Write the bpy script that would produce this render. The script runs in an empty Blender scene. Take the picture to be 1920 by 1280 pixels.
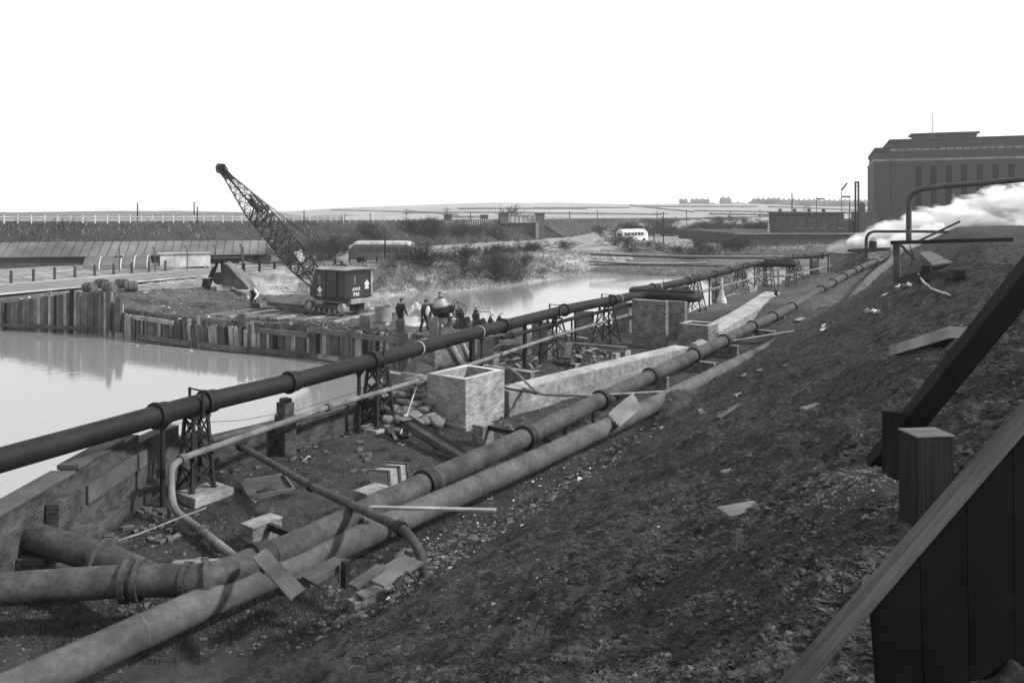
import bpy, math, random
import numpy as np
from mathutils import Vector, Matrix
random.seed(7)
S = bpy.context.scene
# ---------------------------------------------------------------- camera
F = 1503.0; CX = 960.0; HY = 405.0          # focal length and horizon in 1920-px units
cam = bpy.data.cameras.new("camera"); camo = bpy.data.objects.new("camera", cam)
S.collection.objects.link(camo); S.camera = camo
cam.sensor_width = 36; cam.lens = 36 * F / 1920; cam.shift_y = -(640 - HY) / 1920
cam.clip_start = 0.1; cam.clip_end = 9000
camo.location = (0, 0, 0); camo.rotation_euler = (math.radians(90), 0, 0)
# ---------------------------------------------------------------- sky and sun
SUN = Vector((0.90, -0.20, 0.70)).normalized()
w = bpy.data.worlds.new("World"); S.world = w; w.use_nodes = True
nt = w.node_tree; nt.nodes.clear()
sky = nt.nodes.new('ShaderNodeTexSky'); sky.sky_type = 'NISHITA'; sky.sun_disc = False
sky.sun_elevation = math.asin(SUN.z); sky.sun_rotation = math.atan2(SUN.x, SUN.y)
sky.air_density = 1.0; sky.dust_density = 1.0; sky.ozone_density = 1.0
bw = nt.nodes.new('ShaderNodeRGBToBW'); bg = nt.nodes.new('ShaderNodeBackground'); wo = nt.nodes.new('ShaderNodeOutputWorld')
bg.inputs['Strength'].default_value = 0.1
veil = nt.nodes.new('ShaderNodeMath'); veil.operation = 'MULTIPLY_ADD'; veil.inputs[1].default_value = .35; veil.inputs[2].default_value = 9.6   # overcast: a white cloud layer over the clear-sky gradient
nt.links.new(sky.outputs[0], bw.inputs[0]); nt.links.new(bw.outputs[0], veil.inputs[0]); nt.links.new(veil.outputs[0], bg.inputs[0]); nt.links.new(bg.outputs[0], wo.inputs[0])
sl = bpy.data.lights.new("sun", 'SUN'); sl.energy = 5.0; sl.angle = math.radians(4); sl.color = (1, 1, 1)
so = bpy.data.objects.new("sun", sl); S.collection.objects.link(so)
so.rotation_euler = SUN.to_track_quat('Z', 'Y').to_euler()
S.view_settings.view_transform = 'Standard'; S.view_settings.look = 'None'
S.view_settings.exposure = 0.05; S.view_settings.gamma = 1.0
S.render.engine = 'CYCLES'; S.cycles.volume_bounces = 3; S.cycles.max_bounces = 6
# ---------------------------------------------------------------- helpers
def P(px, py, z):
    D = F * (-z) / (py - HY); return Vector(((px - CX) / F * D, D, z))
def PD(px, D, z): return Vector(((px - CX) / F * D, D, z))
def PY(px, py, D): return Vector(((px - CX) / F * D, D, -(py - HY) / F * D))
def projx(v): return CX + F * v.x / v.y
A_ = Vector((0.6, 0.8, 0)); B_ = Vector((0.8, -0.6, 0)); UP = Vector((0, 0, 1))
YAW = math.atan2(0.8, 0.6)
OFF = {}
def tag(o, label=None, cat=None, group=None, kind=None):
    if label: o['label'] = label
    if cat: o['category'] = cat
    if group: o['group'] = group
    if kind: o['kind'] = kind
    return o
def thing(name, label, cat, loc=(0, 0, 0), group=None, rz=0):
    o = bpy.data.objects.new(name, None); S.collection.objects.link(o); o.location = loc
    o.rotation_euler = (0, 0, rz); o.empty_display_size = .2
    OFF[o] = Vector(loc) if rz == 0 else None
    return tag(o, label, cat, group)
def copy_tree(o, parent=None):
    c = o.copy(); S.collection.objects.link(c); c.parent = parent
    for ch in list(o.children): copy_tree(ch, c)
    return c
def place(proto, loc, rz=0, label=None, first=None, scale=None, group=None):
    c = proto if not proto.get('_u') else copy_tree(proto)
    if c is proto: c['_u'] = 1
    c.location = loc; c.rotation_euler = (0, 0, rz)
    if label: c['label'] = label
    if group: c['group'] = group
    if scale: c.scale = (scale,) * 3 if not hasattr(scale, '__len__') else scale
    return c
class MB:
    def __init__(s): s.v = []; s.f = []; s.uv = []; s.m = []; s.sm = []
    def face(s, vs, uvs=None, m=0, sm=False):
        n = len(s.v); s.v += [tuple(v) for v in vs]; s.f.append(tuple(range(n, n + len(vs))))
        s.uv.append(uvs or [(v[0], v[1]) for v in vs]); s.m.append(m); s.sm.append(sm)
    def add(s, vs, fs, uvs, m=0, sm=False):
        n = len(s.v); s.v += [tuple(v) for v in vs]
        for f, u in zip(fs, uvs): s.f.append(tuple(n + i for i in f)); s.uv.append(u); s.m.append(m); s.sm.append(sm)
    def hexa(s, c, dims, m=0):          # 8 corners: bottom 4 ccw, top 4 ccw
        fs = [(0, 3, 2, 1), (4, 5, 6, 7), (0, 1, 5, 4), (1, 2, 6, 5), (2, 3, 7, 6), (3, 0, 4, 7)]
        sx, sy, sz = dims; r = random.random() * 7
        U = [[(0, 0), (0, sy), (sx, sy), (sx, 0)], [(0, 0), (sx, 0), (sx, sy), (0, sy)], [(0, 0), (sx, 0), (sx, sz), (0, sz)],
             [(0, 0), (sy, 0), (sy, sz), (0, sz)], [(0, 0), (sx, 0), (sx, sz), (0, sz)], [(0, 0), (sy, 0), (sy, sz), (0, sz)]]
        if sx < sz and sx < 0.5 and sy < 0.5 and s.__dict__.get('grain'):
            U = [[(b, a) for a, b in u] for u in U]
        s.add(c, fs, [[(a + r, b) for a, b in u] for u in U], m)
    def box(s, lo, hi, m=0, M=None, taper=1.0):
        x0, y0, z0 = lo; x1, y1, z1 = hi; cx = (x0 + x1) / 2; cy = (y0 + y1) / 2
        q = [(x0, y0), (x1, y0), (x1, y1), (x0, y1)]
        c = [Vector((a, b, z0)) for a, b in q] + [Vector((cx + (a - cx) * taper, cy + (b - cy) * taper, z1)) for a, b in q]
        if M is not None: c = [M @ v for v in c]
        s.hexa(c, (x1 - x0, y1 - y0, z1 - z0), m)
    def beam(s, p0, p1, w, h, m=0, up=UP, w1=None, h1=None):
        p0 = Vector(p0); p1 = Vector(p1); d = (p1 - p0); L = d.length; d = d / L
        if abs(d.dot(up)) > .98: up = Vector((.6, .8, 0))
        r = d.cross(up).normalized(); u = r.cross(d); w1 = w1 or w; h1 = h1 or h
        c = []
        for uu in (-1, 1):
            for (p, e, ww, hh) in ((p0, -1, w, h), (p1, -1, w1, h1), (p1, 1, w1, h1), (p0, 1, w, h)):
                c.append(p - r * e * ww / 2 + u * uu * hh / 2)
        s.hexa(c, (L, w, h), m)
    def tube(s, pts, r, n=12, m=0, cap=True, sm=True, ph=0):
        pts = [Vector(p) for p in pts]; k = len(pts)
        rs = r if hasattr(r, '__len__') else [r] * k
        T = []
        for i in range(k):
            a = pts[max(0, i - 1)]; b = pts[min(k - 1, i + 1)]
            d = b - a; T.append(d.normalized() if d.length > 1e-9 else Vector((0, 0, 1)))
        u = Vector((0, 0, 1)) if abs(T[0].z) < .95 else Vector((1, 0, 0))
        rings = []; base = len(s.v); L = 0; Ls = []
        for i in range(k):
            u = (u - T[i] * u.dot(T[i])).normalized(); v = T[i].cross(u)
            if i: L += (pts[i] - pts[i - 1]).length
            Ls.append(L)
            for j in range(n + 1):
                a = 2 * math.pi * j / n + ph
                s.v.append(tuple(pts[i] + (u * math.cos(a) + v * math.sin(a)) * rs[i]))
        for i in range(k - 1):
            for j in range(n):
                a = base + i * (n + 1) + j; b = a + n + 1
                s.f.append((a, a + 1, b + 1, b)); s.sm.append(sm); s.m.append(m)
                c0 = 2 * math.pi * rs[i] * j / n; c1 = 2 * math.pi * rs[i] * (j + 1) / n
                s.uv.append([(Ls[i], c0), (Ls[i], c1), (Ls[i + 1], c1), (Ls[i + 1], c0)])
        if cap:
            for i, rev in ((0, True), (k - 1, False)):
                if rs[i] < 1e-4: continue
                ring = [s.v[base + i * (n + 1) + j] for j in range(n)]
                if rev: ring = ring[::-1]
                s.face(ring, [(x, z) for x, y, z in ring], m)
    def ring(s, c, d, r0, r1, L, n=24, m=0):     # washer around axis d
        s.lathe(c, d, [(-L / 2, r0), (-L / 2, r1), (L / 2, r1), (L / 2, r0), (-L / 2, r0)], n, m, False)
    def lathe(s, c, d, prof, n=20, m=0, sm=True):
        c = Vector(c); d = Vector(d).normalized()
        u = Vector((0, 0, 1)) if abs(d.z) < .9 else Vector((1, 0, 0)); u = (u - d * u.dot(d)).normalized(); v = d.cross(u)
        for i in range(len(prof) - 1):
            (h0, r0), (h1, r1) = prof[i], prof[i + 1]; base = len(s.v)
            for (h, r) in ((h0, r0), (h1, r1)):
                for j in range(n + 1):
                    a = 2 * math.pi * j / n; s.v.append(tuple(c + d * h + (u * math.cos(a) + v * math.sin(a)) * r))
            for j in range(n):
                a = base + j; b = a + n + 1; s.f.append((a, a + 1, b + 1, b)); s.sm.append(sm); s.m.append(m)
                s.uv.append([(j / n * 6.28 * max(r0, r1), h0), ((j + 1) / n * 6.28 * max(r0, r1), h0), ((j + 1) / n * 6.28 * max(r0, r1), h1), (j / n * 6.28 * max(r0, r1), h1)])
    def blob(s, c, rad, nu=14, nv=9, m=0, M=None, e=1.0, noise=0, seed=0):
        c = Vector(c); base = len(s.v); rnd = random.Random(seed)
        ph = [rnd.random() * 6 for _ in range(6)]
        for i in range(nv + 1):
            th = math.pi * i / nv
            for j in range(nu + 1):
                a = 2 * math.pi * j / nu
                x, y, z = math.sin(th) * math.cos(a), math.sin(th) * math.sin(a), math.cos(th)
                k = 1 + noise * (math.sin(3 * x + ph[0] + 2 * y) * .5 + math.sin(4 * y + ph[1] - 3 * z) * .5 + math.sin(5 * z + ph[2] + 4 * x) * .4)
                f = lambda q: math.copysign(abs(q) ** e, q)
                p = Vector((f(x) * rad[0] * k, f(y) * rad[1] * k, f(z) * rad[2] * k))
                if M is not None: p = M @ p
                s.v.append(tuple(c + p))
        for i in range(nv):
            for j in range(nu):
                a = base + i * (nu + 1) + j; b = a + nu + 1
                s.f.append((a, b, b + 1, a + 1)); s.sm.append(True); s.m.append(m)
                s.uv.append([(j * .1, i * .1), (j * .1, i * .1 + .1), (j * .1 + .1, i * .1 + .1), (j * .1 + .1, i * .1)])
    def prism(s, poly, z0, z1, M=None, m=0):     # poly in local xy, extruded z
        n = len(poly); lo = [Vector((a, b, z0)) for a, b in poly]; hi = [Vector((a, b, z1)) for a, b in poly]
        if M is not None: lo = [M @ v for v in lo]; hi = [M @ v for v in hi]
        s.face(lo[::-1], [(a, b) for a, b in poly[::-1]], m); s.face(hi, [(a, b) for a, b in poly], m); L = 0
        for i in range(n):
            j = (i + 1) % n; l = math.dist(poly[i], poly[j])
            s.face([lo[i], lo[j], hi[j], hi[i]], [(L, z0), (L + l, z0), (L + l, z1), (L, z1)], m); L += l
    def build(s, name, mat, parent=None, label=None, cat=None, group=None, kind=None, bevel=0, weld=False):
        me = bpy.data.meshes.new(name); o = bpy.data.objects.new(name, me); S.collection.objects.link(o)
        if parent is None:
            vs = np.array(s.v); lo = vs.min(0); hi = vs.max(0)
            off = Vector(((lo[0] + hi[0]) / 2, (lo[1] + hi[1]) / 2, lo[2])); o.location = off
        else:
            off = OFF.get(parent) or Vector((0, 0, 0)); o.parent = parent
        OFF[o] = off
        me.from_pydata([(v[0] - off.x, v[1] - off.y, v[2] - off.z) for v in s.v], [], s.f)
        ul = me.uv_layers.new(name="UVMap"); ul.data.foreach_set('uv', [q for u in s.uv for p in u for q in p])
        me.polygons.foreach_set('use_smooth', s.sm); me.polygons.foreach_set('material_index', s.m)
        for mt in (mat if isinstance(mat, (list, tuple)) else [mat]): me.materials.append(mt)
        me.update()
        if bevel:
            if True:
                wd = o.modifiers.new('weld', 'WELD'); wd.merge_threshold = .0008
            b = o.modifiers.new('bev', 'BEVEL'); b.width = bevel; b.segments = 2; b.limit_method = 'ANGLE'
        return tag(o, label, cat, group, kind)
def npmesh(name, v, f, mat, label=None, cat=None, group=None, kind=None, parent=None, smooth=False, uv=None, centre=True):
    me = bpy.data.meshes.new(name); o = bpy.data.objects.new(name, me); S.collection.objects.link(o)
    v = np.asarray(v, np.float32); f = np.asarray(f, np.int32); k = f.shape[1]
    if parent is None and centre:
        lo = v.min(0); hi = v.max(0); off = np.array([(lo[0] + hi[0]) / 2, (lo[1] + hi[1]) / 2, lo[2]], np.float32); o.location = off.tolist(); v = v - off
        OFF[o] = Vector(off.tolist())
    elif parent is not None:
        of = OFF.get(parent) or Vector((0, 0, 0)); v = v - np.array(of, np.float32); o.parent = parent; OFF[o] = of
    me.vertices.add(len(v)); me.vertices.foreach_set('co', v.ravel())
    me.loops.add(f.size); me.loops.foreach_set('vertex_index', f.ravel())
    me.polygons.add(len(f)); me.polygons.foreach_set('loop_start', np.arange(0, f.size, k, dtype=np.int32))
    me.polygons.foreach_set('use_smooth', np.full(len(f), smooth))
    me.update(calc_edges=True); me.validate()
    for mt in (mat if isinstance(mat, (list, tuple)) else [mat]): me.materials.append(mt)
    return tag(o, label, cat, group, kind)
def fillet(pts, rad, n=6):
    pts = [Vector(p) for p in pts]; out = [pts[0]]
    for i in range(1, len(pts) - 1):
        a, b, c = pts[i - 1], pts[i], pts[i + 1]
        r = rad[i] if hasattr(rad, '__len__') else rad
        r = min(r, (a - b).length * .49, (c - b).length * .49); p = b + (a - b).normalized() * r; q = b + (c - b).normalized() * r
        for k in range(n + 1):
            t = k / n; out.append(p * (1 - t) ** 2 + b * 2 * t * (1 - t) + q * t * t)
    out.append(pts[-1]); return out
# ---------------------------------------------------------------- materials (all grey: the photograph is black and white)
def g(v): return (v, v, v, 1)
def newmat(name):
    m = bpy.data.materials.new(name); m.use_nodes = True; t = m.node_tree; b = t.nodes['Principled BSDF']; return m, t, b
def gm(name, lo, hi, sc=4, rough=.85, bump=.3, bsc=None, metal=0, stretch=(1, 1, 1), det=6, coord='Object', spec=.3, lo2=None, dist=.02, big=.4):
    kk = .62 if hi < .3 else .85
    lo *= kk; hi *= kk
    m, t, b = newmat(name); N = t.nodes; L = t.links
    tc = N.new('ShaderNodeTexCoord'); mp = N.new('ShaderNodeMapping'); mp.inputs['Scale'].default_value = stretch
    L.new(tc.outputs[coord], mp.inputs[0])
    n1 = N.new('ShaderNodeTexNoise'); n1.inputs['Scale'].default_value = sc; n1.inputs['Detail'].default_value = det; n1.inputs['Roughness'].default_value = .65
    L.new(mp.outputs[0], n1.inputs[0])
    r = N.new('ShaderNodeMapRange'); r.inputs[1].default_value = .3; r.inputs[2].default_value = .7; r.inputs[3].default_value = lo; r.inputs[4].default_value = hi
    L.new(n1.outputs[0], r.inputs[0])
    n2 = N.new('ShaderNodeTexNoise'); n2.inputs['Scale'].default_value = sc * .17; n2.inputs['Detail'].default_value = 3
    L.new(tc.outputs[coord], n2.inputs[0])
    r2 = N.new('ShaderNodeMapRange'); r2.inputs[1].default_value = .3; r2.inputs[2].default_value = .7; r2.inputs[3].default_value = 1 - big; r2.inputs[4].default_value = 1 + big
    L.new(n2.outputs[0], r2.inputs[0])
    mu = N.new('ShaderNodeMath'); mu.operation = 'MULTIPLY'; L.new(r.outputs[0], mu.inputs[0]); L.new(r2.outputs[0], mu.inputs[1])
    L.new(mu.outputs[0], b.inputs['Base Color'])
    b.inputs['Roughness'].default_value = rough; b.inputs['Metallic'].default_value = metal; b.inputs['Specular IOR Level'].default_value = spec
    if bump:
        bu = N.new('ShaderNodeBump'); bu.inputs['Strength'].default_value = bump; bu.inputs['Distance'].default_value = dist
        n3 = N.new('ShaderNodeTexNoise'); n3.inputs['Scale'].default_value = bsc or sc * 3; n3.inputs['Detail'].default_value = 8
        L.new(mp.outputs[0], n3.inputs[0]); L.new(n3.outputs[0], bu.inputs['Height']); L.new(bu.outputs[0], b.inputs['Normal'])
    return m
def brickmat(name, c1, c2, mortar, bw_=.235, rh=.078, var=.35, bump=.6):
    kk = .66 if c2 < .3 else .85
    c1, c2, mortar = c1 * kk, c2 * kk, mortar * kk
    m, t, b = newmat(name); N = t.nodes; L = t.links
    tc = N.new('ShaderNodeTexCoord'); br = N.new('ShaderNodeTexBrick')
    br.inputs['Scale'].default_value = 1; br.inputs['Brick Width'].default_value = bw_; br.inputs['Row Height'].default_value = rh
    br.inputs['Mortar Size'].default_value = .008; br.inputs['Mortar Smooth'].default_value = .3
    br.inputs['Color1'].default_value = g(c1); br.inputs['Color2'].default_value = g(c2); br.inputs['Mortar'].default_value = g(mortar)
    L.new(tc.outputs['UV'], br.inputs[0])
    n = N.new('ShaderNodeTexNoise'); n.inputs['Scale'].default_value = 2.5; n.inputs['Detail'].default_value = 8; L.new(tc.outputs['Object'], n.inputs[0])
    r = N.new('ShaderNodeMapRange'); r.inputs[1].default_value = .3; r.inputs[2].default_value = .7; r.inputs[3].default_value = 1 - var; r.inputs[4].default_value = 1 + var; L.new(n.outputs[0], r.inputs[0])
    v = N.new('ShaderNodeVectorMath'); v.operation = 'SCALE'; L.new(br.outputs[0], v.inputs[0]); L.new(r.outputs[0], v.inputs['Scale'])
    L.new(v.outputs[0], b.inputs['Base Color']); b.inputs['Roughness'].default_value = .9; b.inputs['Specular IOR Level'].default_value = .2
    bu = N.new('ShaderNodeBump'); bu.inputs['Strength'].default_value = bump; bu.inputs['Distance'].default_value = .01; bu.invert = True
    ad = N.new('ShaderNodeMath'); ad.operation = 'ADD'; L.new(br.outputs[1], ad.inputs[0])
    n4 = N.new('ShaderNodeTexNoise'); n4.inputs['Scale'].default_value = 40; L.new(tc.outputs['Object'], n4.inputs[0]); L.new(n4.outputs[0], ad.inputs[1])
    L.new(ad.outputs[0], bu.inputs['Height']); L.new(bu.outputs[0], b.inputs['Normal'])
    return m
def woodmat(name, lo, hi, rough=.9):
    return gm(name, lo, hi, sc=6, rough=rough, bump=.7, bsc=9, spec=.12, stretch=(.35, 6, 6), coord='UV', dist=.01)
M = dict(
 iron=gm('dark_iron', 0.018, 0.037, 9, .62, .35, 60, metal=.0, dist=.004, spec=.25),
 pipe1=gm('tarred_pipe', 0.013, 0.022, 5, .65, .5, 26, dist=.006, spec=.22),
 pipe2=gm('weathered_pipe', 0.035, 0.115, 9, .7, .4, 30, dist=.006, det=12, big=.5),
 pipe3=gm('pale_pipe', 0.075, 0.160, 7, .8, .4, 40, dist=.004, det=12, big=.35),
 pipe4=gm('rusty_small_pipe', 0.080, 0.160, 14, .7, .4, 40, dist=.004),
 pipe5=gm('pale_small_pipe', 0.165, 0.270, 12, .7, .3, 40, dist=.003),
 band=gm('pale_band', .35, .5, 10, .7, .2),
 concrete=gm('concrete', 0.120, 0.330, 3.5, .95, .5, 22, dist=.015, big=.3),
 concrete2=gm('stained_concrete', 0.165, 0.315, 2.5, .95, .6, 18, dist=.02, big=.35),
 conc_dark=gm('old_concrete', 0.080, 0.152, 3, .95, .5, 22),
 bricklight=brickmat('fresh_brick', .27, .42, .10),
 brickmid=brickmat('weathered_brick', .11, .24, .34, var=.45),
 brickdark=brickmat('sooty_brick', .04, .09, .115, var=.5),
 brickfar=brickmat('power_house_brick', .075, .11, .095, bw_=.5, rh=.2, var=.15, bump=.2),
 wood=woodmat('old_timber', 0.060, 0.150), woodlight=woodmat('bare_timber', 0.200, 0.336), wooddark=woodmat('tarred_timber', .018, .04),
 woodmid=woodmat('grey_timber', 0.113, 0.224),
 coal=gm('coal_shale', 0.006, 0.047, 3.2, .92, .9, 14, dist=.06, stretch=(1, 1, 1), det=12, big=.3),
 works=gm('trampled_ground', 0.020, 0.078, 2.2, .95, .9, 16, dist=.04, det=12),
 bank=gm('rough_bank', 0.117, 0.351, .9, .95, .9, 6, dist=.1, det=12),
 spit=gm('excavated_earth', 0.050, 0.146, 1.6, .95, .9, 9, dist=.08, det=12),
 mud=gm('river_mud', 0.064, 0.128, .35, .7, .5, 3, det=10),
 embank=gm('embankment_turf', 0.031, 0.075, .28, .95, .9, 1.6, dist=.5, det=12),
 field=gm('pale_fields', 0.204, 0.357, .012, .95, .5, .4, dist=.3, det=8, big=.25),
 roughfield=gm('rough_pasture', 0.100, 0.240, .05, .95, .5, .4, dist=.3, det=10, big=.3),
 road=gm('road_surface', 0.216, 0.288, .5, .9, .2, 20, big=.1),
 verge=gm('road_edge', 0.342, 0.450, 1, .9, .2, 20),
 grass=gm('dry_grass', 0.144, 0.344, 2, .9, 0), scrub=gm('bare_twigs', 0.037, 0.083, 2, .9, 0), bark=gm('bark', .05, .1, 8, .95, .4),
 grassd=gm('dark_grass', 0.036, 0.084, 2, .9, 0),
 stone=gm('rubble_stone', 0.082, 0.200, 3, .95, .4, 20), stonedk=gm('shale_stone', 0.014, 0.099, 3, .95, .4, 20), pale=gm('pale_rubble', 0.297, 0.510, 4, .95, .4, 20),
 hedge=gm('hedge', 0.090, 0.140, 1, .9, 0), gravel=gm('gravel', .14, .3, 9, .95, .3, 30), screed=gm('pale_screed', .2, .42, 4, .95, .5, 20, dist=.015, big=.3, det=10), paper=gm('paper', .65, .8, 5, .9, .3, 9), sack=gm('sacking', 0.192, 0.278, 9, .95, .8, 16, dist=.03),
 sheet=gm('corrugated_iron', 0.186, 0.260, 3, .7, .08, 9), tarp=gm('tarpaulin', .14, .22, 3, .85, .5, 9),
 cab=gm('painted_steel', 0.021, 0.036, 2, .5, .15, 8, spec=.5), cabroof=gm('pale_roof', 0.212, 0.323, 3, .8, .2), steel=gm('worn_steel', 0.182, 0.364, 8, .55, .3, metal=.2),  # cabroof is a much lighter grey than the cab steel
 white=gm('white_paint', .62, .78, 5, .7, .1), whitegrub=gm('grubby_white', .38, .6, 3, .85, .2),
 roof=gm('felt_roof', 0.158, 0.223, 1.2, .85, .3, 8), hutwall=gm('hut_wall', 0.064, 0.112, 1, .9, .3, 8), nissen=gm('nissen_iron', 0.128, 0.208, 1, .7, .2),
 cloth=gm('dark_cloth', .02, .04, 8, .95, .3), cloth2=gm('grey_cloth', .06, .09, 8, .95, .3), skin=gm('skin', .28, .34, 6, .6, 0), shirt=gm('pale_shirt', .6, .75, 8, .9, .2),
 black=gm('black', .008, .016, 4, .95, 0, spec=.04), housewall=gm('house_wall', 0.144, 0.240, .3, .9, 0), houseroof=gm('house_roof', .07, .11, .5, .9, 0),
)
mg, t_, b_ = newmat('window_glass'); b_.inputs['Base Color'].default_value = g(.05); b_.inputs['Roughness'].default_value = .08; b_.inputs['Specular IOR Level'].default_value = .8; M['glass'] = mg
# ---------------------------------------------------------------- noise
def _h(i, j, s):
    n = (i.astype(np.int64) * 374761393 + j.astype(np.int64) * 668265263 + s * 1274126177) & 0xffffffff
    n = ((n ^ (n >> 13)) * 1274126177) & 0xffffffff
    return ((n ^ (n >> 16)) & 0xffff) / 32767.5 - 1
def vn(x, y, s=0):
    i = np.floor(x); j = np.floor(y); u = x - i; v = y - j; u = u * u * (3 - 2 * u); v = v * v * (3 - 2 * v)
    return (_h(i, j, s) * (1 - u) + _h(i + 1, j, s) * u) * (1 - v) + (_h(i, j + 1, s) * (1 - u) + _h(i + 1, j + 1, s) * u) * v
def fbm(x, y, o=4, s=0, gain=.5):
    r = 0; a = 1
    for k in range(o): r = r + vn(x, y, s + k) * a; x = x * 2.03 + 11.3; y = y * 2.03 - 7.1; a *= gain
    return r
def ss(x, a, b): t = np.clip((x - a) / (b - a), 0, 1); return t * t * (3 - 2 * t)
# ---------------------------------------------------------------- terrain
def poly_sd(x, y, poly):                      # signed distance, positive inside
    d = np.full(x.shape, 1e9); ins = np.zeros(x.shape, bool); n = len(poly)
    for i in range(n):
        ax, ay = poly[i]; bx, by = poly[(i + 1) % n]; ex, ey = bx - ax, by - ay
        t = np.clip(((x - ax) * ex + (y - ay) * ey) / (ex * ex + ey * ey + 1e-12), 0, 1)
        d = np.minimum(d, np.hypot(x - ax - t * ex, y - ay - t * ey))
        if ay != by:
            c = ((ay > y) != (by > y)) & (x < (bx - ax) * (y - ay) / (by - ay) + ax); ins ^= c
    return np.where(ins, d, -d)
def line_d(x, y, pl):                          # distance and side (+ = left of travel = far side)
    d = np.full(x.shape, 1e9); side = np.zeros(x.shape)
    for i in range(len(pl) - 1):
        ax, ay = pl[i]; bx, by = pl[i + 1]; ex, ey = bx - ax, by - ay; L = math.hypot(ex, ey)
        t = np.clip(((x - ax) * ex + (y - ay) * ey) / (L * L), 0, 1); dd = np.hypot(x - ax - t * ex, y - ay - t * ey)
        cr = ex * (y - ay) - ey * (x - ax); m = dd < d; d = np.where(m, dd, d); side = np.where(m, np.sign(cr), side)
    return d, side
WZ = -8.0
BASIN = [(-75, 66.9), (-28.0, 54.9), (-18.6, 49.1), (-10.4, 45.4), (-4.2, 41.3), (-5.6, 38.5), (-5.2, 35), (-4.3, 28.6), (-6.6, 25.3), (-8.6, 22.6), (-9.85, 21.5), (-9.85, 4), (-75, 4)]
RIVER = [(-16.3, 72), (-14.1, 78.6), (-10, 82), (-6.2, 84.7), (-1.8, 88.4), (2.6, 96.2), (6.9, 103.7), (11.2, 112.4), (15, 109), (19.3, 107), (24.4, 104.6), (23, 89), (17.6, 70.7), (9.4, 56), (3.2, 52.3), (0.4, 50.4), (-1.6, 48.8), (-4.5, 51.5), (-10, 57), (-16, 60), (-23, 64), (-22, 71)]
BACK = [(20, 140), (30, 150), (63, 150), (86, 150), (70, 137), (57.5, 134), (30.6, 135)]
MUDB = [(10, 111), (18, 130), (30, 133), (60, 133), (66, 120), (42, 112), (27, 98), (20, 104)]
CREST = [(-260, -10), (-160, 52), (-105, 97), (-66, 130), (-40, 157), (-22, 185), (0, 235), (19, 290), (45, 340), (90, 400), (160, 460)]
ROAD = [(-66, 20), (-52, 50), (-44.5, 67), (-39, 80), (-34.3, 90), (-28, 99), (-21, 107), (-14, 113), (-8, 125), (-3, 146), (8, 170), (28, 197), (60, 225), (110, 250)]
crest_px = np.array([-600, 0, 180, 330, 420, 560, 640, 760, 900, 1100, 1400, 1560, 1920, 2500]); crest_y = np.array([402, 402, 401, 396, 399, 397, 393, 387, 384, 385, 384, 388, 392, 396])
def CT(x, y): return x * .854 - y * .52, x * .52 + y * .854
def tipz(c, t):
    sh = .075 * np.clip(t - 36, 0, 60); c2 = c + sh + .85 * ss(t, 25, 30) * (1 - ss(t, 44, 52)); top = .35
    return -1.57 + .56 * np.minimum(c2, top) + .03 * np.maximum(c2 - top, 0)
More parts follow.
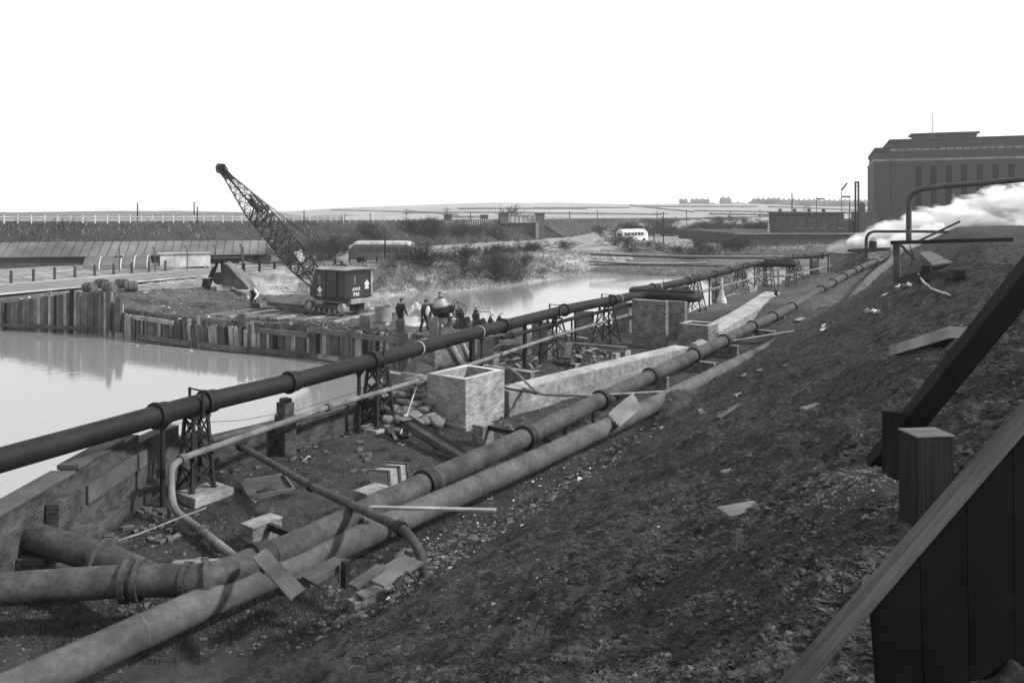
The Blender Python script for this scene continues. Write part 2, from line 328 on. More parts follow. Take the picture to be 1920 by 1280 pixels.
def H(x, y, fine=True):
    x = np.asarray(x, float); y = np.asarray(y, float); c, t = CT(x, y); r = np.hypot(x, y)
    L = -7.2 + .95 * ss(-c - 6 * ss(x, -.6, 2.5) * (1 - ss(y, 70, 80)), 20.5, 22.8)
    L = L - .15 * ss(-c, 26, 40)
    rise = 1.7 * ss(t, 44, 62) * ss(c, -19, -11.5)
    L = np.where(c > -21, L + rise, L)
    L = np.where((x > 8), L + (.35 + 1.05 * ss(x, 46, 62)) * ss(y, 150, 166), L)                      # land beyond the back channel
    L = L + 2.4 * ss(x, 55, 66) * ss(y, 96, 116) * (1 - ss(y, 140, 150))      # made ground by the power station
    roadd, _ = line_d(x, y, ROAD)
    L = np.where(c < -26, L + .45 * ss(roadd, 5.5, 9) * (1 - ss(roadd, 16, 30)) * ss(r, 70, 90), L)
    # crane platform / spoil heap
    L = L + .3 * np.exp(-(((x + 27) / 7) ** 2 + ((y - 61) / 6) ** 2))
    mb = poly_sd(x, y, MUDB); L = np.where(mb > -4, np.minimum(L, -7.72 + .9 * ss(-mb, 0, 4)), L)
    # water bodies
    s1 = poly_sd(x, y, BASIN); s2 = poly_sd(x, y, RIVER); s3 = poly_sd(x, y, BACK)
    w2 = 1.8 + 12 * ss(y, 68, 80) * (1 - ss(x, 12, 16))
    def shore(L, s, w):
        k = ss(-s / w + 0.02, 0, 1); return np.where(s > 0, WZ - .05 - np.minimum(1.2, s * .35), np.minimum(L, WZ - .05 + (L - WZ + .05) * np.sqrt(np.clip(k, 0, 1))))
    L = shore(L, s1, np.where((x > -7) & (y > 29) & (y < 39.6), 1.8, np.where(c < -24, .35, .25))); L = shore(L, s2, w2); L = shore(L, s3, 4.0)
    # distant land
    px = CX + F * x / np.maximum(y, 1); zc = (405 - np.interp(px, crest_px, crest_y)) / F * 1150
    zf = -3 + (zc + 3) * ss(r, 300, 1150) ** .9
    zf = zf + 2.2 * fbm(x / 190, y / 190, 3, 5) * ss(r, 300, 500) * (1 - ss(r, 950, 1150))
    zf = np.where((px < 620) & (r < 700), zf + 2.7 * ss(r, 240, 420) * (1 - ss(r, 480, 640)) * (1 - ss(px, 420, 620)), zf)
    zf = zf - np.maximum(0, r - 1180) * .02
    L = L * (1 - ss(r, 230, 330)) + zf * ss(r, 230, 330)
    # railway embankment
    d, sd = line_d(x, y, CREST); bk = np.where(sd > 0, -3.0, -50)
    e = -.9 - np.maximum(0, d - 3.2) * .46
    L = np.where((sd > 0) & (d < 60) & (r < 330), np.maximum(L, -3.0 * ss(d, 3, 12) - .9 * (1 - ss(d, 3, 12))), L)
    L = np.where((sd > 0) & (x < 30), np.maximum(L, bk), L)
    e = e + .5 * fbm(x / 5, y / 5, 3, 40) * ss(d, 4, 7)
    L = np.maximum(L, e)
    # coal tip slope
    k = .56 + .02 * fbm(t / 9, c / 9, 2, 3)
    tip = tipz(c, t)
    wob = .22 * fbm(t / 3.2, c / 3.2, 2, 9); tipw = tip + wob * np.clip((c + 11) / 4, .25, 1) * .5 * ss(r, 2, 7)
    tipw = tipw + .26 * np.exp(-(((x - 2.35) / .32) ** 2 + ((y - 5.4) / .5) ** 2))
    tipw = tipw + .75 * np.exp(-(((t - 27.3) / 1.3) ** 2 + ((c + 10.2) / .8) ** 2))
    tipw = np.where(t > 150, tipw - (t - 150) * .05, tipw)
    hd = tipw - L; kk = .25; sm = np.clip(.5 + .5 * hd / kk, 0, 1)
    Z = L * (1 - sm) + tipw * sm + kk * sm * (1 - sm)
    if fine:
        q = ss(r, 60, 200)
        land = np.clip(-np.maximum(np.maximum(s1, s2), s3) / 1.5, 0, 1)
        on = sm
        a = (.075 * fbm(x / .9, y / .9, 3, 21) + .05 * np.abs(fbm(t / .5, c / .25, 3, 27, .6)) + .02 * fbm(x / .09, y / .09, 2, 29)) * on
        # streaks running down the tip
        a = a + on * .03 * fbm(t / .8, c / .22, 3, 31)
        a = a + (1 - on) * land * (1 - q) * ss(roadd, 5.5, 8) * np.where(c > -21, .05 * fbm(x / 1.3, y / 1.3, 3, 51) + .02 * fbm(x / .3, y / .3, 2, 55),
             .16 * fbm(x / 2.1, y / 2.1, 4, 61) + .04 * fbm(x / .5, y / .5, 2, 66))
        a = a + (1 - on) * np.where((s2 < -.4) & (s2 > -16) & (y > 76), .35 * fbm(x / 1.6, y / 3, 4, 71), 0)
        Z = Z + a
    return Z
def Hz(x, y, fine=False): return float(H(np.array([float(x)]), np.array([float(y)]), fine)[0])
def on_ground(px, py, fine=False, dz=0):      # first point of the ground seen at a pixel
    ds = np.concatenate([np.arange(2.5, 60, .03), np.arange(60, 400, .3)]); X = (px - CX) / F * ds; Zr = -(py - HY) / F * ds
    h = H(X, ds, fine); i = int(np.argmax(h >= Zr)); return Vector((X[i], ds[i], h[i] + dz))
def classify(x, y):
    c, t = CT(x, y); r = np.hypot(x, y); d, sd = line_d(x, y, CREST); s2 = poly_sd(x, y, RIVER); mb = poly_sd(x, y, MUDB); s3 = poly_sd(x, y, BACK)
    hh = H(x, y, False); tip = tipz(c, t)
    k = np.full(x.shape, 1)                                   # works ground
    k[(c > -21) & (c + tipz(c, t) * 0 < -8) & (t + 2.5 * fbm(x / 4, y / 4, 3, 12) > 58)] = 8
    k[c < -20.5] = 2                                          # spoil bank
    k[(c < -20.5) & (r > 76)] = 3                             # grassy river bank
    k[((mb > -1) | (s3 > -5)) & (t > 90)] = 4                 # mud
    k[(d < 17) & (sd < 0) | (d < 4)] = 5
    k[(sd > 0) & (d >= 4)] = 6; k[(r > 300) & (d > 17)] = 6
    px = CX + F * x / np.maximum(y, 1)
    k[(k == 6) & (px < 700) & (r < 1400) & (fbm(x / 120, y / 120, 3, 90) * .6 + (600 - px) / 200 > .1)] = 7
    k[hh - tip < .12] = 0
    return k
def make_terrain():
    ang = np.concatenate([np.arange(-62, -36, .5), np.arange(-36, 36.01, .095), np.arange(36.5, 62, .5)]); ang = np.radians(ang)
    rs = [1.2]
    while rs[-1] < 4200:
        r = rs[-1]; rs.append(r + max(.028 if r < 9 else .045, min(r * r / 5200, r * .03)))
    rs = np.array(rs); R, A = np.meshgrid(rs, ang, indexing='ij'); X = R * np.sin(A); Y = R * np.cos(A)
    Z = H(X, Y); n, m = X.shape; V = np.stack([X.ravel(), Y.ravel(), Z.ravel()], 1)
    i, j = np.meshgrid(np.arange(n - 1), np.arange(m - 1), indexing='ij'); a = (i * m + j).ravel()
    Q = np.stack([a, a + m, a + m + 1, a + 1], 1)[:, ::-1]
    xc = (X[:-1, :-1] + X[1:, 1:]).ravel() / 2; yc = (Y[:-1, :-1] + Y[1:, 1:]).ravel() / 2
    k = classify(xc, yc)
    for idx, (nm, mt) in enumerate([('coal_tip_slope', 'coal'), ('works_ground', 'works'), ('excavated_bank', 'spit'), ('river_bank', 'bank'), ('mud_flat', 'mud'), ('railway_embankment', 'embank'), ('fields', 'field'), ('rough_hillside', 'roughfield'), ('grassy_rise', 'spit')]):
        q = Q[k == idx]
        if len(q) == 0: continue
        u, inv = np.unique(q, return_inverse=True)
        npmesh(nm, V[u], inv.reshape(-1, 4), M[mt], kind='structure', smooth=True, centre=False)
    print('terrain', V.shape)
make_terrain()
# ground behind the camera so the tip goes on
def strip_mesh(name, line, wid, mat, dz, kind='structure'):
    mb = MB(); pts = fillet([Vector((a, b, 0)) for a, b in line], 8, 5); dense = []
    for a, b in zip(pts[:-1], pts[1:]):
        k = max(1, int((b - a).length / 2)); dense += [a.lerp(b, i / k) for i in range(k)]
    dense.append(pts[-1]); prev = None; L = 0; rows = []
    for i, p in enumerate(dense):
        d = (dense[min(i + 1, len(dense) - 1)] - dense[max(i - 1, 0)]).normalized(); nrm = Vector((-d.y, d.x, 0)); row = []
        for u in np.linspace(wid[0], wid[1], 5):
            q = p + nrm * float(u); row.append((q.x, q.y, Hz(q.x, q.y) + dz))
        rows.append(row)
    for a, b in zip(rows[:-1], rows[1:]):
        for j in range(4): mb.face([a[j], a[j + 1], b[j + 1], b[j]], None, 0, True)
    return mb.build(name, mat, kind=kind)
strip_mesh('road', ROAD, (-4.2, 3.6), M['road'], .10)
strip_mesh('footpath', ROAD, (-5.6, -4.2), M['verge'], .20)
strip_mesh('road_verge', ROAD, (3.6, 4.5), M['verge'], .18)
# ---------------------------------------------------------------- water
m, t, b = newmat('river_water'); N = t.nodes; L = t.links
b.inputs['Base Color'].default_value = g(.21); b.inputs['Roughness'].default_value = .08; b.inputs['IOR'].default_value = 2.5
tc = N.new('ShaderNodeTexCoord'); mp = N.new('ShaderNodeMapping'); mp.inputs['Scale'].default_value = (1, 1, 1); L.new(tc.outputs['Object'], mp.inputs[0])
n = N.new('ShaderNodeTexNoise'); n.inputs['Scale'].default_value = 1.6; n.inputs['Detail'].default_value = 4; L.new(mp.outputs[0], n.inputs[0])
n2 = N.new('ShaderNodeTexNoise'); n2.inputs['Scale'].default_value = .12; n2.inputs['Detail'].default_value = 3; L.new(mp.outputs[0], n2.inputs[0])
r = N.new('ShaderNodeMapRange'); r.inputs[1].default_value = .42; r.inputs[2].default_value = .62; r.inputs[3].default_value = .03; r.inputs[4].default_value = .22; L.new(n2.outputs[0], r.inputs[0])
bu = N.new('ShaderNodeBump'); bu.inputs['Distance'].default_value = .05; L.new(r.outputs[0], bu.inputs['Strength']); L.new(n.outputs[0], bu.inputs['Height']); L.new(bu.outputs[0], b.inputs['Normal'])
M['water'] = m
mb = MB(); mb.face([(-260, 2, WZ), (120, 2, WZ), (120, 160, WZ), (-260, 160, WZ)]); mb.build('river_water', M['water'], kind='structure')
# ================================================================ WORKS: pipelines, trestles, piers
G0 = -7.2
def nearest(path, px):
    best = None
    for a, b in zip(path[:-1], path[1:]):
        for i in range(24):
            p = a.lerp(b, i / 24); d = abs(projx(p) - px)
            if best is None or d < best[0]: best = (d, p, (b - a).normalized())
    return best[1], best[2]
def pipeline(name, label, cat, pts, r, mat, collars=(), rad=.8, cmat=None, kind='socket', n=20, thin=()):
    path = fillet(pts, rad, 8); mid = path[0]
    root = thing(name, label, cat, (mid.x, mid.y, Hz(mid.x, mid.y)))
    dense = [path[0]]
    for a, b in zip(path[:-1], path[1:]):
        k = max(1, int((b - a).length / 1.2)); dense += [a.lerp(b, (i + 1) / k) for i in range(k)]
    mb = MB(); mb.tube(dense, r, n); mb.build('pipe', mat, root)
    for px in collars:
        p, d = nearest(path, px); mb = MB()
        if kind == 'socket':
            mb.lathe(p, d, [(-.19, r + .001), (-.19, r * 1.30), (-.13, r * 1.32), (-.11, r * 1.20), (.16, r * 1.15), (.22, r + .001)], n)
        elif kind == 'flange':
            mb.lathe(p, d, [(-.055, r), (-.055, r * 1.38), (-.004, r * 1.38), (-.004, r * 1.30), (.004, r * 1.30), (.004, r * 1.38), (.055, r * 1.38), (.055, r)], n, 0, False)
            u = d.cross(UP).normalized(); v = u.cross(d)
            for k in range(10):
                q = p + (u * math.cos(k * .628) + v * math.sin(k * .628)) * r * 1.22
                mb.tube([q - d * .08, q + d * .08], .018 + r * .02, 6)
        else:
            mb.lathe(p, d, [(-.07, r), (-.07, r * 1.5), (.07, r * 1.5), (.07, r)], n, 0, False)
        mb.build('joint_collar', cmat or mat, root)
    for px in thin:
        p, d = nearest(path, px); mb = MB(); mb.lathe(p, d, [(-.03, r), (-.03, r + .02), (.03, r + .02), (.03, r)], n); mb.build('strap_band', M['band'], root)
    return root, path
ZP = -4.85
# ---- main overhead pipeline
p1 = [Vector((-13.5, 8.5, ZP)), P(180, 812, ZP), P(367, 758, ZP), P(550, 715, ZP), P(710, 673, ZP), P(900, 622, ZP), P(1070, 578, ZP), PD(1184, 48.4, ZP), PD(1208, 48.8, ZP), PD(1304, 47.0, ZP), PD(1313, 49.6, ZP), PD(1192, 51.2, ZP), PD(1184, 52.0, ZP), PD(1225, 54.0, ZP), PD(1290, 59.8, ZP), PD(1380, 74, ZP), PD(1402, 79, ZP), PD(1420, 81.5, ZP), PD(1488, 79.3, ZP), PD(1494, 83.4, ZP), PD(1437, 85.6, ZP), PD(1436, 87.5, ZP), PD(1470, 92, ZP), PD(1562, 103, ZP), PD(1640, 112, -4.6), PD(1790, 128, -4.2)]
pipeline('overhead_pipeline', 'thick tarred overhead pipe carried on lattice trestles beside the water, with U shaped loops', 'pipeline', p1, .255, M['pipe1'], [300, 392, 548, 700, 945, 1060, 1150, 1225, 1262, 1290, 1340, 1367, 1400, 1455, 1510, 1540], rad=[.9] * 6 + [1.0] * 30, thin=[787, 899, 1160, 1235])
# ---- thinner main slung under it
pts = [PD(940, 35.6, -5.42), PD(1010, 38.6, -5.42), PD(1070, 42.3, -5.42), PD(1150, 46.6, -5.4), PD(1250, 55, -5.35), PD(1290, 60.2, -5.35)]
pipeline('slung_water_main', 'slim dark pipe slung just beneath the thick overhead pipe', 'pipe', pts, .1, M['pipe1'], [960, 1040, 1110], kind='band', n=12)
# ---- small steam pipe with a riser
ZS = -5.9
pts = [PD(560, 15.2, -6.98), PD(470, 15.9, -7.0), PD(372, 18.0, -7.0), PD(322, 18.9, -6.9), PD(321, 19.2, -6.0), PD(345, 19.6, ZS), P(615, 763, ZS), P(800, 709, ZS), P(905, 676, ZS), P(1040, 630, ZS), P(1180, 590, ZS), P(1310, 549, ZS), P(1420, 519, ZS), PD(1470, 77, -5.75), PD(1560, 92, -5.7)]
root, path = pipeline('steam_line', 'slim pale pipe running low along the brick wall with a bent riser', 'pipe', pts, .085, M['pipe5'], [342, 380, 615, 790, 938, 1037, 1115, 1176, 1285, 1330], rad=.45, kind='band', n=12, cmat=M['pipe4'])
# ---- collared pipe on brick piers
Z2 = -6.3
p2 = [Vector((-16, 11.6, Z2)), Vector((-9.5, 13.4, Z2)), PD(262, 13.9, Z2), PD(395, 13.85, Z2), P(480, 1051, Z2), P(552, 1024, Z2), P(800, 905, Z2), P(985, 820, Z2), P(1125, 750, Z2), P(1220, 705, Z2), P(1300, 666, Z2), P(1355, 640, Z2), PY(1410, 612, 45), PY(1450, 594, 49), PY(1487, 575, 53), PY(1540, 543, 58.8), PY(1600, 508, 68.6), PY(1640, 491, 77.8), PY(1672, 483, 84), PY(1760, 470, 100)]
pipeline('collared_pipeline', 'large weathered pipe with wide black socket collars resting on brick piers', 'pipeline', p2, .27, M['pipe2'], [-60, 490, 802, 988, 1128, 1220, 1302, 1358, 1411, 1450, 1486, 1540, 1562, 1582, 1600, 1612, 1640, 1655], rad=1.0, cmat=M['iron'], n=28)
mb = MB(); pth = fillet([PD(262, 13.9, Z2) + Vector((.2, 0, 0)), PD(215, 14.6, Z2), Vector((-9.3, 15.6, Z2 + .05)), Vector((-12.5, 17.2, Z2 + .1))], 1.0, 6)
rt = thing('branch_pipe', 'short flanged branch of the large pipe heading through the left brick wall', 'pipe', (-7, 14.3, G0)); mb.tube(pth, .27, 24); mb.build('pipe', M['pipe2'], rt)
for px, rr in ((196, .27),):
    p, d = nearest(pth, px); mb = MB(); mb.lathe(p, d, [(-.06, rr), (-.06, rr * 1.35), (-.005, rr * 1.35), (-.005, rr * 1.28), (.005, rr * 1.28), (.005, rr * 1.35), (.06, rr * 1.35), (.06, rr)], 24, 0, False); mb.build('flange', M['pipe2'], rt)
fr = thing('pipe_elbow_flanges', 'pair of bolted flanges on the large pipe bend beside the brick pedestal', 'flanges', PD(262, 13.9, G0))
for px, k in ((238, 1.36), (262, 1.30), (350, 1.14), (385, 1.34)):
    p, d = nearest(fillet(p2, 1.0, 8)[:30], px); mb = MB(); r = .27; mb.lathe(p, d, [(-.045, r), (-.045, r * k), (.045, r * k), (.045, r)], 26, 0, False)
    u = d.cross(UP).normalized(); v = u.cross(d)
    for q in range(14):
        c = p + (u * math.cos(q * .4488) + v * math.sin(q * .4488)) * r * (k - .08); mb.tube([c - d * .065, c + d * .065], .018, 6)
    mb.build('flange', M['pipe2'], fr)
# ---- pale pipe at the foot of the tip
Z3 = -6.4
Z3 = -6.6
p3 = [Vector((-11.0, 5.2, Z3)), P(420, 1114, Z3), P(553, 1058, Z3), P(690, 1000, Z3), P(884, 916, Z3), P(1000, 865, Z3), P(1100, 817, Z3), P(1150, 796, Z3), P(1250, 746, Z3 + .05), P(1344, 699, Z3), P(1479, 634, Z3 - .05), PD(1530, 48, -7.4)]
def seamed(name, lab, pts, r, seams, rad=2, mat=M['pipe3']):
    root, path = pipeline(name, lab, 'pipeline', pts, r, mat, [], rad=rad, n=28)
    for px in seams:
        p, d = nearest(path, px); mb = MB(); mb.lathe(p, d, [(-.02, r), (-.02, r + .008), (.02, r + .008), (.02, r)], 28); mb.build('joint_seam', M['pipe4'], root)
seamed('pale_pipeline', 'smooth pale grey large pipe half buried along the foot of the coal tip', p3, .28, (250, 600, 892, 1118, 1345))
up_ = [on_ground(1590, 562, dz=-.5), on_ground(1615, 545, dz=.05), on_ground(1640, 522, dz=.22), on_ground(1672, 497, dz=.3), on_ground(1712, 464, dz=.35), on_ground(1750, 438, dz=.4), on_ground(1800, 424, dz=.5)]
seamed('upper_pale_pipe', 'mottled pale pipe emerging from the tip and climbing behind the timber trestle', up_, .36, (1700, 1720), 3, M['pipe3'])
# ---- pipe crossing over both
pts = [PD(446, 22.6, -6.45), PD(456, 22.3, -6.43), PY(585, 912, 18.6), PY(755, 990, 14.55), PD(788, 14.2, -5.9), PD(795, 14.2, -6.35), PD(797, 14.2, -7.2)]
pipeline('crossing_pipe', 'slender dark pipe lying across both large pipes and bending down into rubble', 'pipe', pts, .088, M['pipe2'], [452, 584, 750], rad=.45, kind='band', n=14, cmat=M['iron'])
mb = MB(); mb.lathe(PD(795.5, 14.2, -6.43), (0, 0, 1), [(-.05, .09), (-.05, .125), (-.01, .125), (-.01, .11), (.01, .11), (.01, .125), (.05, .125), (.05, .09)], 16, 0, False)
mb.build('pipe_joint_ring', M['iron'], label='flanged ring on the upright end of the slender crossing pipe', cat='ring')
# ---- lattice trestles
def trestle(name, label, base, w0, w1, h, levels, leg=.05, yaw=YAW, top='plate', mat='iron', w0y=None, w1y=None, pad=None, grp='lattice trestles carrying the overhead pipe'):
    root = thing(name, label, 'trestle', base, grp); R = Matrix.Rotation(yaw, 3, 'Z'); base = Vector(base)
    w0y = w0y or w0; w1y = w1y or w1
    def c(i, z):
        k = z / h; sx, sy = [(-1, -1), (1, -1), (1, 1), (-1, 1)][i]
        return base + R @ Vector((sx * (w0 + (w1 - w0) * k) / 2, sy * (w0y + (w1y - w0y) * k) / 2, z))
    for i in range(4):
        mb = MB(); mb.beam(c(i, 0), c(i, h), leg, leg, 0, R @ Vector((1, 0, 0))); mb.box((-.07, -.07, 0), (.07, .07, .03), 0, Matrix.Translation(c(i, 0))); mb.build('leg', M[mat], root)
    for i in range(4):
        j = (i + 1) % 4; mb = MB()
        for k in range(levels):
            z0 = h * k / levels + .03; z1 = h * (k + 1) / levels - .02; nn = (c(j, 0) - c(i, 0)).cross(UP).normalized()
            mb.beam(c(i, z0) + nn * .012, c(j, z1) + nn * .012, leg * .75, .014, 0, nn); mb.beam(c(j, z0) - nn * .012, c(i, z1) - nn * .012, leg * .75, .014, 0, nn)
        if levels <= 2: mb.beam(c(i, h * .5), c(j, h * .5), leg * .7, .02, 0, nn)
        mb.build('cross_bracing', M[mat], root)
    T = Matrix.Translation(base) @ Matrix.Rotation(yaw, 4, 'Z')
    mb = MB(); mb.box((-w1 / 2 - .06, -w1y / 2 - .06, h), (w1 / 2 + .06, w1y / 2 + .06, h + .045), 0, T); mb.build('cap_plate', M[mat], root)
    # restraining frame round the pipe
    mb = MB(); s = .3
    for y in (-s, s): mb.beam(T @ Vector((0, y, h)), T @ Vector((0, y, h + .72)), .07, .05, 0, R @ Vector((1, 0, 0)))
    mb.beam(T @ Vector((0, -s - .05, h + .7)), T @ Vector((0, s + .05, h + .7)), .035, .035); mb.build('guide_frame', M[mat], root)
    return root
def gz(v, z): return (v.x, v.y, z)
def under(px, D): return PD(px, D, 0)
TR = [(368, 20.62, .62, .40, 'four legged lattice trestle nearest the camera on a tilted concrete pad', 3, .075, G0 + .22),
      (708, 27.3, .80, .46, 'closely braced lattice trestle beside the sandbags on a concrete base', 4, .09, G0 + .12),
      (1040, 40.3, 1.25, .50, 'splayed lattice trestle behind the pile of broken timber', 2, .07, G0),
      (1137, 45.6, 1.2, .55, 'splayed lattice trestle just left of the tall brick pier', 2, .07, G0),
      (1305, 61.2, 1.2, .5, 'splayed lattice trestle behind the pipe loop right of the tall brick pier', 2, .07, G0),
      (1388, 75.5, 1.3, .6, 'splayed trestle where the far pipe loop begins', 2, .07, G0 + .1),
      (1428, 81.0, .95, .62, 'left of the close pair of lattice towers under the far pipe loop', 4, .06, G0 + .3),
      (1441, 80.6, .95, .62, 'right of the close pair of lattice towers under the far pipe loop', 4, .06, G0 + .3),
      (1484, 79.6, .85, .75, 'braced lattice tower under the right end of the far pipe loop', 2, .07, G0 + .6),
      (1491, 92.0, 1.6, .6, 'farthest splayed trestle in front of the bright channel', 2, .08, G0 + .3)]
for px, D, a, b, lab, lv, lg, z in TR:
    v = under(px, D); hh = ZP - .265 - .045 - z
    if D > 60: z = Hz(v.x, v.y) - .05; hh = ZP - .31 - z
    trestle('lattice_trestle', lab, gz(v, z), a, b, hh, lv, lg)
for (px, D, sx, sy, h, tz, lab) in ((384, 20.5, 1.15, .95, .42, .0, 'tilted weathered concrete pad under the nearest lattice trestle'), (712, 27.2, 1.25, 1.0, .3, .0, 'pale concrete pad under the trestle beside the sandbags')):
    v = under(px, D); T = Matrix.Translation((v.x, v.y, G0 - .2)) @ Matrix.Rotation(YAW, 4, 'Z'); mb = MB()
    mb.box((-sx / 2, -sy / 2, 0), (sx / 2, sy / 2, h), 0, T, .96); mb.build('concrete_pad', M['concrete'], label=lab, cat='concrete base', bevel=.03)
# ---- slender props
def prop(px, D, r, lab, z0=None, cap=True, mat='iron', top=None, name='pipe_prop', square=False):
    v = under(px, D); z0 = Hz(v.x, v.y) - .08 if z0 is None else z0; top = top or ZP - .29
    root = thing(name, lab, 'post', (v.x, v.y, z0), 'slender props under the overhead pipe'); mb = MB()
    if square: mb.grain = 1; mb.beam((v.x, v.y, z0), (v.x, v.y, top), 2 * r, 2 * r, 0, A_)
    else: mb.lathe((v.x, v.y, 0), UP, [(z0, r), ((z0 + top) / 2, r * .93), (top - .2, r * .9)], 12)
    mb.build('post', M[mat], root)
    if cap: mb = MB(); mb.lathe((v.x, v.y, top), UP, [(-.22, r * .9), (-.12, r * 1.1), (-.03, r * 2.3), (.03, r * 2.3), (.03, 0)], 12); mb.build('saddle', M[mat], root)
    return root
prop(305, 19.9, .07, 'round dark iron post with saddle cap in front of the left wall'); prop(673, 26.6, .075, 'round iron post with flared cap left of the sandbags')
prop(903, 33.8, .05, 'thin prop directly in front of the brick pier behind the open brick box'); prop(885, 33.2, .09, 'dark square timber prop behind the open brick box', cap=False, square=True, mat='wooddark')
prop(984, 37.6, .07, 'dark square prop over the bright water right of the open brick box', cap=False, square=True, mat='wooddark'); prop(1013, 38.8, .06, 'thin prop in front of the first pier right of the box', cap=True)
prop(1072, 42.5, .055, 'left prop of a close pair before the timber heap', cap=False); prop(1079, 42.9, .055, 'right prop of a close pair before the timber heap', cap=False)
prop(1330, 65, .07, 'dark prop beneath the pipe between the two loops'); prop(1343, 67.5, .07, 'second dark prop beneath the pipe between the two loops', cap=False); prop(1415, 79.5, .07, 'prop with a forked head under the far loop')
prop(1459, 80, .06, 'prop under the middle of the far loop', cap=False); prop(1521, 97.5, .09, 'square prop in front of the bright channel', cap=False, square=True); prop(1534, 99, .08, 'tall prop in front of the bright channel', cap=False, square=True); prop(1553, 101.5, .08, 'prop left of the far brick tank', cap=False, square=True)
# ---- brick piers (old wall row behind the overhead pipe)
def block(name, lab, cat, corner, la, lb, z0, z1, mat, grp=None, bevel=.006, coping=None, root=None, yaw=None):
    """corner = nearest corner; la along A_ (right face), lb along -B_ (left face)."""
    c = Vector(corner); M4 = Matrix(((-B_.x, A_.x, 0, c.x), (-B_.y, A_.y, 0, c.y), (0, 0, 1, 0), (0, 0, 0, 1)))
    if yaw is not None: M4 = Matrix.Translation((c.x, c.y, 0)) @ Matrix.Rotation(yaw, 4, 'Z') @ Matrix(((-1, 0, 0, 0), (0, 1, 0, 0), (0, 0, 1, 0), (0, 0, 0, 1)))
    mb = MB(); mb.prism([(0, 0), (0, la), (lb, la), (lb, 0)], z0, z1, M4)
    if coping or root:
        rt = root or thing(name, lab, cat, (c.x, c.y, z0), grp); mb.build('brickwork', M[mat], rt, bevel=bevel)
        if coping:
            mb = MB(); o = .0; mb.prism([(-.02, -.02), (-.02, la + .02), (lb + .02, la + .02), (lb + .02, -.02)], z1 + .002, z1 + coping, M4); mb.build('coping', M['concrete'], rt, bevel=.01)
        return rt, M4
    return mb.build(name, M[mat], label=lab, cat=cat, group=grp, bevel=bevel), M4
GP = 'old brick piers along the river edge'
for px, py, D, wl, wr, zt, lab in ((816, 700, 36, 1.0, .45, -5.62, 'squat brick pier at the end of the sheet piling'), (925, 697, 36.8, .95, .45, -5.55, 'brick pier behind the open brick box'), (1027, 680, 40, 1.0, .4, -5.35, 'brick pier standing left of the timber heap, right face pale'), (1108, 645, 45.5, 1.15, .35, -5.45, 'brick pier behind the timber heap with water on both sides'), (1180, 625, 49.5, 1.2, .35, -5.35, 'brick pier half hidden left of the tallest brick pier'), (1289, 560, 64, 1.4, .4, -5.6, 'distant brick pier seen behind the first pipe loop'), (1352, 560, 71, .9, .5, -5.9, 'pale faced brick pier between the two pipe loops')):
    v = under(px, D); zg = min(G0 - .1, Hz(v.x, v.y) - .3); block('brick_pier', lab, 'brick pier', (v.x, v.y, 0), wr, wl, zg, zt, 'brickmid' if px < 1340 else 'brickmid', GP, coping=None)
# wall pier near left
v = under(534, 23.9); rt, M4 = block('brick_pier', 'dark brick pier stub rising from the river wall left of the sandbags', 'brick pier', (v.x, v.y, 0), .42, .5, G0, -6.0, 'brickdark', GP, coping=None, root=thing('brick_pier', 'dark brick pier stub rising from the low river wall', 'brick pier', (v.x, v.y, G0), GP))
mb = MB(); mb.prism([(.04, .04), (.04, .38), (.46, .38), (.46, .04)], -5.998, -5.62, M4); mb.prism([(.1, .1), (.1, .34), (.40, .34), (.40, .1)], -5.618, -5.5, M4); mb.build('upper_courses', M['brickdark'], rt, bevel=.006)
# tall pier
v = P(1248, 655, G0); rt, M4 = block('tall_brick_pier', 'tallest brick pier with a thin pale cap slab under the pipe loop', 'brick pier', (v.x, v.y, 0), .36, 2.05, G0 - .2, -4.66, 'brickmid', coping=.05)
v = PD(1284, 46.2, 0); block('brick_pier', 'brick pier just behind the right edge of the tallest pier', 'brick pier', (v.x, v.y, 0), .35, 1.3, G0 - .2, -4.95, 'brickmid', coping=None)
# ---- open brick boxes
def openbox(lab, corner, la, lb, z0, z1, t, mat, cat='brick chamber', ledge=True):
    c = Vector(corner); M4 = Matrix(((-B_.x, A_.x, 0, c.x), (-B_.y, A_.y, 0, c.y), (0, 0, 1, 0), (0, 0, 0, 1)))
    rt = thing('open_brick_chamber', lab, cat, (c.x, c.y, z0))
    mb = MB()
    mb.prism([(0, 0), (0, la), (t, la), (t, 0)], z0, z1, M4); mb.prism([(lb - t, 0), (lb - t, la), (lb, la), (lb, 0)], z0, z1, M4)
    mb.prism([(t + .0005, 0), (t + .0005, t), (lb - t - .0005, t), (lb - t - .0005, 0)], z0, z1 - .0006, M4); mb.prism([(t + .0005, la - t), (t + .0005, la), (lb - t - .0005, la), (lb - t - .0005, la - t)], z0, z1 - .0006, M4)
    mb.build('brickwork', M[mat], rt)
    mb = MB(); e = .003
    for q in ([(-e, -e), (-e, la + e), (t, la + e), (t, -e)], [(lb - t, -e), (lb - t, la + e), (lb + e, la + e), (lb + e, -e)], [(t + .002, -e), (t + .002, t), (lb - t - .002, t), (lb - t - .002, -e)], [(t + .002, la - t), (t + .002, la + e), (lb - t - .002, la + e), (lb - t - .002, la - t)]):
        mb.prism(q, z1 + .001, z1 + .02, M4)
    mb.build('mortar_bed', M['pale'], rt)
    if ledge: mb = MB(); mb.prism([(-.12, -.1), (-.12, la * .5), (lb * .8, la * .5), (lb * .8, -.1)], z0 - .25, z0 + .12, M4); mb.build('footing', M['concrete2'], rt, bevel=.02)
    return rt
openbox('large open topped box of fresh pale brick beside the sandbags', P(873, 806, G0), 2.15, 1.75, G0, -5.52, .24, 'bricklight')
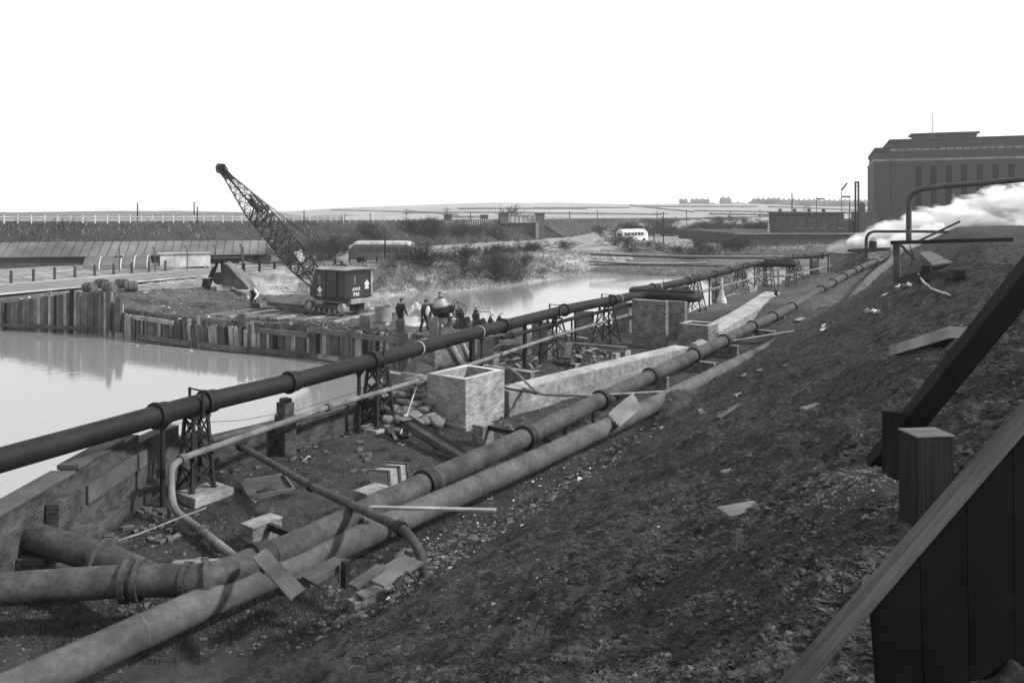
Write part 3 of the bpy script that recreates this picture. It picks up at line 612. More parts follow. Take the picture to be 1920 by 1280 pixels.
openbox('smaller open topped brick box on the long concrete wall beyond', PD(1328, 41.4, 0), 1.35, 1.62, G0, -5.68, .2, 'brickmid', ledge=False)
# ---- long concrete wall
def duct(lab, pts, wd, z0, z1, step, name='concrete_duct'):
    rt = thing(name, lab, 'concrete wall', (pts[0][0], pts[0][1], z0))
    mb = MB(); sh = []
    for (a, b) in zip(pts[:-1], pts[1:]):
        a = Vector((a[0], a[1], 0)); b = Vector((b[0], b[1], 0)); d = (b - a).normalized(); n = Vector((-d.y, d.x, 0)); L = (b - a).length
        T = Matrix(((d.x, n.x, 0, a.x), (d.y, n.y, 0, a.y), (0, 0, 1, 0), (0, 0, 0, 1)))
        x = 0; 
        while x < L - .01:
            s = min(4.2, L - x); j = random.uniform(-.012, .012)
            mb.box((x + .004, 0 + j, z0), (x + s - .004, wd, z1 + j), 0, T); x += s
        mb.box((0, -.05, z0 - .1), (L, -.0 + .02, z1 - .48), 0, T)
    mb.build('wall', M['concrete'], rt, bevel=.025)
    mb = MB()
    for (a, b) in zip(pts[:-1], pts[1:]):
        a = Vector((a[0], a[1], 0)); b = Vector((b[0], b[1], 0)); d = (b - a).normalized(); n = Vector((-d.y, d.x, 0)); L = (b - a).length; T = Matrix(((d.x, n.x, 0, a.x), (d.y, n.y, 0, a.y), (0, 0, 1, 0), (0, 0, 0, 1))); mb.box((.03, .025, z1 - .05), (L - .03, wd - .025, z1 + .022), 0, T)
    mb.build('top_screed', M['screed'], rt, bevel=.01); return rt
duct('long pale concrete wall running from the open brick box past the timber heap', [(-.12, 28.85), (3.4, 32.9), (8.6, 38.7)], .85, G0, -6.33, 0)
duct('far stretch of pale concrete wall right of the smaller brick box', [(10.9, 42.3), (15.6, 51.6), (21.6, 64.5)], 1.25, G0 - .2, -6.15, 0)
mb = MB(); mb.lathe((9.0, 39.0, -6.55), A_, [(-.5, .0), (-.5, .42), (.5, .46), (.6, .5), (.6, 0)], 20); mb.build('concrete_pipe_end', M['concrete'], label='rounded concrete socket where the wall meets the smaller brick box', cat='concrete socket')
mb = MB(); q = PD(1455, 62, 0); mb.grain = 1; mb.beam((q.x, q.y, -6.9), (q.x, q.y, -5.75), .2, .16); mb.build('dark_stub_post', M['wooddark'], label='short dark post at the far end of the concrete wall', cat='post')
# ---- river wall (brick) with coping, left
def wallrun(rt, pts, wd, z0, zt, mat, part, cop=None, m='A'):
    mb = MB(); mc = MB()
    for i, (a, b) in enumerate(zip(pts[:-1], pts[1:])):
        a = Vector((a[0], a[1], 0)); b = Vector((b[0], b[1], 0)); d = (b - a).normalized(); n = Vector((-d.y, d.x, 0)); L = (b - a).length
        T = Matrix(((d.x, n.x, 0, a.x), (d.y, n.y, 0, a.y), (0, 0, 1, 0), (0, 0, 0, 1))); z = zt[i] if hasattr(zt, '__len__') else zt
        mb.box((0, 0, z0), (L, wd, z), 0, T)
        if cop: mc.box((0, -.05, z + .002), (L, wd + .04, z + cop), 0, T)
    mb.build(part, M[mat], rt, bevel=.006)
    if cop: mc.build('coping', M['conc_dark'], rt, bevel=.01)
rt = thing('river_wall', 'low sooty brick river wall with flat coping running toward the sandbags', 'brick wall', (-8.4, 22.7, G0))
wallrun(rt, [(-8.45, 22.6), (-6.6, 25.0), (-4.6, 28.1), (-3.4, 29.9)], .36, -8.6, [-6.36, -6.38, -6.45], 'brickdark', 'brickwork', .09)
rt = thing('left_river_wall', 'taller dark river wall on the far left with patched concrete face', 'brick wall', (-9.5, 19, G0))
wallrun(rt, [(-9.45, 6), (-9.42, 17.3), (-9.4, 20.2), (-9.1, 21.9), (-8.5, 22.58)], .4, -8.6, [-5.52, -5.5, -5.7, -6.1], 'brickdark', 'brickwork', .0)
mb = MB(); T = Matrix.Identity(4)
mb.box((-9.9, 6, -5.515), (-9.36, 17.2, -5.45)); mb.box((-9.86, 17.35, -5.495), (-9.37, 19.4, -5.38)); mb.build('coping', M['conc_dark'], rt, bevel=.02)
mb = MB(); mb.box((-9.40 + 0, 17.7, -6.35), (-9.345, 20.9, -5.95)); mb.build('concrete_panel', M['conc_dark'], rt, bevel=.01)
mb = MB(); mb.box((-9.40, 16.2, -7.4), (-9.18, 21.6, -6.85)); mb.box((-9.4, 15.2, -8), (-8.85, 17.0, -6.5)); mb.box((-9.4, 16.1, -6.498), (-9.1, 16.9, -5.8), 0, None, .9); mb.build('brick_buttress', M['brickdark'], rt, bevel=.01)
# low brick stub walls near the basin's closed end and behind the box
for px, D, la, lb, z1, mat, lab in ((800, 31.5, .3, 1.4, -6.35, 'brickmid', 'low brick stub wall behind the sandbags'), (760, 32.6, .3, 1.3, -6.5, 'brickmid', 'low brick ledge with pale top above the sandbags'), (995, 33.5, .3, 2.6, -6.55, 'brickmid', 'low brick wall running behind the open box')):
    v = under(px, D); block('low_brick_wall', lab, 'low wall', (v.x, v.y, 0), la, lb, G0 - .3, z1, mat, coping=.03)
# ---- brick piers with steel bearers under the collared pipe
GB = 'brick piers with steel bearers under the collared pipe'
def pier(px, py, D, la, lb, zt, bl, lab, bdir=B_, crown=False, mat='brickmid', beam=True):
    v = under(px, D); zb = Hz(v.x, v.y) - .15
    rt = thing('pipe_support_pier', lab, 'pipe support', (v.x, v.y, zb), GB)
    M4 = Matrix(((-B_.x, A_.x, 0, v.x), (-B_.y, A_.y, 0, v.y), (0, 0, 1, 0), (0, 0, 0, 1)))
    mb = MB(); mb.prism([(0, 0), (0, la), (lb, la), (lb, 0)], zb, zt - .03, M4); mb.build('brickwork', M[mat], rt, bevel=.006)
    mb = MB(); mb.prism([(-.015, -.015), (-.015, la + .015), (lb + .015, la + .015), (lb + .015, -.015)], zt - .028, zt, M4); mb.build('mortar_top', M['concrete'], rt, bevel=.008)
    if beam:
        a = M4 @ Vector((lb * .35, la * .55, zt + .0)); b = a + bdir * bl; mb = MB(); h = .13
        mb.beam(a + UP * -.04, b + UP * -.04, .1, .012); mb.beam(a + UP * (-.04 - h), b + UP * (-.04 - h), .1, .012); mb.beam(a + UP * (-.04 - h / 2), b + UP * (-.04 - h / 2), .012, h - .014); mb.build('steel_bearer', M['iron'], rt)
pier(474, 1030, 17.0, .75, .42, -6.6, 1.9, 'brick pier with steel bearer standing in the grass near the bottom left')
pier(688, 945, 19.0, .7, .45, -6.58, 1.6, 'brick pier with a chipped top in front of the wooden crate')
pier(905, 845, 25.0, .55, .42, -6.55, 2.0, 'brick pier and bearer at the corner of the open brick box')
pier(1250, 740, 32.8, .22, .75, -6.6, .8, 'dark brick pier with pale edge under the third collar', bdir=-B_)
pier(1338, 705, 36.5, .3, 1.0, -6.7, 1.0, 'low brick pier with a bearer just above the buried pale pipe', bdir=-B_)
pier(1382, 672, 40.6, .22, .95, -6.58, .8, 'brick pier with bright edge at the fifth collar', bdir=-B_)
pier(1452, 640, 44.5, .3, 1.1, -6.4, 1.2, 'brick pier beneath the thin cable', bdir=-B_)
pier(1470, 604, 50.5, .25, 1.0, -6.2, .6, 'farthest small brick pier under the collared pipe', bdir=-B_)
for a, b in (((1000, 28.5), (1040, 24)), ((1010, 24.6), (1045, 23.4))): pass
mb = MB(); mb.beam(PD(985, 25.1, -6.67), PD(1050, 23.3, -6.67), .12, .14); mb.build('steel_bearer_stub', M['iron'], label='short dark bearer between the collared and pale pipes beyond the box', cat='steel bearer')
for px, D, lab in ((1060, 25.5, 'thin dark stake between the pipes'), (1112, 27.0, 'thin dark stake beneath the fourth collar')):
    v = under(px, D); mb = MB(); mb.grain = 1; mb.beam((v.x, v.y, G0 - .1), (v.x, v.y, G0 + .75), .09, .09); mb.build('stake', M['wooddark'], label=lab, cat='stake')
# brick pedestal low left with broken slab, and brick footings under the near pipe
v = under(408, 15.6); rt = thing('slab_topped_pedestal', 'small brick pedestal with a broken concrete slab beside the pipe bend', 'pedestal', (v.x, v.y, G0))
mb = MB(); T = Matrix.Translation((v.x - .45, v.y - .2, 0)) @ Matrix.Rotation(.1, 4, 'Z'); mb.box((-.45, -.1, G0 - .1), (.45, .35, -6.88), 0, T); mb.build('brickwork', M['brickmid'], rt, bevel=.008)
mb = MB(); mb.prism([(-.5, -.05), (-.42, .42), (.1, .46), (.5, .4), (.44, -.1), (.2, -.02), (.0, -.12)], -6.878, -6.76, T); mb.build('slab', M['concrete2'], rt, bevel=.015)
mb = MB(); mb.grain = 1; mb.beam(T @ Vector((-.12, -.16, -7.2)), T @ Vector((-.1, -.08, -6.83)), .12, .05); mb.beam(T @ Vector((.18, -.35, -6.95)), T @ Vector((.4, .1, -6.78)), .12, .06); mb.build('timber_wedge', M['woodmid'], rt)
v = under(700, 14.4); rt = thing('broken_brick_footing', 'stepped broken brick footing under the pale pipe at the bottom', 'brick footing', (v.x, v.y, G0)); mb = MB()
T = Matrix.Translation((v.x, v.y, G0)) @ Matrix.Rotation(YAW - .2, 4, 'Z')
mb.box((-.45, -.12, -.2), (.4, .14, .42), 0, T); mb.box((-.62, -.14, -.2), (-.452, .13, .2), 0, T); mb.box((-.8, -.15, -.2), (-.622, .12, .06), 0, T); mb.build('brickwork', M['brickmid'], rt, bevel=.01)
mb = MB(); mb.box((-.3, -.13, .422), (.36, .12, .50), 0, T); mb.build('top_course', M['brickmid'], rt, bevel=.01)
# ================================================================ sheet piling, spoil bank, crane, men, plant
# ---- timber sheet piling along the far side of the basin
PL = [(-75, 66.2), (-28.3, 54.3), (-18.9, 48.5), (-10.7, 44.8), (-4.4, 40.6)]
rt = thing('sheet_piling', 'long wall of upright timber piles holding back the spoil bank across the basin', 'timber piling', (-18.9, 48.5, WZ))
mbs = MB(); mbs.grain = 1; mbw = MB(); rnd = random.Random(3)
def pl_at(s):
    for a, b in zip(PL[:-1], PL[1:]):
        L = math.dist(a, b)
        if s <= L: t = s / L; return Vector((a[0] + (b[0] - a[0]) * t, a[1] + (b[1] - a[1]) * t, 0)), Vector((b[0] - a[0], b[1] - a[1], 0)).normalized()
        s -= L
    return Vector((PL[-1][0], PL[-1][1], 0)), Vector((b[0] - a[0], b[1] - a[1], 0)).normalized()
def pl_top(px):
    return float(np.interp(px, [0, 150, 207, 212, 240, 330, 345, 560, 585, 700, 815], [-6.1, -5.2, -5.0, -5.7, -6.45, -6.5, -6.55, -6.6, -6.2, -6.15, -6.0]))
s = 24.0; total = sum(math.dist(a, b) for a, b in zip(PL[:-1], PL[1:]))
while s < total:
    w_ = rnd.uniform(.2, .34); p, d = pl_at(s); px = projx(p); zt = pl_top(px) + rnd.uniform(-.07, .07); n = Vector((d.y, -d.x, 0))
    if rnd.random() < .06: zt += .3
    lean = rnd.uniform(-.03, .03) + (.16 if 350 < px < 450 else .0); o = rnd.choice([0, .05, .1]) * rnd.random()
    mbs.beam(p + n * o + UP * (WZ - .6), p + n * o + UP * zt + d * lean * -1.5, w_ - .015, .1, rnd.choice([0, 1, 1, 2, 0, 1, 3, 0, 3]), n)
    s += w_
mbs.build('piles', [M['wood'], M['woodmid'], M['wooddark'], M['woodlight']], rt)
def wale(pxa, za, pxb, zb, lab, h=.24, mat='woodmid', out=.14):
    pts = []
    for px, z in ((pxa, za), (pxb, zb)):
        best = min((abs(projx(pl_at(s * .1)[0]) - px), s * .1) for s in range(int(total * 10))); p, d = pl_at(best[1]); pts.append(p + Vector((d.y, -d.x, 0)) * out + UP * z)
    mb = MB(); mb.beam(pts[0], pts[1], .12, h); mb.build('waling', M[mat], rt)
wale(253, -6.52, 328, -6.62, '', .26, 'woodlight'); wale(482, -6.62, 582, -6.68, '', .3); wale(583, -6.35, 700, -6.42, '', .3); wale(700, -6.42, 818, -6.42, '', .3)
wale(265, -7.72, 362, -7.75, '', .3, 'woodmid', .22); wale(378, -7.75, 470, -7.8, '', .3, 'woodmid', .22); wale(472, -7.75, 600, -7.82, '', .3, 'wood', .22); wale(602, -7.8, 640, -7.8, '', .26, 'woodlight', .22); wale(640, -7.8, 700, -7.8, '', .3, 'woodmid', .22); wale(0, -7.6, 170, -7.6, '', .25, 'wood', .2)
GPO = 'stout timber posts standing on the sheet piling'
for i, (px, D, z0, z1, w_, lab) in enumerate(((205, 53.0, -7.6, -4.7, .22, 'tall leaning dark post at the left end of the piling'), (222, 52.4, -7.6, -5.35, .34, 'dark round topped post beside the stepped piling'), (354, 49.6, -7.0, -6.35, .25, 'short pale board nailed on the piling left of centre'), (373, 49.5, -7.0, -6.2, .2, 'pale leaning stub board on the piling'), (453, 48.6, -6.9, -5.95, .42, 'square dark post on the piling left of the crane'), (463, 47.9, -7.3, -6.35, .22, 'longer of two pale stub boards below the crane track'), (474, 47.8, -7.1, -6.25, .2, 'shorter of two pale stub boards below the crane track'), (567, 46.6, -6.9, -6.1, .5, 'broad dark stump at the crane track end'), (684, 44.6, -7, -5.52, .6, 'broad square timber post right of the crane tracks'), (752, 42.6, -7, -5.5, .45, 'dark timber post in front of the man in a jacket'), (813, 41.2, -7, -5.2, .42, 'tall timber post in front of the concrete mixer'), (824, 41.6, -7, -5.3, .15, 'thin light edged post right of the mixer post'))):
    a = PD(px, D, z0); b = PD(px, D, z1); mb = MB(); mb.grain = 1
    mb.beam(a, b + Vector((.05 * (i % 3 - 1), 0, 0)), w_, w_ * .7 if i not in (2, 3, 5, 6) else .05, 0, Vector((0, 1, 0))); mb.build('timber_post', M['woodlight' if i in (2, 3, 5, 6) else ('woodmid' if i in (8, 10, 11) else 'wood')], label=lab, cat='post', group=GPO)
mb = MB(); mb.beam(P(243, 645, WZ + .04), P(258, 647, WZ + .04), .15, .06); mb.beam(P(275, 648, WZ + .04), P(360, 657, WZ + .04), .22, .07); mb.build('floating_timber', M['woodlight'], label='pale timber baulk floating in the basin beside the piling', cat='floating timber')
mb = MB(); mb.beam(P(728, 719, -7.6), P(800, 727, -7.4), .12, .08); mb.build('plank_on_mud', M['woodmid'], label='dark edged plank on the mud below the end of the piling', cat='plank')
# ---- timber mats and boards by the crane
def boards(name, lab, lst, mat, cat='timber', parent=None):
    mb = MB()
    for a, b, w_, h in lst: mb.beam(a, b, w_, h)
    return mb.build(name, M[mat], parent, lab, cat)
cz = -6.13
rt = thing('timber_mats', 'rough timber mats laid on the earth under and left of the crane tracks', 'timber mats', (-12.5, 50, cz - .3)); rnd = random.Random(5)
for i in range(16):
    c = Vector((-18.6 + i * .58 + rnd.uniform(-.1, .1), 52.6 - i * .26, cz - .10 + rnd.uniform(-.03, .02) - max(0, (7 - i)) * .02)); d = Vector((.42 + rnd.uniform(-.12, .12), .9, 0)).normalized()
    mb = MB(); mb.beam(c - d * 1.9, c + d * rnd.uniform(2.2, 3.0), .26, .14); mb.build('baulk', M['woodmid' if i % 3 else 'woodlight'], rt)
boards('timber_track_beam', 'pair of long dark beams leading left from the crane tracks', [(PD(505, 54.5, -5.95), PD(575, 52.4, -5.95), .3, .25), (PD(520, 52.5, -6.0), PD(590, 50.2, -6.0), .3, .2)], 'wood')
mb = MB(); rnd = random.Random(8)
for i in range(15):
    p = P(585 + i * 15, 603 + i * 1.9, -6.28); mb.beam(p + Vector((-.12, -.25, rnd.uniform(-.03, .03))), p + Vector((.0, .4, 0)), .26, .15)
mb.build('sleeper_ends', M['wood'], label='row of dark sleeper ends along the back of the waling below the crane', cat='sleepers')
# ---- excavator crane
def excavator():
    c = Vector((-10.85, 51.1, -6.08)); th = math.atan2(.60, -.80); T = Matrix.Translation(c) @ Matrix.Rotation(th, 4, 'Z')
    rt = thing('crawler_crane', 'dark crawler crane with boxy cab and long raised lattice boom on the spoil bank', 'crane', c)
    W = lambda x, y, z: T @ Vector((x, y, z))
    for sy in (1, -1):                                                # tracks
        y0, y1 = sy * .62, sy * 1.1; y0, y1 = min(y0, y1), max(y0, y1); r = .34; xs = (-1.05, 1.95); prof = []
        for k in range(9): a = math.pi / 2 + math.pi * k / 8; prof.append((xs[0] + r * math.cos(a), .36 + r * math.sin(a)))
        for k in range(9): a = -math.pi / 2 + math.pi * k / 8; prof.append((xs[1] + r * math.cos(a), .36 + r * math.sin(a)))
        mb = MB(); L = 0; seg = []
        n = len(prof)
        for i in range(n):
            a = Vector((prof[i][0], 0, prof[i][1])); b = Vector((prof[(i + 1) % n][0], 0, prof[(i + 1) % n][1])); l = (b - a).length; k = max(1, round(l / .14))
            for j in range(k): seg.append((a.lerp(b, j / k), a.lerp(b, (j + 1) / k)))
        for a, b in seg:
            nrm = (b - a).cross(Vector((0, 1, 0))).normalized(); m = (a + b) / 2; e = (b - a) * .44
            q = [W(v.x, yy, v.z) for yy in (y0, y1) for v in (m - e, m + e)]
            q2 = [W(v.x, yy, v.z) for yy in (y0, y1) for v in (m - e + nrm * -.045, m + e + nrm * -.045)]
            mb.hexa([q[0], q[1], q[3], q[2], q2[0], q2[1], q2[3], q2[2]], (.12, .46, .045))
        trk = mb.build('crawler_track', M['steel'], rt)
        mb = MB(); mb.box((xs[0] + .1, y0 + .08, .2), (xs[1] - .1, y1 - .08, .5), 0, T); mb.box((xs[0] + .3, y0 + .02, .26), (xs[1] - .3, y1 - .02, .42), 0, T); mb.build('track_frame', M['cab'], trk, bevel=.02)
        for k, x in enumerate(np.linspace(xs[0], xs[1], 7)):
            rr = .27 if k in (0, 6) else .12; mb = MB(); z = .36 if k in (0, 6) else .15; mb.lathe(W(x, (y0 + y1) / 2, z), T.to_3x3() @ Vector((0, 1, 0)), [(-.2, 0), (-.2, rr), (.2, rr), (.2, 0)], 14, 0, False); mb.build('track_wheel', M['steel'], trk)
    mb = MB(); mb.box((-1.0, -.7, .3), (1.0, .7, .62), 0, T); mb.lathe(W(0, 0, .68), UP, [(-.1, .75), (.1, .75), (.1, 0)], 24); mb.box((-1.45, -.95, .78), (1.6, .95, .94), 0, T); mb.build('undercarriage', M['cab'], rt, bevel=.01)
    mb = MB(); mb.box((-1.72, -.75, .62), (-1.42, .75, .93), 0, T); mb.build('counterweight', M['steel'], rt, bevel=.03)
    # house: profile in x-z with sloping nose, extruded in y
    prof = [(-1.62, .95), (1.75, .95), (1.82, 1.25), (1.35, 2.55), (1.2, 2.72), (-1.62, 2.72)]
    Mx = T @ Matrix(((1, 0, 0, 0), (0, 0, -1, 0), (0, 1, 0, 0), (0, 0, 0, 1)))
    mb = MB(); mb.prism(prof, -1.12, 1.12, Mx); hs = mb.build('cab_house', M['cab'], rt, bevel=.06)
    # roof
    mb = MB(); nx, ny = 12, 9; rows = []
    for i in range(nx + 1):
        row = []
        for j in range(ny + 1):
            x = -1.72 + 3.05 * i / nx; y = -1.2 + 2.4 * j / ny; z = 2.73 + .17 * (1 - abs(y / 1.2) ** 2.5) * (1 - abs((x + .2) / 1.55) ** 4 * .8); row.append(W(x, y, z))
        rows.append(row)
    for i in range(nx):
        for j in range(ny): mb.face([rows[i][j], rows[i + 1][j], rows[i + 1][j + 1], rows[i][j + 1]], None, 0, True)
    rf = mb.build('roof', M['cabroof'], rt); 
    mb = MB(); mb.box((-1.72, -1.2, 2.64), (1.33, 1.2, 2.735), 0, T); mb.build('roof_edge', M['cab'], rf, bevel=.03)
    mb = MB(); mb.box((-.3, -.5, 2.86), (.5, .1, 3.0), 0, T, .8); mb.tube([W(-.6, .2, 2.85), W(-.6, .2, 3.02)], .06, 8); mb.build('roof_hatch', M['cab'], rf, bevel=.02)
    # side (local +y): window, door, panel
    mb = MB(); mb.box((.62, 1.121, 1.75), (.98, 1.135, 2.35), 0, T); mb.build('cab_window', M['nissen'], rt)
    dr = MB(); dr.box((-.9, 1.121, 1.03), (.2, 1.15, 2.6), 0, T); dr = dr.build('sliding_door', M['cab'], rt, bevel=.01)
    mb = MB(); mb.box((-.88, 1.151, 1.03), (-.84, 1.165, 2.6), 0, T); mb.box((.14, 1.151, 1.03), (.18, 1.165, 2.6), 0, T); mb.build('door_edge', M['black'], dr)
    mb = MB(); mb.box((-1.635, -.98, 1.06), (-1.622, .9, 2.5), 0, T); bk = mb.build('rear_panel', M['cab'], rt)
    mb = MB(); mb.box((-1.65, -.92, 1.02), (-1.637, -.86, 2.5), 0, T); mb.box((-1.65, -.98, 2.47), (-1.637, .9, 2.5), 0, T); mb.build('panel_edge', M['black'], bk)
    mb = MB(); mb.box((-1.645, -1.12, 1.0), (-1.637, -.95, 2.66), 0, T); mb.build('corner_strip', M['steel'], rt)
    mb = MB(); mb.box((-1.645, .45, 1.85), (-1.637, .3, 2.35), 0, T); mb.build('rear_slit_window', M['nissen'], rt)
    # emblems: white oval, small crest above and plate beneath
    def emblem(o, ex, ey, k=1.0):
        mb = MB(); n = 22; nrm = ex.cross(ey)
        def ell(cx, cy, a, b): return [o + ex * (cx + a * math.cos(2 * math.pi * i / n)) + ey * (cy + b * math.sin(2 * math.pi * i / n)) for i in range(n)]
        for cx, cy, a, b in ((0, 0, .22 * k, .14 * k), (0, .17 * k, .09 * k, .06 * k), (0, -.17 * k, .1 * k, .04 * k)):
            e = ell(cx, cy, a, b); mb.face(e); e2 = [v + nrm * -.01 for v in e]
            for i in range(n): mb.face([e[i], e2[i], e2[(i + 1) % n], e[(i + 1) % n]])
        em = mb.build('emblem', M['white'], rt); return em
    R3 = T.to_3x3(); fx = R3 @ Vector((1, 0, 0)); fy = R3 @ Vector((0, 1, 0))
    emblem(W(.78, 1.14, 1.42), -fx, UP, .95); emblem(W(-1.648, -.62, 1.82), -fy, UP, .95)
    mb = MB(); mb.box((-1.652, -.78, 1.5), (-1.64, -.45, 1.64), 0, T); mb.build('makers_plate', M['whitegrub'], rt)
    def text(s, o, ex, size, nm='lettering'):
        cu = bpy.data.curves.new(nm, 'FONT'); cu.body = s; cu.size = size; cu.extrude = .004; cu.offset = .012 * size / .3; cu.space_character = 1.15
        to = bpy.data.objects.new('tmp', cu); S.collection.objects.link(to); dg = bpy.context.evaluated_depsgraph_get(); me = bpy.data.meshes.new_from_object(to.evaluated_get(dg)); bpy.data.objects.remove(to)
        ez = ex.cross(UP); X = Matrix(((ex.x, 0, ez.x, 0), (ex.y, 0, ez.y, 0), (0, 1, ez.z, 0), (0, 0, 0, 1)))
        X = Matrix.Translation(o - OFF[rt]) @ Matrix(((ex.x, UP.x, ez.x, 0), (ex.y, UP.y, ez.y, 0), (ex.z, UP.z, ez.z, 0), (0, 0, 0, 1)))
        me.transform(X); me.materials.clear(); me.materials.append(M['white']); ob = bpy.data.objects.new(nm, me); S.collection.objects.link(ob); ob.parent = rt; return ob
    text('AWE', W(-1.65, .58, 1.45), -fy, .27); text('743', W(-1.65, .52, 1.12), -fy, .30); text('R WE', W(1.03, 1.138, 1.03), -fx, .17)
    # A-frame and boom
    foot = Vector((1.9, 0, 1.35)); tipz = 3.78 - c.z; a = c + (T.to_3x3() @ foot)
    # solve tip along forward direction at pixel 412
    s_ = 0; best = (9e9, 0)
    for i in range(600):
        s_ = i * .03; q = T @ Vector((1.9 + s_, 0, 0)); e = abs(projx(q) - 414)
        if e < best[0]: best = (e, s_)
    q = T @ Vector((1.9 + best[1], 0, 0)); zt = (405 - 316) / F * q.y - c.z; tip = Vector((1.9 + best[1], 0, zt))
    ax = (tip - foot); L = ax.length; ax = ax / L; up = Vector((-ax.z, 0, ax.x)); print('boom', L, best)
    def sect(u):
        wy = np.interp(u, [0, .06, .22, .62, .92, 1], [.5, .6, .62, .62, .24, .22]); hz = np.interp(u, [0, .18, .3, .62, .92, 1], [.06, .5, .52, .5, .14, .14]); return float(wy), float(hz)
    def bp(u, sy, sz):
        wy, hz = sect(u); q = foot + ax * (L * u) + Vector((0, 1, 0)) * sy * wy + up * sz * hz; return T @ q
    bm_ = thing_part = None
    mb = MB(); us = [0, .06, .18, .3, .46, .62, .78, .92, 1]
    for sy in (-1, 1):
        for sz in (-1, 1):
            for u0, u1 in zip(us[:-1], us[1:]): mb.tube([bp(u0, sy, sz), bp(u1, sy, sz)], .045 if u0 > .1 else .06, 6)
    boom = mb.build('boom', M['iron'], rt)
    mb = MB(); N = 26
    for i in range(N):
        u0 = .1 + .8 * i / N; u1 = .1 + .8 * (i + 1) / N
        for a0, b0 in (((-1, -1), (-1, 1)), ((1, -1), (1, 1)), ((-1, 1), (1, 1)), ((-1, -1), (1, -1))):
            if i % 2: a0, b0 = b0, a0
            mb.tube([bp(u0, *a0), bp(u1, *b0)], .022, 5, 0, False)
            if i % 2 == 0: mb.tube([bp(u0, *a0), bp(u0, *b0)], .02, 5, 0, False)
    mb.build('boom_lacing', M['iron'], boom)
    for u in (.14, .36, .40, .54, .58):
        mb = MB(); mb.beam(bp(u, -1, -1), bp(u, 1, -1), .16, .1); mb.beam(bp(u + .015, -1, 1), bp(u - .02, 1, -1), .1, .1); mb.beam(bp(u, 1, -1), bp(u + .015, 1, 1), .08, .08); mb.beam(bp(u, -1, -1), bp(u + .015, -1, 1), .08, .08); mb.build('boom_gusset', M['cab'], boom)
    mb = MB(); d = T.to_3x3() @ Vector((0, 1, 0)); q = bp(1, 0, 0)
    for o in (-.16, 0, .16): mb.lathe(q + d * o, d, [(-.05, 0), (-.05, .36), (0, .28), (.05, .36), (.05, 0)], 20)
    mb.beam(bp(.9, -1, 0), bp(1.01, -1, 0), .3, .08); mb.beam(bp(.9, 1, 0), bp(1.01, 1, 0), .3, .08); mb.lathe(bp(.965, 0, 1.5), d, [(-.1, 0), (-.1, .22), (.1, .22), (.1, 0)], 16)
    mb.build('boom_head_sheaves', M['cab'], boom)
    mb = MB()                                                     # fairlead and spare block half way
    for u, k in ((.60, .2), (.64, .17), (.68, .16)): mb.lathe(bp(u, .1, .6), d, [(-.22, 0), (-.22, k), (.22, k), (.22, 0)], 12)
    mb.beam(bp(.57, .5, 1), bp(.70, .2, 1.3), .15, .12); mb.beam(bp(.57, -.5, 1), bp(.70, -.5, 1.3), .15, .12); mb.beam(bp(.6, -.8, 1), bp(.6, .8, 1), .1, .3); mb.build('fairlead_block', M['cab'], boom)
    mb = MB(); pk = W(.2, 0, 3.15)
    for o in (-.12, .05, .18): mb.tube([pk + d * o, bp(.97, o * 2, 1.2)], .012, 4)
    for o in (-.2, .2): mb.tube([W(1.3, o, 2.2), bp(.6, o, 1), bp(.97, o, .9)], .012, 4)
    mb.tube([pk + d * -.2, bp(.62, -1, 1.1)], .014, 4); mb.tube([pk + d * .2, bp(.62, 1, 1.1)], .014, 4)
    mb.build('hoist_rope', M['iron'], rt)
    mb = MB(); mb.beam(W(.9, .35, 2.6), W(.2, .25, 3.18), .07, .07); mb.beam(W(.9, -.35, 2.6), W(.2, -.25, 3.18), .07, .07); mb.beam(W(-1.0, 0, 2.7), W(.2, 0, 3.16), .06, .06); mb.beam(W(.2, -.3, 3.15), W(.2, .3, 3.15), .06, .06); mb.build('gantry_frame', M['cab'], rt)
excavator()
# ---- concrete skip (bucket)
c = P(719, 608, -6.25); rt = thing('concrete_skip', 'pale steel concrete bucket with a triangular lifting bail', 'bucket', c)
mb = MB(); mb.lathe(c, UP, [(.12, 0), (.12, .42), (.2, .47), (1.05, .52), (1.08, .54), (1.08, .5), (1.02, .49), (.25, .42), (.22, 0)], 28); mb.build('bucket', M['steel'], rt)
mb = MB(); mb.lathe(c, UP, [(0, .30), (0, .4), (.118, .4), (.118, .3)], 24); mb.build('base_ring', M['cab'], rt)
mb = MB(); ap = c + UP * 1.55; a_ = c + Vector((-.52, .05, 1.02)); b2 = c + Vector((.52, -.05, 1.02)); mb.tube([a_ - UP * .5, a_, ap, b2, b2 - UP * .3], .022, 6); mb.build('lifting_bail', M['band'], rt)
# ---- gravel heap
def heap(name, lab, c, rx, ry, h, mat, cat='heap', n=40, seed=0, kind=None, nz=.25):
    th, rr = np.meshgrid(np.linspace(0, 2 * np.pi, n, endpoint=False), np.linspace(0, 1, n // 2), indexing='ij')
    x = rr * np.cos(th); y = rr * np.sin(th); z = (1 - rr) ** 1.1 * (1 + nz * fbm(x * 3 + seed, y * 3, 4, seed)) + (1 - rr) * .15 * fbm(x * 9, y * 9 + seed, 2, seed + 3)
    V = np.stack([c[0] + x * rx, c[1] + y * ry, c[2] - .12 + z * h], -1); m = V.shape[1]; Q = []
    for i in range(n):
        for j in range(m - 1): a = i * m + j; b = ((i + 1) % n) * m + j; Q.append((a, a + 1, b + 1, b))
    return npmesh(name, V.reshape(-1, 3), Q, M[mat], lab, cat, smooth=True, kind=kind)
heap('gravel_heap', 'pale heap of sand and gravel between the two standing men', PD(778, 46.6, -6.3), 1.8, 1.5, 1.3, 'pale', 'gravel heap', seed=4)
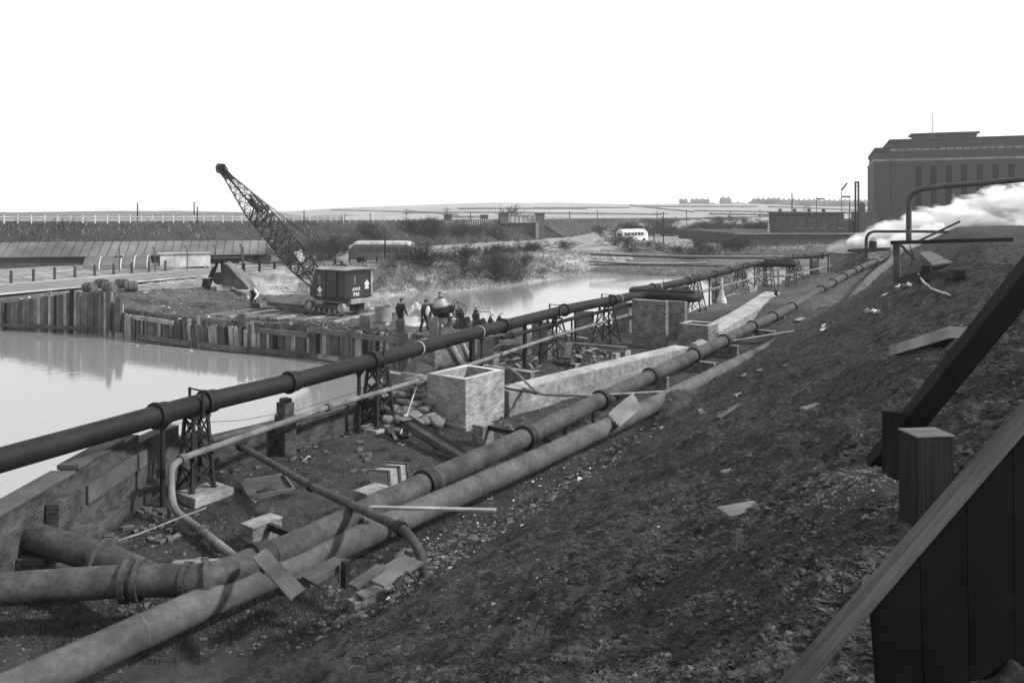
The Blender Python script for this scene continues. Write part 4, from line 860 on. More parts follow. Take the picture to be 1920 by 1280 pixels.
# ---- people
def person(lab, base, rz, pose, top, legs, head_mat='skin', cap=True, hscale=1.0, vest=None, loc_group=None):
    """pose: dict of joint positions in local frame, x forward, y left, z up."""
    rt = thing('person', lab, 'person', base); R = Matrix.Translation(Vector(base)) @ Matrix.Rotation(rz, 4, 'Z') @ Matrix.Scale(hscale, 4)
    J = {k: R @ Vector(v) for k, v in pose.items()}; s = hscale
    def limb(mb, names, rad):
        pts = [J[n] for n in names]; dp = []; dr = []
        for i in range(len(pts) - 1):
            for k in range(4): u = k / 4; dp.append(pts[i].lerp(pts[i + 1], u)); dr.append((rad[i] * (1 - u) + rad[i + 1] * u) * s)
        dp.append(pts[-1]); dr.append(rad[-1] * s); mb.tube(dp, dr, 10)
        for p, r in zip(pts, rad): mb.blob(p, (r * s,) * 3, 8, 6)
    rot = Matrix.Rotation(rz, 3, 'Z')
    fw = (J['nose_dir'] - J['head']).normalized() if 'nose_dir' in J else rot @ Vector((1, 0, 0)); rgt = fw.cross(UP).normalized(); up2 = rgt.cross(fw); HM = Matrix((rgt, fw, up2)).transposed()
    mb = MB(); limb(mb, ['pelvis', 'chest', 'neck', 'head'], [.13, .15, .055, .05])
    mb.blob(J['head'] + up2 * .03 * s, (.075 * s, .095 * s, .12 * s), 14, 10, 0, HM)
    mb.blob(J['head'] + fw * .10 * s - up2 * .0, (.014 * s, .024 * s, .026 * s), 8, 6, 0, HM)            # nose
    mb.blob(J['head'] + fw * .07 * s - up2 * .07 * s, (.04 * s, .035 * s, .03 * s), 8, 6, 0, HM)           # chin
    for k in (-1, 1): mb.blob(J['head'] + rgt * k * .078 * s, (.012 * s, .024 * s, .034 * s), 8, 6, 0, HM)
    for sd in ('l', 'r'):
        limb(mb, ['sh_' + sd, 'el_' + sd, 'wr_' + sd], [.05, .04, .028]); limb(mb, ['hip_' + sd, 'kn_' + sd, 'an_' + sd, 'toe_' + sd], [.085, .055, .04, .035])
        w0 = J['wr_' + sd]; d = (w0 - J['el_' + sd]).normalized(); lat = d.cross(rot @ Vector((1, 0, 0))); lat = (lat if lat.length > .1 else d.cross(UP)).normalized(); nn = d.cross(lat)
        pm = w0 + d * .05 * s
        mb.blob(pm, (.042 * s, .018 * s, .055 * s), 10, 8, 0, Matrix((lat, nn, d)).transposed())
        for f, (o, ln) in enumerate(((-.032, .062), (-.011, .075), (.011, .070), (.031, .055))):
            a = pm + d * .035 * s + lat * o * s; b = a + d * ln * .5 * s; e = b + (d * .8 + nn * .6).normalized() * ln * .5 * s; mb.tube([a, b, e], [.0095 * s, .009 * s, .0075 * s], 6)
        a = pm + lat * .035 * s - d * .015 * s; b = a + (lat * .8 + d * .6) * .035 * s; e = b + (d * .9 + nn * .3) * .03 * s; mb.tube([a, b, e], [.012 * s, .0105 * s, .009 * s], 6)
    bd = mb.build('body', M[head_mat], rt)
    rm = bd.modifiers.new('r', 'REMESH'); rm.mode = 'VOXEL'; rm.voxel_size = .011; rm.use_smooth_shade = True
    # face details
    mb = MB()
    for k in (-1, 1): mb.blob(J['head'] + rgt * k * .03 * s + fw * .086 * s + up2 * .025 * s, (.011 * s, .008 * s, .006 * s), 8, 6, 0, HM)
    mb.blob(J['head'] + fw * .093 * s - up2 * .045 * s, (.024 * s, .006 * s, .004 * s), 8, 6, 0, HM); mb.build('eyes_and_mouth', M['black'], rt)
    mb = MB()
    mb.blob(J['head'] + up2 * .06 * s - fw * .018 * s, (.084 * s, .098 * s, .10 * s), 14, 8, 0, HM); mb.build('hair', M['cloth'], rt)
    if cap: mb = MB(); mb.blob(J['head'] + up2 * .125 * s + fw * .01 * s, (.10 * s, .125 * s, .045 * s), 14, 8, 0, HM); mb.blob(J['head'] + up2 * .105 * s + fw * .10 * s, (.07 * s, .06 * s, .012 * s), 12, 6, 0, HM); mb.build('flat_cap', M['cloth2'], rt)
    mb = MB(); limb(mb, ['pelvis', 'waist', 'chest'], [.175, .165, .175]); mb.blob(J['chest'] + UP * .05 * s, (.13 * s, .215 * s, .13 * s), 14, 8, 0, rot); mb.blob(J['pelvis'] - UP * .03 * s, (.15 * s, .19 * s, .15 * s), 12, 8, 0, rot); mb.tube([J['chest'] + UP * .1 * s, J['neck']], [.12 * s, .062 * s], 12)
    for sd in ('l', 'r'): limb(mb, ['sh_' + sd, 'el_' + sd, 'wr_' + sd], [.083, .064, .05]) if not vest else mb.blob(J['sh_' + sd], (.085 * s,) * 3, 10, 8)
    jk = mb.build('jacket' if not vest else 'waistcoat', M[top], rt); rm = jk.modifiers.new('r', 'REMESH'); rm.mode = 'VOXEL'; rm.voxel_size = .016; rm.use_smooth_shade = True
    if vest:
        mb = MB()
        for sd in ('l', 'r'): limb(mb, ['sh_' + sd, 'el_' + sd, 'wr_' + sd], [.092, .074, .052])
        mb.build('shirt_sleeves', M[vest], rt)
    mb = MB(); mb.blob(J['pelvis'], (.14 * s, .18 * s, .12 * s), 12, 8, 0, rot)
    for sd in ('l', 'r'): limb(mb, ['hip_' + sd, 'kn_' + sd, 'an_' + sd], [.105, .08, .07])
    tr = mb.build('trousers', M[legs], rt); rm = tr.modifiers.new('r', 'REMESH'); rm.mode = 'VOXEL'; rm.voxel_size = .016; rm.use_smooth_shade = True
    for sd in ('l', 'r'):
        mb = MB(); dd = (J['toe_' + sd] - J['an_' + sd]); dd.z = 0; dd.normalize(); Hm = Matrix((dd, UP.cross(dd), UP)).transposed()
        mb.blob(J['an_' + sd] + dd * .07 * s - UP * .035 * s, (.15 * s, .052 * s, .05 * s), 12, 8, 0, Hm); mb.blob(J['an_' + sd], (.06 * s, .055 * s, .07 * s), 10, 6, 0, Hm); mb.build('boot', M['black'], rt)
    return rt
def stand(lean=0, arm=.0, knee=0, elb=None, **kw):
    p = dict(pelvis=(0, 0, .95), waist=(.02 + lean * .2, 0, 1.10), chest=(.02 + lean * .6, 0, 1.32), neck=(.03 + lean, 0, 1.50), head=(.06 + lean * 1.25, 0, 1.61),
             sh_l=(.02 + lean * .85, .19, 1.42), sh_r=(.02 + lean * .85, -.19, 1.42), el_l=(-.04 + lean, .27, 1.14), el_r=(-.04 + lean, -.27, 1.14), wr_l=(.06 + lean, .28, .90), wr_r=(.06 + lean, -.28, .90),
             hip_l=(0, .1, .92), hip_r=(0, -.1, .92), kn_l=(.04, .12, .5), kn_r=(.02, -.12, .5), an_l=(0, .13, .09), an_r=(-.02, -.13, .09), toe_l=(.15, .16, .04), toe_r=(.13, -.16, .04))
    p.update(kw); return p
def feet(px, D): v = under(px, D); return (v.x, v.y, Hz(v.x, v.y) - .02)
v = feet(751, 43.9); person('man in a dark jacket seen from behind beside the concrete bucket', v, math.radians(60), stand(.02, wr_r=(.1, -.36, .92), el_r=(-.02, -.33, 1.16), nose_dir=(.4, -.25, 1.6)), 'cloth', 'cloth2', cap=True)
v = feet(795, 43.4); person('man in flat cap and dark suit with a pale bundle under his arm', v, math.radians(-25), stand(.05, wr_l=(.30, .12, 1.12), el_l=(.05, .30, 1.12), kn_l=(.12, .14, .5), an_l=(.16, .16, .09), toe_l=(.32, .18, .04), an_r=(-.18, -.12, .09), kn_r=(-.04, -.12, .5), toe_r=(-.03, -.15, .04), nose_dir=(.5, .1, 1.5)), 'cloth', 'cloth')
b_ = under(801.5, 43.2); mb = MB(); mb.blob((b_.x, b_.y, -5.12), (.12, .12, .26), 12, 9, 0, Matrix.Rotation(.15, 3, 'Y'), .8, .08, 3); mb.build('pale_bundle', M['shirt'], label='white cloth bundle held under the arm of the man in a flat cap', cat='bundle')
v = feet(823, 47.8); person('man in a pale shirt mostly hidden behind the concrete mixer', v, math.radians(-60), stand(.05), 'cloth2', 'cloth', vest='shirt')
v = feet(476, 56.5); person('man in white sleeves and dark waistcoat bending over a pump', (v[0], v[1], v[2] - .25), math.radians(-100), stand(.22, wr_l=(.35, .25, .85), wr_r=(.35, -.25, .85), el_l=(.1, .36, 1.1), el_r=(.1, -.36, 1.1), kn_l=(.12, .14, .5), kn_r=(.12, -.14, .5)), 'cloth', 'cloth', cap=False, vest='shirt')
# ---- concrete mixer
c = PD(836, 46.0, -6.35); c.z = Hz(c.x, c.y) - .02; rt = thing('concrete_mixer', 'dark wheeled concrete mixer with a pale tilted drum mouth', 'concrete mixer', c)
mb = MB(); dx = Vector((-.12, -.1, 1)).normalized(); ctr = c + Vector((-.28, 0, .95)); mb.lathe(ctr, dx, [(-.5, 0), (-.48, .4), (-.1, .56), (.15, .56), (.2, .5)], 24); dm = mb.build('drum', M['cab'], rt)
mb = MB(); mb.lathe(ctr, dx, [(.2, .505), (.62, .30), (.66, .32), (.66, .28), (.22, .47)], 24); mb.build('drum_mouth', M['steel'], dm)
mb = MB(); mb.beam(c + Vector((-1.3, 0, 1.05)), c + Vector((.5, 0, .95)), .5, .45); mb.build('engine_housing', M['cab'], rt, bevel=.05)
for i, o in enumerate((Vector((.55, -.25, 1.05)), Vector((.75, .25, .85)))):
    mb = MB(); R = .42; nrm = Vector((.25, 1, 0)).normalized() if i else Vector((.9, -.45, 0)).normalized(); u = nrm.cross(UP); q = [c + o + (u * math.cos(k * math.pi / 12) + UP * math.sin(k * math.pi / 12)) * R for k in range(25)]; mb.tube(q, .02, 6, 0, False)
    for k in range(6): mb.tube([c + o, c + o + (u * math.cos(k * math.pi / 3) + UP * math.sin(k * math.pi / 3)) * R], .013, 5)
    mb.build('drive_wheel', M['iron'], rt)
mb = MB()
for a, b in (((.1, -.3, .9), (.25, -.35, 0)), ((.6, -.3, .9), (.65, -.35, 0)), ((.1, .3, .9), (.3, .35, 0)), ((.6, .3, .9), (.75, .35, 0)), ((-.9, -.3, .9), (-.9, -.3, 0)), ((-.9, .3, .9), (-.9, .3, 0)), ((-.2, -.3, .5), (.9, -.3, .52)), ((.1, -.3, .15), (.6, -.3, .8))):
    mb = MB(); mb.beam(c + Vector(a), c + Vector(b), .06, .06); mb.build('chassis_leg', M['iron'], rt)
# ---- engines and pumps right of the mixer
def pump(px, D, lab, seed, big=1.0, handle=False):
    c = PD(px, D, 0); c.z = Hz(c.x, c.y) - .03; rt = thing('pump_engine', lab, 'engine', c, 'small engines and pumps on the bank'); rnd = random.Random(seed); k = big
    mb = MB(); mb.box((c.x - .4 * k, c.y - .25 * k, c.z), (c.x + .4 * k, c.y + .25 * k, c.z + .1)); mb.box((c.x - .22 * k, c.y - .2 * k, c.z + .102), (c.x + .22 * k, c.y + .2 * k, c.z + .55 * k), 0, None, .85); mb.build('crankcase', M['cab'], rt, bevel=.02)
    mb = MB(); mb.lathe(c + Vector((-.05 * k, 0, .55 * k)), UP, [(0, .16 * k), (.3 * k, .15 * k), (.32 * k, .11 * k), (.45 * k, .1 * k), (.46 * k, 0)], 14)
    for q in range(5): mb.lathe(c + Vector((-.05 * k, 0, .6 * k + q * .05)), UP, [(-.008, .15 * k), (-.008, .2 * k), (.008, .2 * k), (.008, .15 * k)], 14)
    mb.build('cylinder', M['cab'], rt)
    mb = MB(); mb.lathe(c + Vector((.3 * k, -.05, .35 * k)), Vector((.9, -.4, 0)), [(-.04, .06), (-.04, .26 * k), (.04, .26 * k), (.04, .06)], 18); mb.build('flywheel', M['iron'], rt)
    mb = MB(); mb.tube([c + Vector((-.05, 0, .95 * k)), c + Vector((-.05, 0, 1.1 * k)), c + Vector((.15, 0, 1.12 * k))], .03, 8)
    if handle:
        m2 = MB(); m2.tube(fillet([c + Vector((.1, 0, .9 * k)), c + Vector((.75, 0, .88 * k)), c + Vector((.78, 0, .35))], .12, 4), .02, 6); m2.build('handle_rail', M['iron'], rt); m2 = MB(); m2.tube([c + Vector((-.05 + .12 * math.cos(a * .6), 0, 1.18 * k + .14 * math.sin(a * .6))) for a in range(11)], .015, 5, 0, False); m2.build('lifting_ring', M['iron'], rt)
    mb.build('exhaust_pipe', M['steel'], rt); mb = MB(); mb.tube([c + Vector((-.35, -.1, .1)), c + Vector((-.4, -.12, .4)), c + Vector((-.2, -.1, .5))], .035, 8); mb.build('intake_pipe', M['steel'], rt)
pump(866, 45.2, 'upright engine with finned cylinder right of the concrete mixer', 1, 1.05); pump(894, 44.0, 'taller dark engine with looped handle above the pipe', 2, 1.15, True); pump(921, 43.2, 'low dark pump above the overhead pipe', 3, .85); pump(938, 42.8, 'squat machine with small chimney above the overhead pipe', 4, .95)
c = PD(854, 44.2, 0); c.z = Hz(c.x, c.y) - .02
mb = MB(); mb.box((c.x - .1, c.y - .1, c.z), (c.x + .12, c.y + .1, c.z + .3)); mb.box((c.x + .15, c.y - .1, c.z + .06), (c.x + .4, c.y + .1, c.z + .22)); mb.build('tool_boxes', M['cab'], label='two small dark boxes on the ground by the mixer wheel', cat='boxes', bevel=.02)
# ---- tarpaulin covered winch
c = PD(418, 69, 0); c.z = Hz(c.x, c.y) + .05; rt = thing('winch_machine', 'old winch with drum and timber frames half covered by a tarpaulin', 'winch', c)
def L3(x, y, z): return c + Vector((x, y, z)) * 1.25
mb = MB()
for a, b in (((-1.0, 0, 0), (-.35, .1, 2.0)), ((.1, -.1, 0), (-.1, .1, 2.0)), ((-1.4, .5, 0), (-.7, .3, 1.5)), ((.4, -.2, 0), (0, 0, 1.6))): mb.beam(L3(*a), L3(*b), .24, .2)
mb.beam(L3(-.6, 0, 1.9), L3(.1, 0, 1.95), .3, .3); mb.build('timber_frame', M['wooddark'], rt)
mb = MB(); mb.lathe(L3(-.15, -.35, .75), Vector((.15, 1, 0)), [(-.05, 0), (-.05, .55), (.05, .55), (.05, .35), (.7, .35), (.7, 0)], 22); mb.build('winding_drum', M['cab'], rt)
mb = MB(); mb.lathe(L3(-.95, -.6, .45), Vector((.3, 1, 0)), [(-.12, .3), (-.12, .42), (.12, .42), (.12, .3), (-.12, .3)], 24); mb.lathe(L3(-.95, -.6, .45), Vector((.3, 1, 0)), [(-.1, 0), (-.1, .3), (.1, .3), (.1, 0)], 24); mb.build('wheel', M['iron'], rt)
mb = MB(); mb.box((c.x - .3, c.y - .7, c.z - .1), (c.x + .8, c.y - .1, c.z + .32)); mb.build('white_base_block', M['whitegrub'], rt, bevel=.03)
mb = MB(); mb.beam(L3(-1.2, -.75, .78), L3(-.5, -.75, .82), .1, .05); mb.beam(L3(-1.15, -.75, .78), L3(-1.2, -.75, .35), .08, .05); mb.beam(L3(-1.25, -.1, 1.4), L3(-1.0, -.1, 1.65), .2, .1); mb.build('guard_strip', M['whitegrub'], rt)
mb = MB(); n = 18; rows = []
for i in range(n + 1):
    u = i / n; row = []
    for j in range(n + 1):
        v_ = j / n; x = .2 + 1.75 * u ** 1.1 + .05 * math.sin(v_ * 9) * u; y = -.55 + 1.7 * v_; z = 1.75 * (1 - u ** 1.5) * (1 - .12 * abs(v_ - .5)) + .035 * math.sin(v_ * 11 + u * 5) + .05 * math.sin(u * 9 + v_ * 2) + .08; row.append(L3(x, y, z))
    rows.append(row)
for i in range(n):
    for j in range(n): mb.face([rows[i][j], rows[i + 1][j], rows[i + 1][j + 1], rows[i][j + 1]], None, 0, True)
for j in (0,):
    for i in range(n): a, b = rows[i][0], rows[i + 1][0]; mb.face([a, b, Vector((b.x - .1, b.y - .05, c.z)), Vector((a.x - .1, a.y - .05, max(c.z, a.z - 1.1)))], None, 0, True)
o = mb.build('tarpaulin', M['tarp'], label='grey tarpaulin draped over the right side of the old winch', cat='tarpaulin'); wd = o.modifiers.new('w', 'WELD'); sd = o.modifiers.new('s', 'SOLIDIFY'); sd.thickness = .02
# pump box the bending man works on
c = PD(486, 55, 0); c.z = Hz(c.x, c.y); rt = thing('pump_box', 'old box shaped pump on the spoil bank beneath the bending man', 'pump', c)
mb = MB(); mb.box((c.x - .55, c.y - .3, c.z), (c.x + .1, c.y + .4, c.z + .45), 0, None, .9); mb.build('pump_body', M['cab'], rt, bevel=.03); mb = MB(); mb.lathe(c + Vector((.45, -.1, .45)), Vector((.3, -1, .1)), [(-.25, 0), (-.25, .4), (.25, .43), (.25, .36), (.1, .3), (.1, 0)], 8, 0, False); mb.build('drum_casing', M['steel'], rt)
# barrels at far left
GBr = 'drums lying at the left edge of the road'
for i, (px, py, D, a, lab) in enumerate(((168, 536, 66, 1.3, 'pale ended drum at the far left of the row of drums'), (190, 527, 70, 1.5, 'drum lying at the back of the row near the fence post'), (206, 534, 66, .3, 'large drum second from left in the row'), (228, 525, 69, -1.3, 'drum end facing the camera with a round rim'), (246, 527, 67, -1.1, 'rightmost drum with a pale cross on its end'))):
    c = PD(px, D, 0); c.z = Hz(c.x, c.y) + .42; d = Vector((math.sin(a), -math.cos(a), 0)) if i != 2 else Vector((1, -.3, 0)).normalized(); rt = thing('drum', lab, 'drum', (c.x, c.y, c.z - .42), GBr)
    mb = MB(); mb.lathe(c, d, [(-.5, 0), (-.5, .38), (-.3, .42), (0, .44), (.3, .42), (.5, .38), (.5, .35), (.46, .34), (.46, 0)], 20); mb.build('shell', M['wood' if i % 2 else 'woodmid'], rt)
    mb = MB(); [mb.lathe(c, d, [(x - .03, .40), (x - .03, .445), (x + .03, .445), (x + .03, .40)], 20) for x in (-.2, .2)]; mb.build('hoop', M['iron'], rt)
    if i == 4: mb = MB(); u = d.cross(UP); [mb.beam(c + d * .475 - v_ * .2, c + d * .475 + v_ * .2, .05, .02, 0, d) for v_ in (u, UP)]; mb.build('end_cross', M['whitegrub'], rt)
# ================================================================ BACKGROUND
def gbox(x, y): return Hz(x, y)
def loc_T(c, yaw): return Matrix.Translation(Vector(c)) @ Matrix.Rotation(yaw, 4, 'Z')
# ---- long low hut
a = PD(120, 88, -6.55); e = PD(520, 99, -6.4); 
c0 = Vector((-79, 92, -6.6)); c1 = PD(513, 105, -6.5); d = (c1 - c0); L = math.hypot(d.x, d.y); yaw = math.atan2(d.y, d.x); T = loc_T((c0.x, c0.y, -6.7), yaw)
rt = thing('long_hut', 'long low hut with ribbed felt roof beyond the road at left', 'hut', (c0.x, c0.y, -6.7))
mb = MB(); mb.box((0, 0, -.4), (L - .5, 6.5, 1.85), 0, T); mb.prism([(0, 0), (6.5, 0), (3.25, 1.7)], 0, .12, T @ Matrix.Translation((L - .55, 0, 1.8)) @ Matrix(((0, 0, 1, 0), (1, 0, 0, 0), (0, 1, 0, 0), (0, 0, 0, 1)))); mb.build('wall', M['hutwall'], rt)
mb = MB(); R1, R2, R3, R4 = T @ Vector((-.2, -.45, 1.78)), T @ Vector((L + .3, -.45, 1.78)), T @ Vector((L - .1, 3.25, 3.5)), T @ Vector((-.2, 3.25, 3.5)); R5, R6 = T @ Vector((L + .3, 6.9, 1.78)), T @ Vector((-.2, 6.9, 1.78))
t8 = Vector((0, 0, -.1))
for q in ((R1, R2, R3, R4), (R4, R3, R5, R6)): mb.face(q, [(0, 0), (L, 0), (L, 3), (0, 3)]); mb.face([v + t8 for v in q[::-1]])
mb.face([R1 + t8, R2 + t8, R2, R1]); mb.face([R2 + t8, R3 + t8, R3, R2]); mb.face([R3 + t8, R5 + t8, R5, R3])
rf = mb.build('roof', M['roof'], rt); mb = MB(); n = int(L / 1.05)
for i in range(n):
    x = i * 1.05 + .3; mb.beam(T @ Vector((x, -.45, 1.80)), T @ Vector((x - .0, 3.25, 3.53)), .05, .07)
mb.beam(R3 + UP * .03, R4 + UP * .03, .2, .08); mb.build('roof_battens', M['hutwall'], rf)
for i, x in enumerate((L - 2.5, L - 5.2, L - 13.5)):
    mb = MB(); mb.box((x, -.04, .1 if i != 2 else .9), (x + .9, -.002, 1.6), 0, T); mb.build('door' if i != 2 else 'window', M['wooddark'], rt)
mb = MB(); mb.box((L - 8.6, -1.6, -.4), (L - 4.2, -.01, 1.3), 0, T); mb.prism([(-9.3, 0), (-3.6, 0), (-3.6, .1), (-9.3, .1)], 0, 2.6, T @ Matrix.Translation((L, -2.2, 1.35)) @ Matrix(((1, 0, 0, 0), (0, 0, 1, 0), (0, 1, 0, 0), (0, 0, 0, 1)))); mb.build('lean_to_porch', M['hutwall'], rt)
# ---- nissen shelters
GN = 'small curved iron shelters in front of the long hut'
for i, (px, D, r, L_, lab) in enumerate(((176, 90, 1.35, 1.6, 'leftmost curved iron shelter cut by the left edge'), (200, 91, 1.45, 3.4, 'curved iron shelter second from left in front of the hut'), (232, 92, 1.4, 2.6, 'curved iron shelter with pale rim third from left'), (258, 93, 1.4, 2.4, 'rightmost curved iron shelter beside the low flat roofed shed'))):
    c = PD(px, D, 0); c.z = Hz(c.x, c.y); rt = thing('curved_shelter', lab, 'shelter', c, GN); d = Vector((.9, .25, 0)).normalized(); u = Vector((-d.y, d.x, 0)); mb = MB()
    for k in range(10):
        a0, a1 = math.pi * k / 10, math.pi * (k + 1) / 10; q = [c + d * s * L_ / 2 + u * math.cos(a_) * r + UP * math.sin(a_) * r for s, a_ in ((-1, a0), (1, a0), (1, a1), (-1, a1))]; mb.face(q, None, 0, True); mb.face([c + (p - c) * .97 for p in q[::-1]], None, 0, True)
    for s in (-1, 1): mb.face([c + d * s * (L_ / 2 - .05) + u * math.cos(math.pi * k / 10) * r + UP * math.sin(math.pi * k / 10) * r for k in range(11)])
    mb.build('shell', M['nissen'], rt)
    mb = MB(); mb.tube([c + d * L_ / 2 + u * math.cos(math.pi * k / 10) * r + UP * math.sin(math.pi * k / 10) * r for k in range(11)], .06, 6); mb.build('rim', M['whitegrub'], rt)
# ---- low pale shed
c = PD(300, 94.5, 0); c.z = Hz(c.x, c.y) - .1; T = loc_T(c, math.atan2(.45, .9)); rt = thing('low_shed', 'low shed with flat pale roof and whitewashed long side', 'shed', c)
mb = MB(); mb.box((0, 0, 0), (5.6, 3.6, 1.5), 0, T); mb.build('wall', M['whitegrub'], rt); mb = MB(); mb.box((-.02, .0, 0), (-.001, 3.6, 1.5), 0, T); mb.build('end_wall', M['hutwall'], rt)
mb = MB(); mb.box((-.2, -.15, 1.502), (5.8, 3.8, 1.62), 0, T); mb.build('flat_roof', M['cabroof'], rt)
# ---- sign by fence
c = PD(224, 88, 0); c.z = Hz(c.x, c.y); rt = thing('notice_board', 'small dark notice board in a pale frame on a tall thin post by the road', 'notice board', c)
mb = MB(); mb.tube([c, c + UP * 3.0], .05, 6); mb.build('post', M['wood'], rt); mb = MB(); mb.beam(c + Vector((-.6, 0, 1.75)), c + Vector((.45, 0, 1.75)), .05, .28); mb.build('frame', M['whitegrub'], rt); mb = MB(); mb.beam(c + Vector((-.56, -.03, 1.75)), c + Vector((-.12, -.03, 1.75)), .03, .2); mb.beam(c + Vector((-.06, -.03, 1.75)), c + Vector((.41, -.03, 1.75)), .03, .2); mb.build('board', M['cab'], rt)
# ---- roadside post and wire fence
def fence(name, lab, line, sp, h, w_, mat, rails, cat='fence', dz=0, railmat=None, rr=.012, lean=.02, maxn=100):
    pts = [Vector((a, b, 0)) for a, b in line]; rt = thing(name, lab, cat, (pts[0].x, pts[0].y, Hz(pts[0].x, pts[0].y))); rnd = random.Random(len(name) + len(line)); pos = []; s = 0; acc = 0
    for a, b in zip(pts[:-1], pts[1:]):
        Ls = (b - a).length; x = acc
        while x < Ls: p = a.lerp(b, x / Ls); p.z = Hz(p.x, p.y) + dz; pos.append(p); x += sp
        acc = x - Ls
    pos = pos[:maxn]; me = None
    for p in pos:
        if me is None:
            mb = MB(); mb.grain = 1; mb.box((p.x - w_ / 2, p.y - w_ / 2, p.z - .3), (p.x + w_ / 2, p.y + w_ / 2, p.z + h), 0, None); ob = mb.build('post', M[mat], rt); me = ob.data; base = p.copy()
        else:
            ob = bpy.data.objects.new('post', me); S.collection.objects.link(ob); ob.parent = rt; ob.location = p - base; ob.scale = (1, 1, 1)
    for z in rails:
        mb = MB(); mb.tube([p + UP * z for p in pos], rr, 4, 0, False) if rr < .03 else [mb.beam(p + UP * z + Vector((0, -w_ / 2 - .02, 0)), q + UP * z + Vector((0, -w_ / 2 - .02, 0)), .03, rr * 2) for p, q in zip(pos[:-1], pos[1:])]
        mb.build('rail' if rr >= .03 else 'wire', M[railmat or mat], rt)
    return rt
fence('roadside_fence', 'dark post and wire fence along the road beside the huts', [(-57, 50), (-50.5, 68), (-45, 82), (-40, 93)], 2.3, 1.2, .2, 'wood', (1.0, .65, .3))
fence('riverside_fence', 'dark post fence between road and river behind the crane', [(-30.5, 86), (-27, 91), (-22.5, 96), (-17.5, 101), (-11.5, 108), (-5.5, 121)], 2.05, 1.25, .22, 'wooddark', (1.15, .75, .35), rr=.02)
GCP = 'cranked concrete fence posts by the huts'
for i, (px, D, lab) in enumerate(((291, 90, 'cranked wire post in front of the low shed corner'), (351, 93.5, 'cranked wire post in front of the pale shed side'), (404, 97, 'cranked wire post left of the winch'), (455, 96, 'stout pole with cranked top right of the tarpaulin'), (502, 101, 'cranked post near the right end of the hut'))):
    c = PD(px, D, 0); c.z = Hz(c.x, c.y); mb = MB(); mb.tube([c - UP * .2, c + UP * 2.5, c + Vector((-.35, 0, 3.0))], .07 if i != 3 else .14, 6); mb.build('cranked_post', M['wood'], label=lab, cat='post', group=GCP)
# ---- kiosk white object by boom
c = PD(570, 97, 0); c.z = Hz(c.x, c.y); mb = MB(); T = loc_T(c, .5) @ Matrix.Rotation(-.35, 4, 'Y'); mb.box((-.4, -.1, .9), (.5, .1, 2.3), 0, T); mb.beam(c, c + UP * 1.2, .1, .1); mb.build('leaning_board', M['whitegrub'], label='pale board leaning by the fence behind the crane boom', cat='board')
# ---- coaches
def coach(name, lab, c, yaw, L, H_, body, stripe, winn, roofm):
    c = Vector(c); T = loc_T(c, yaw); rt = thing(name, lab, 'coach', c)
    W = 2.4; prof = []; n = 26; Mx = T @ Matrix(((1, 0, 0, 0), (0, 0, -1, 0), (0, 1, 0, 0), (0, 0, 0, 1)))
    rows = []; xs = [(-.5 + i / n) * L for i in range(n + 1)]
    def sec(x):
        u = (x + L / 2) / L; f = 1 - .55 * ss(np.array(u), .86, 1.0) ** 1.5 - .22 * (1 - ss(np.array(u), 0, .07)); top = H_ * (.62 + .38 * float(f)); hw = W / 2 * (.86 + .14 * float(1 - ss(np.array(u), .9, 1.0)))
        return top, hw
    mb = MB(); 
    for i, x in enumerate(xs):
        top, hw = sec(x); row = []
        for y, z in ((-hw, .35), (-hw, .9), (-hw, 1.35), (-hw * .97, top - .45), (-hw * .85, top - .15), (-hw * .4, top), (hw * .4, top), (hw * .85, top - .15), (hw * .97, top - .45), (hw, 1.35), (hw, .9), (hw, .35)): row.append(T @ Vector((x, y, z)))
        rows.append(row)
    for a, b in zip(rows[:-1], rows[1:]):
        for j in range(11): mb.face([a[j], b[j], b[j + 1], a[j + 1]], None, 1 if 3 <= j <= 7 else 0, True)
    mb.face(rows[0]); mb.face(rows[-1][::-1]); mb.build('body', [M[body], M[roofm]], rt)
    for s in (-1, 1):
        for i in range(winn):
            x0 = -L / 2 + .5 + i * (L - 1.8) / winn; x1 = x0 + (L - 1.8) / winn - .16; top = sec(x0)[0] - .5; mb = MB()
            mb.box((x0, s * W / 2 * .985 - .02, 1.42), (x1, s * W / 2 * .985 + .02, min(2.12, top)), 0, T); mb.build('side_window', M['glass'], rt)
    mb = MB(); mb.box((L / 2 - .06, -.95, 1.35), (L / 2 + .015, -.06, 1.85), 0, T); mb.box((L / 2 - .06, .06, 1.35), (L / 2 + .015, .95, 1.85), 0, T); mb.build('windscreen', M['glass'], rt)
    mb = MB(); mb.box((-L / 2 - .015, -.85, 1.4), (-L / 2 + .05, .85, 1.95), 0, T); mb.build('rear_window', M['glass'], rt)
    for x in (-L * .3, L * .32):
        for s in (-1, 1): mb = MB(); mb.lathe(T @ Vector((x, s * (W / 2 - .12), .42)), T.to_3x3() @ Vector((0, 1, 0)), [(-.13, 0), (-.13, .42), (.13, .42), (.13, 0)], 16); mb.build('wheel', M['black'], rt)
    for s in (-1, 1): mb = MB(); mb.blob(T @ Vector((L / 2 + .01, s * .8, .75)), (.06, .12, .12), 10, 6); mb.build('headlight', M['band'], rt)
    return rt
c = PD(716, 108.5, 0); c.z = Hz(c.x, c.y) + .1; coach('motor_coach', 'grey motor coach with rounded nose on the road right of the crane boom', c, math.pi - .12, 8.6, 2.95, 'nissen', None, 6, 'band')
c = PD(1186, 188, 0); c.z = Hz(c.x, c.y) + .1; coach('pale_coach', 'small white coach half hidden by bushes beyond the river', c, math.radians(30), 7.6, 2.9, 'white', None, 6, 'white')
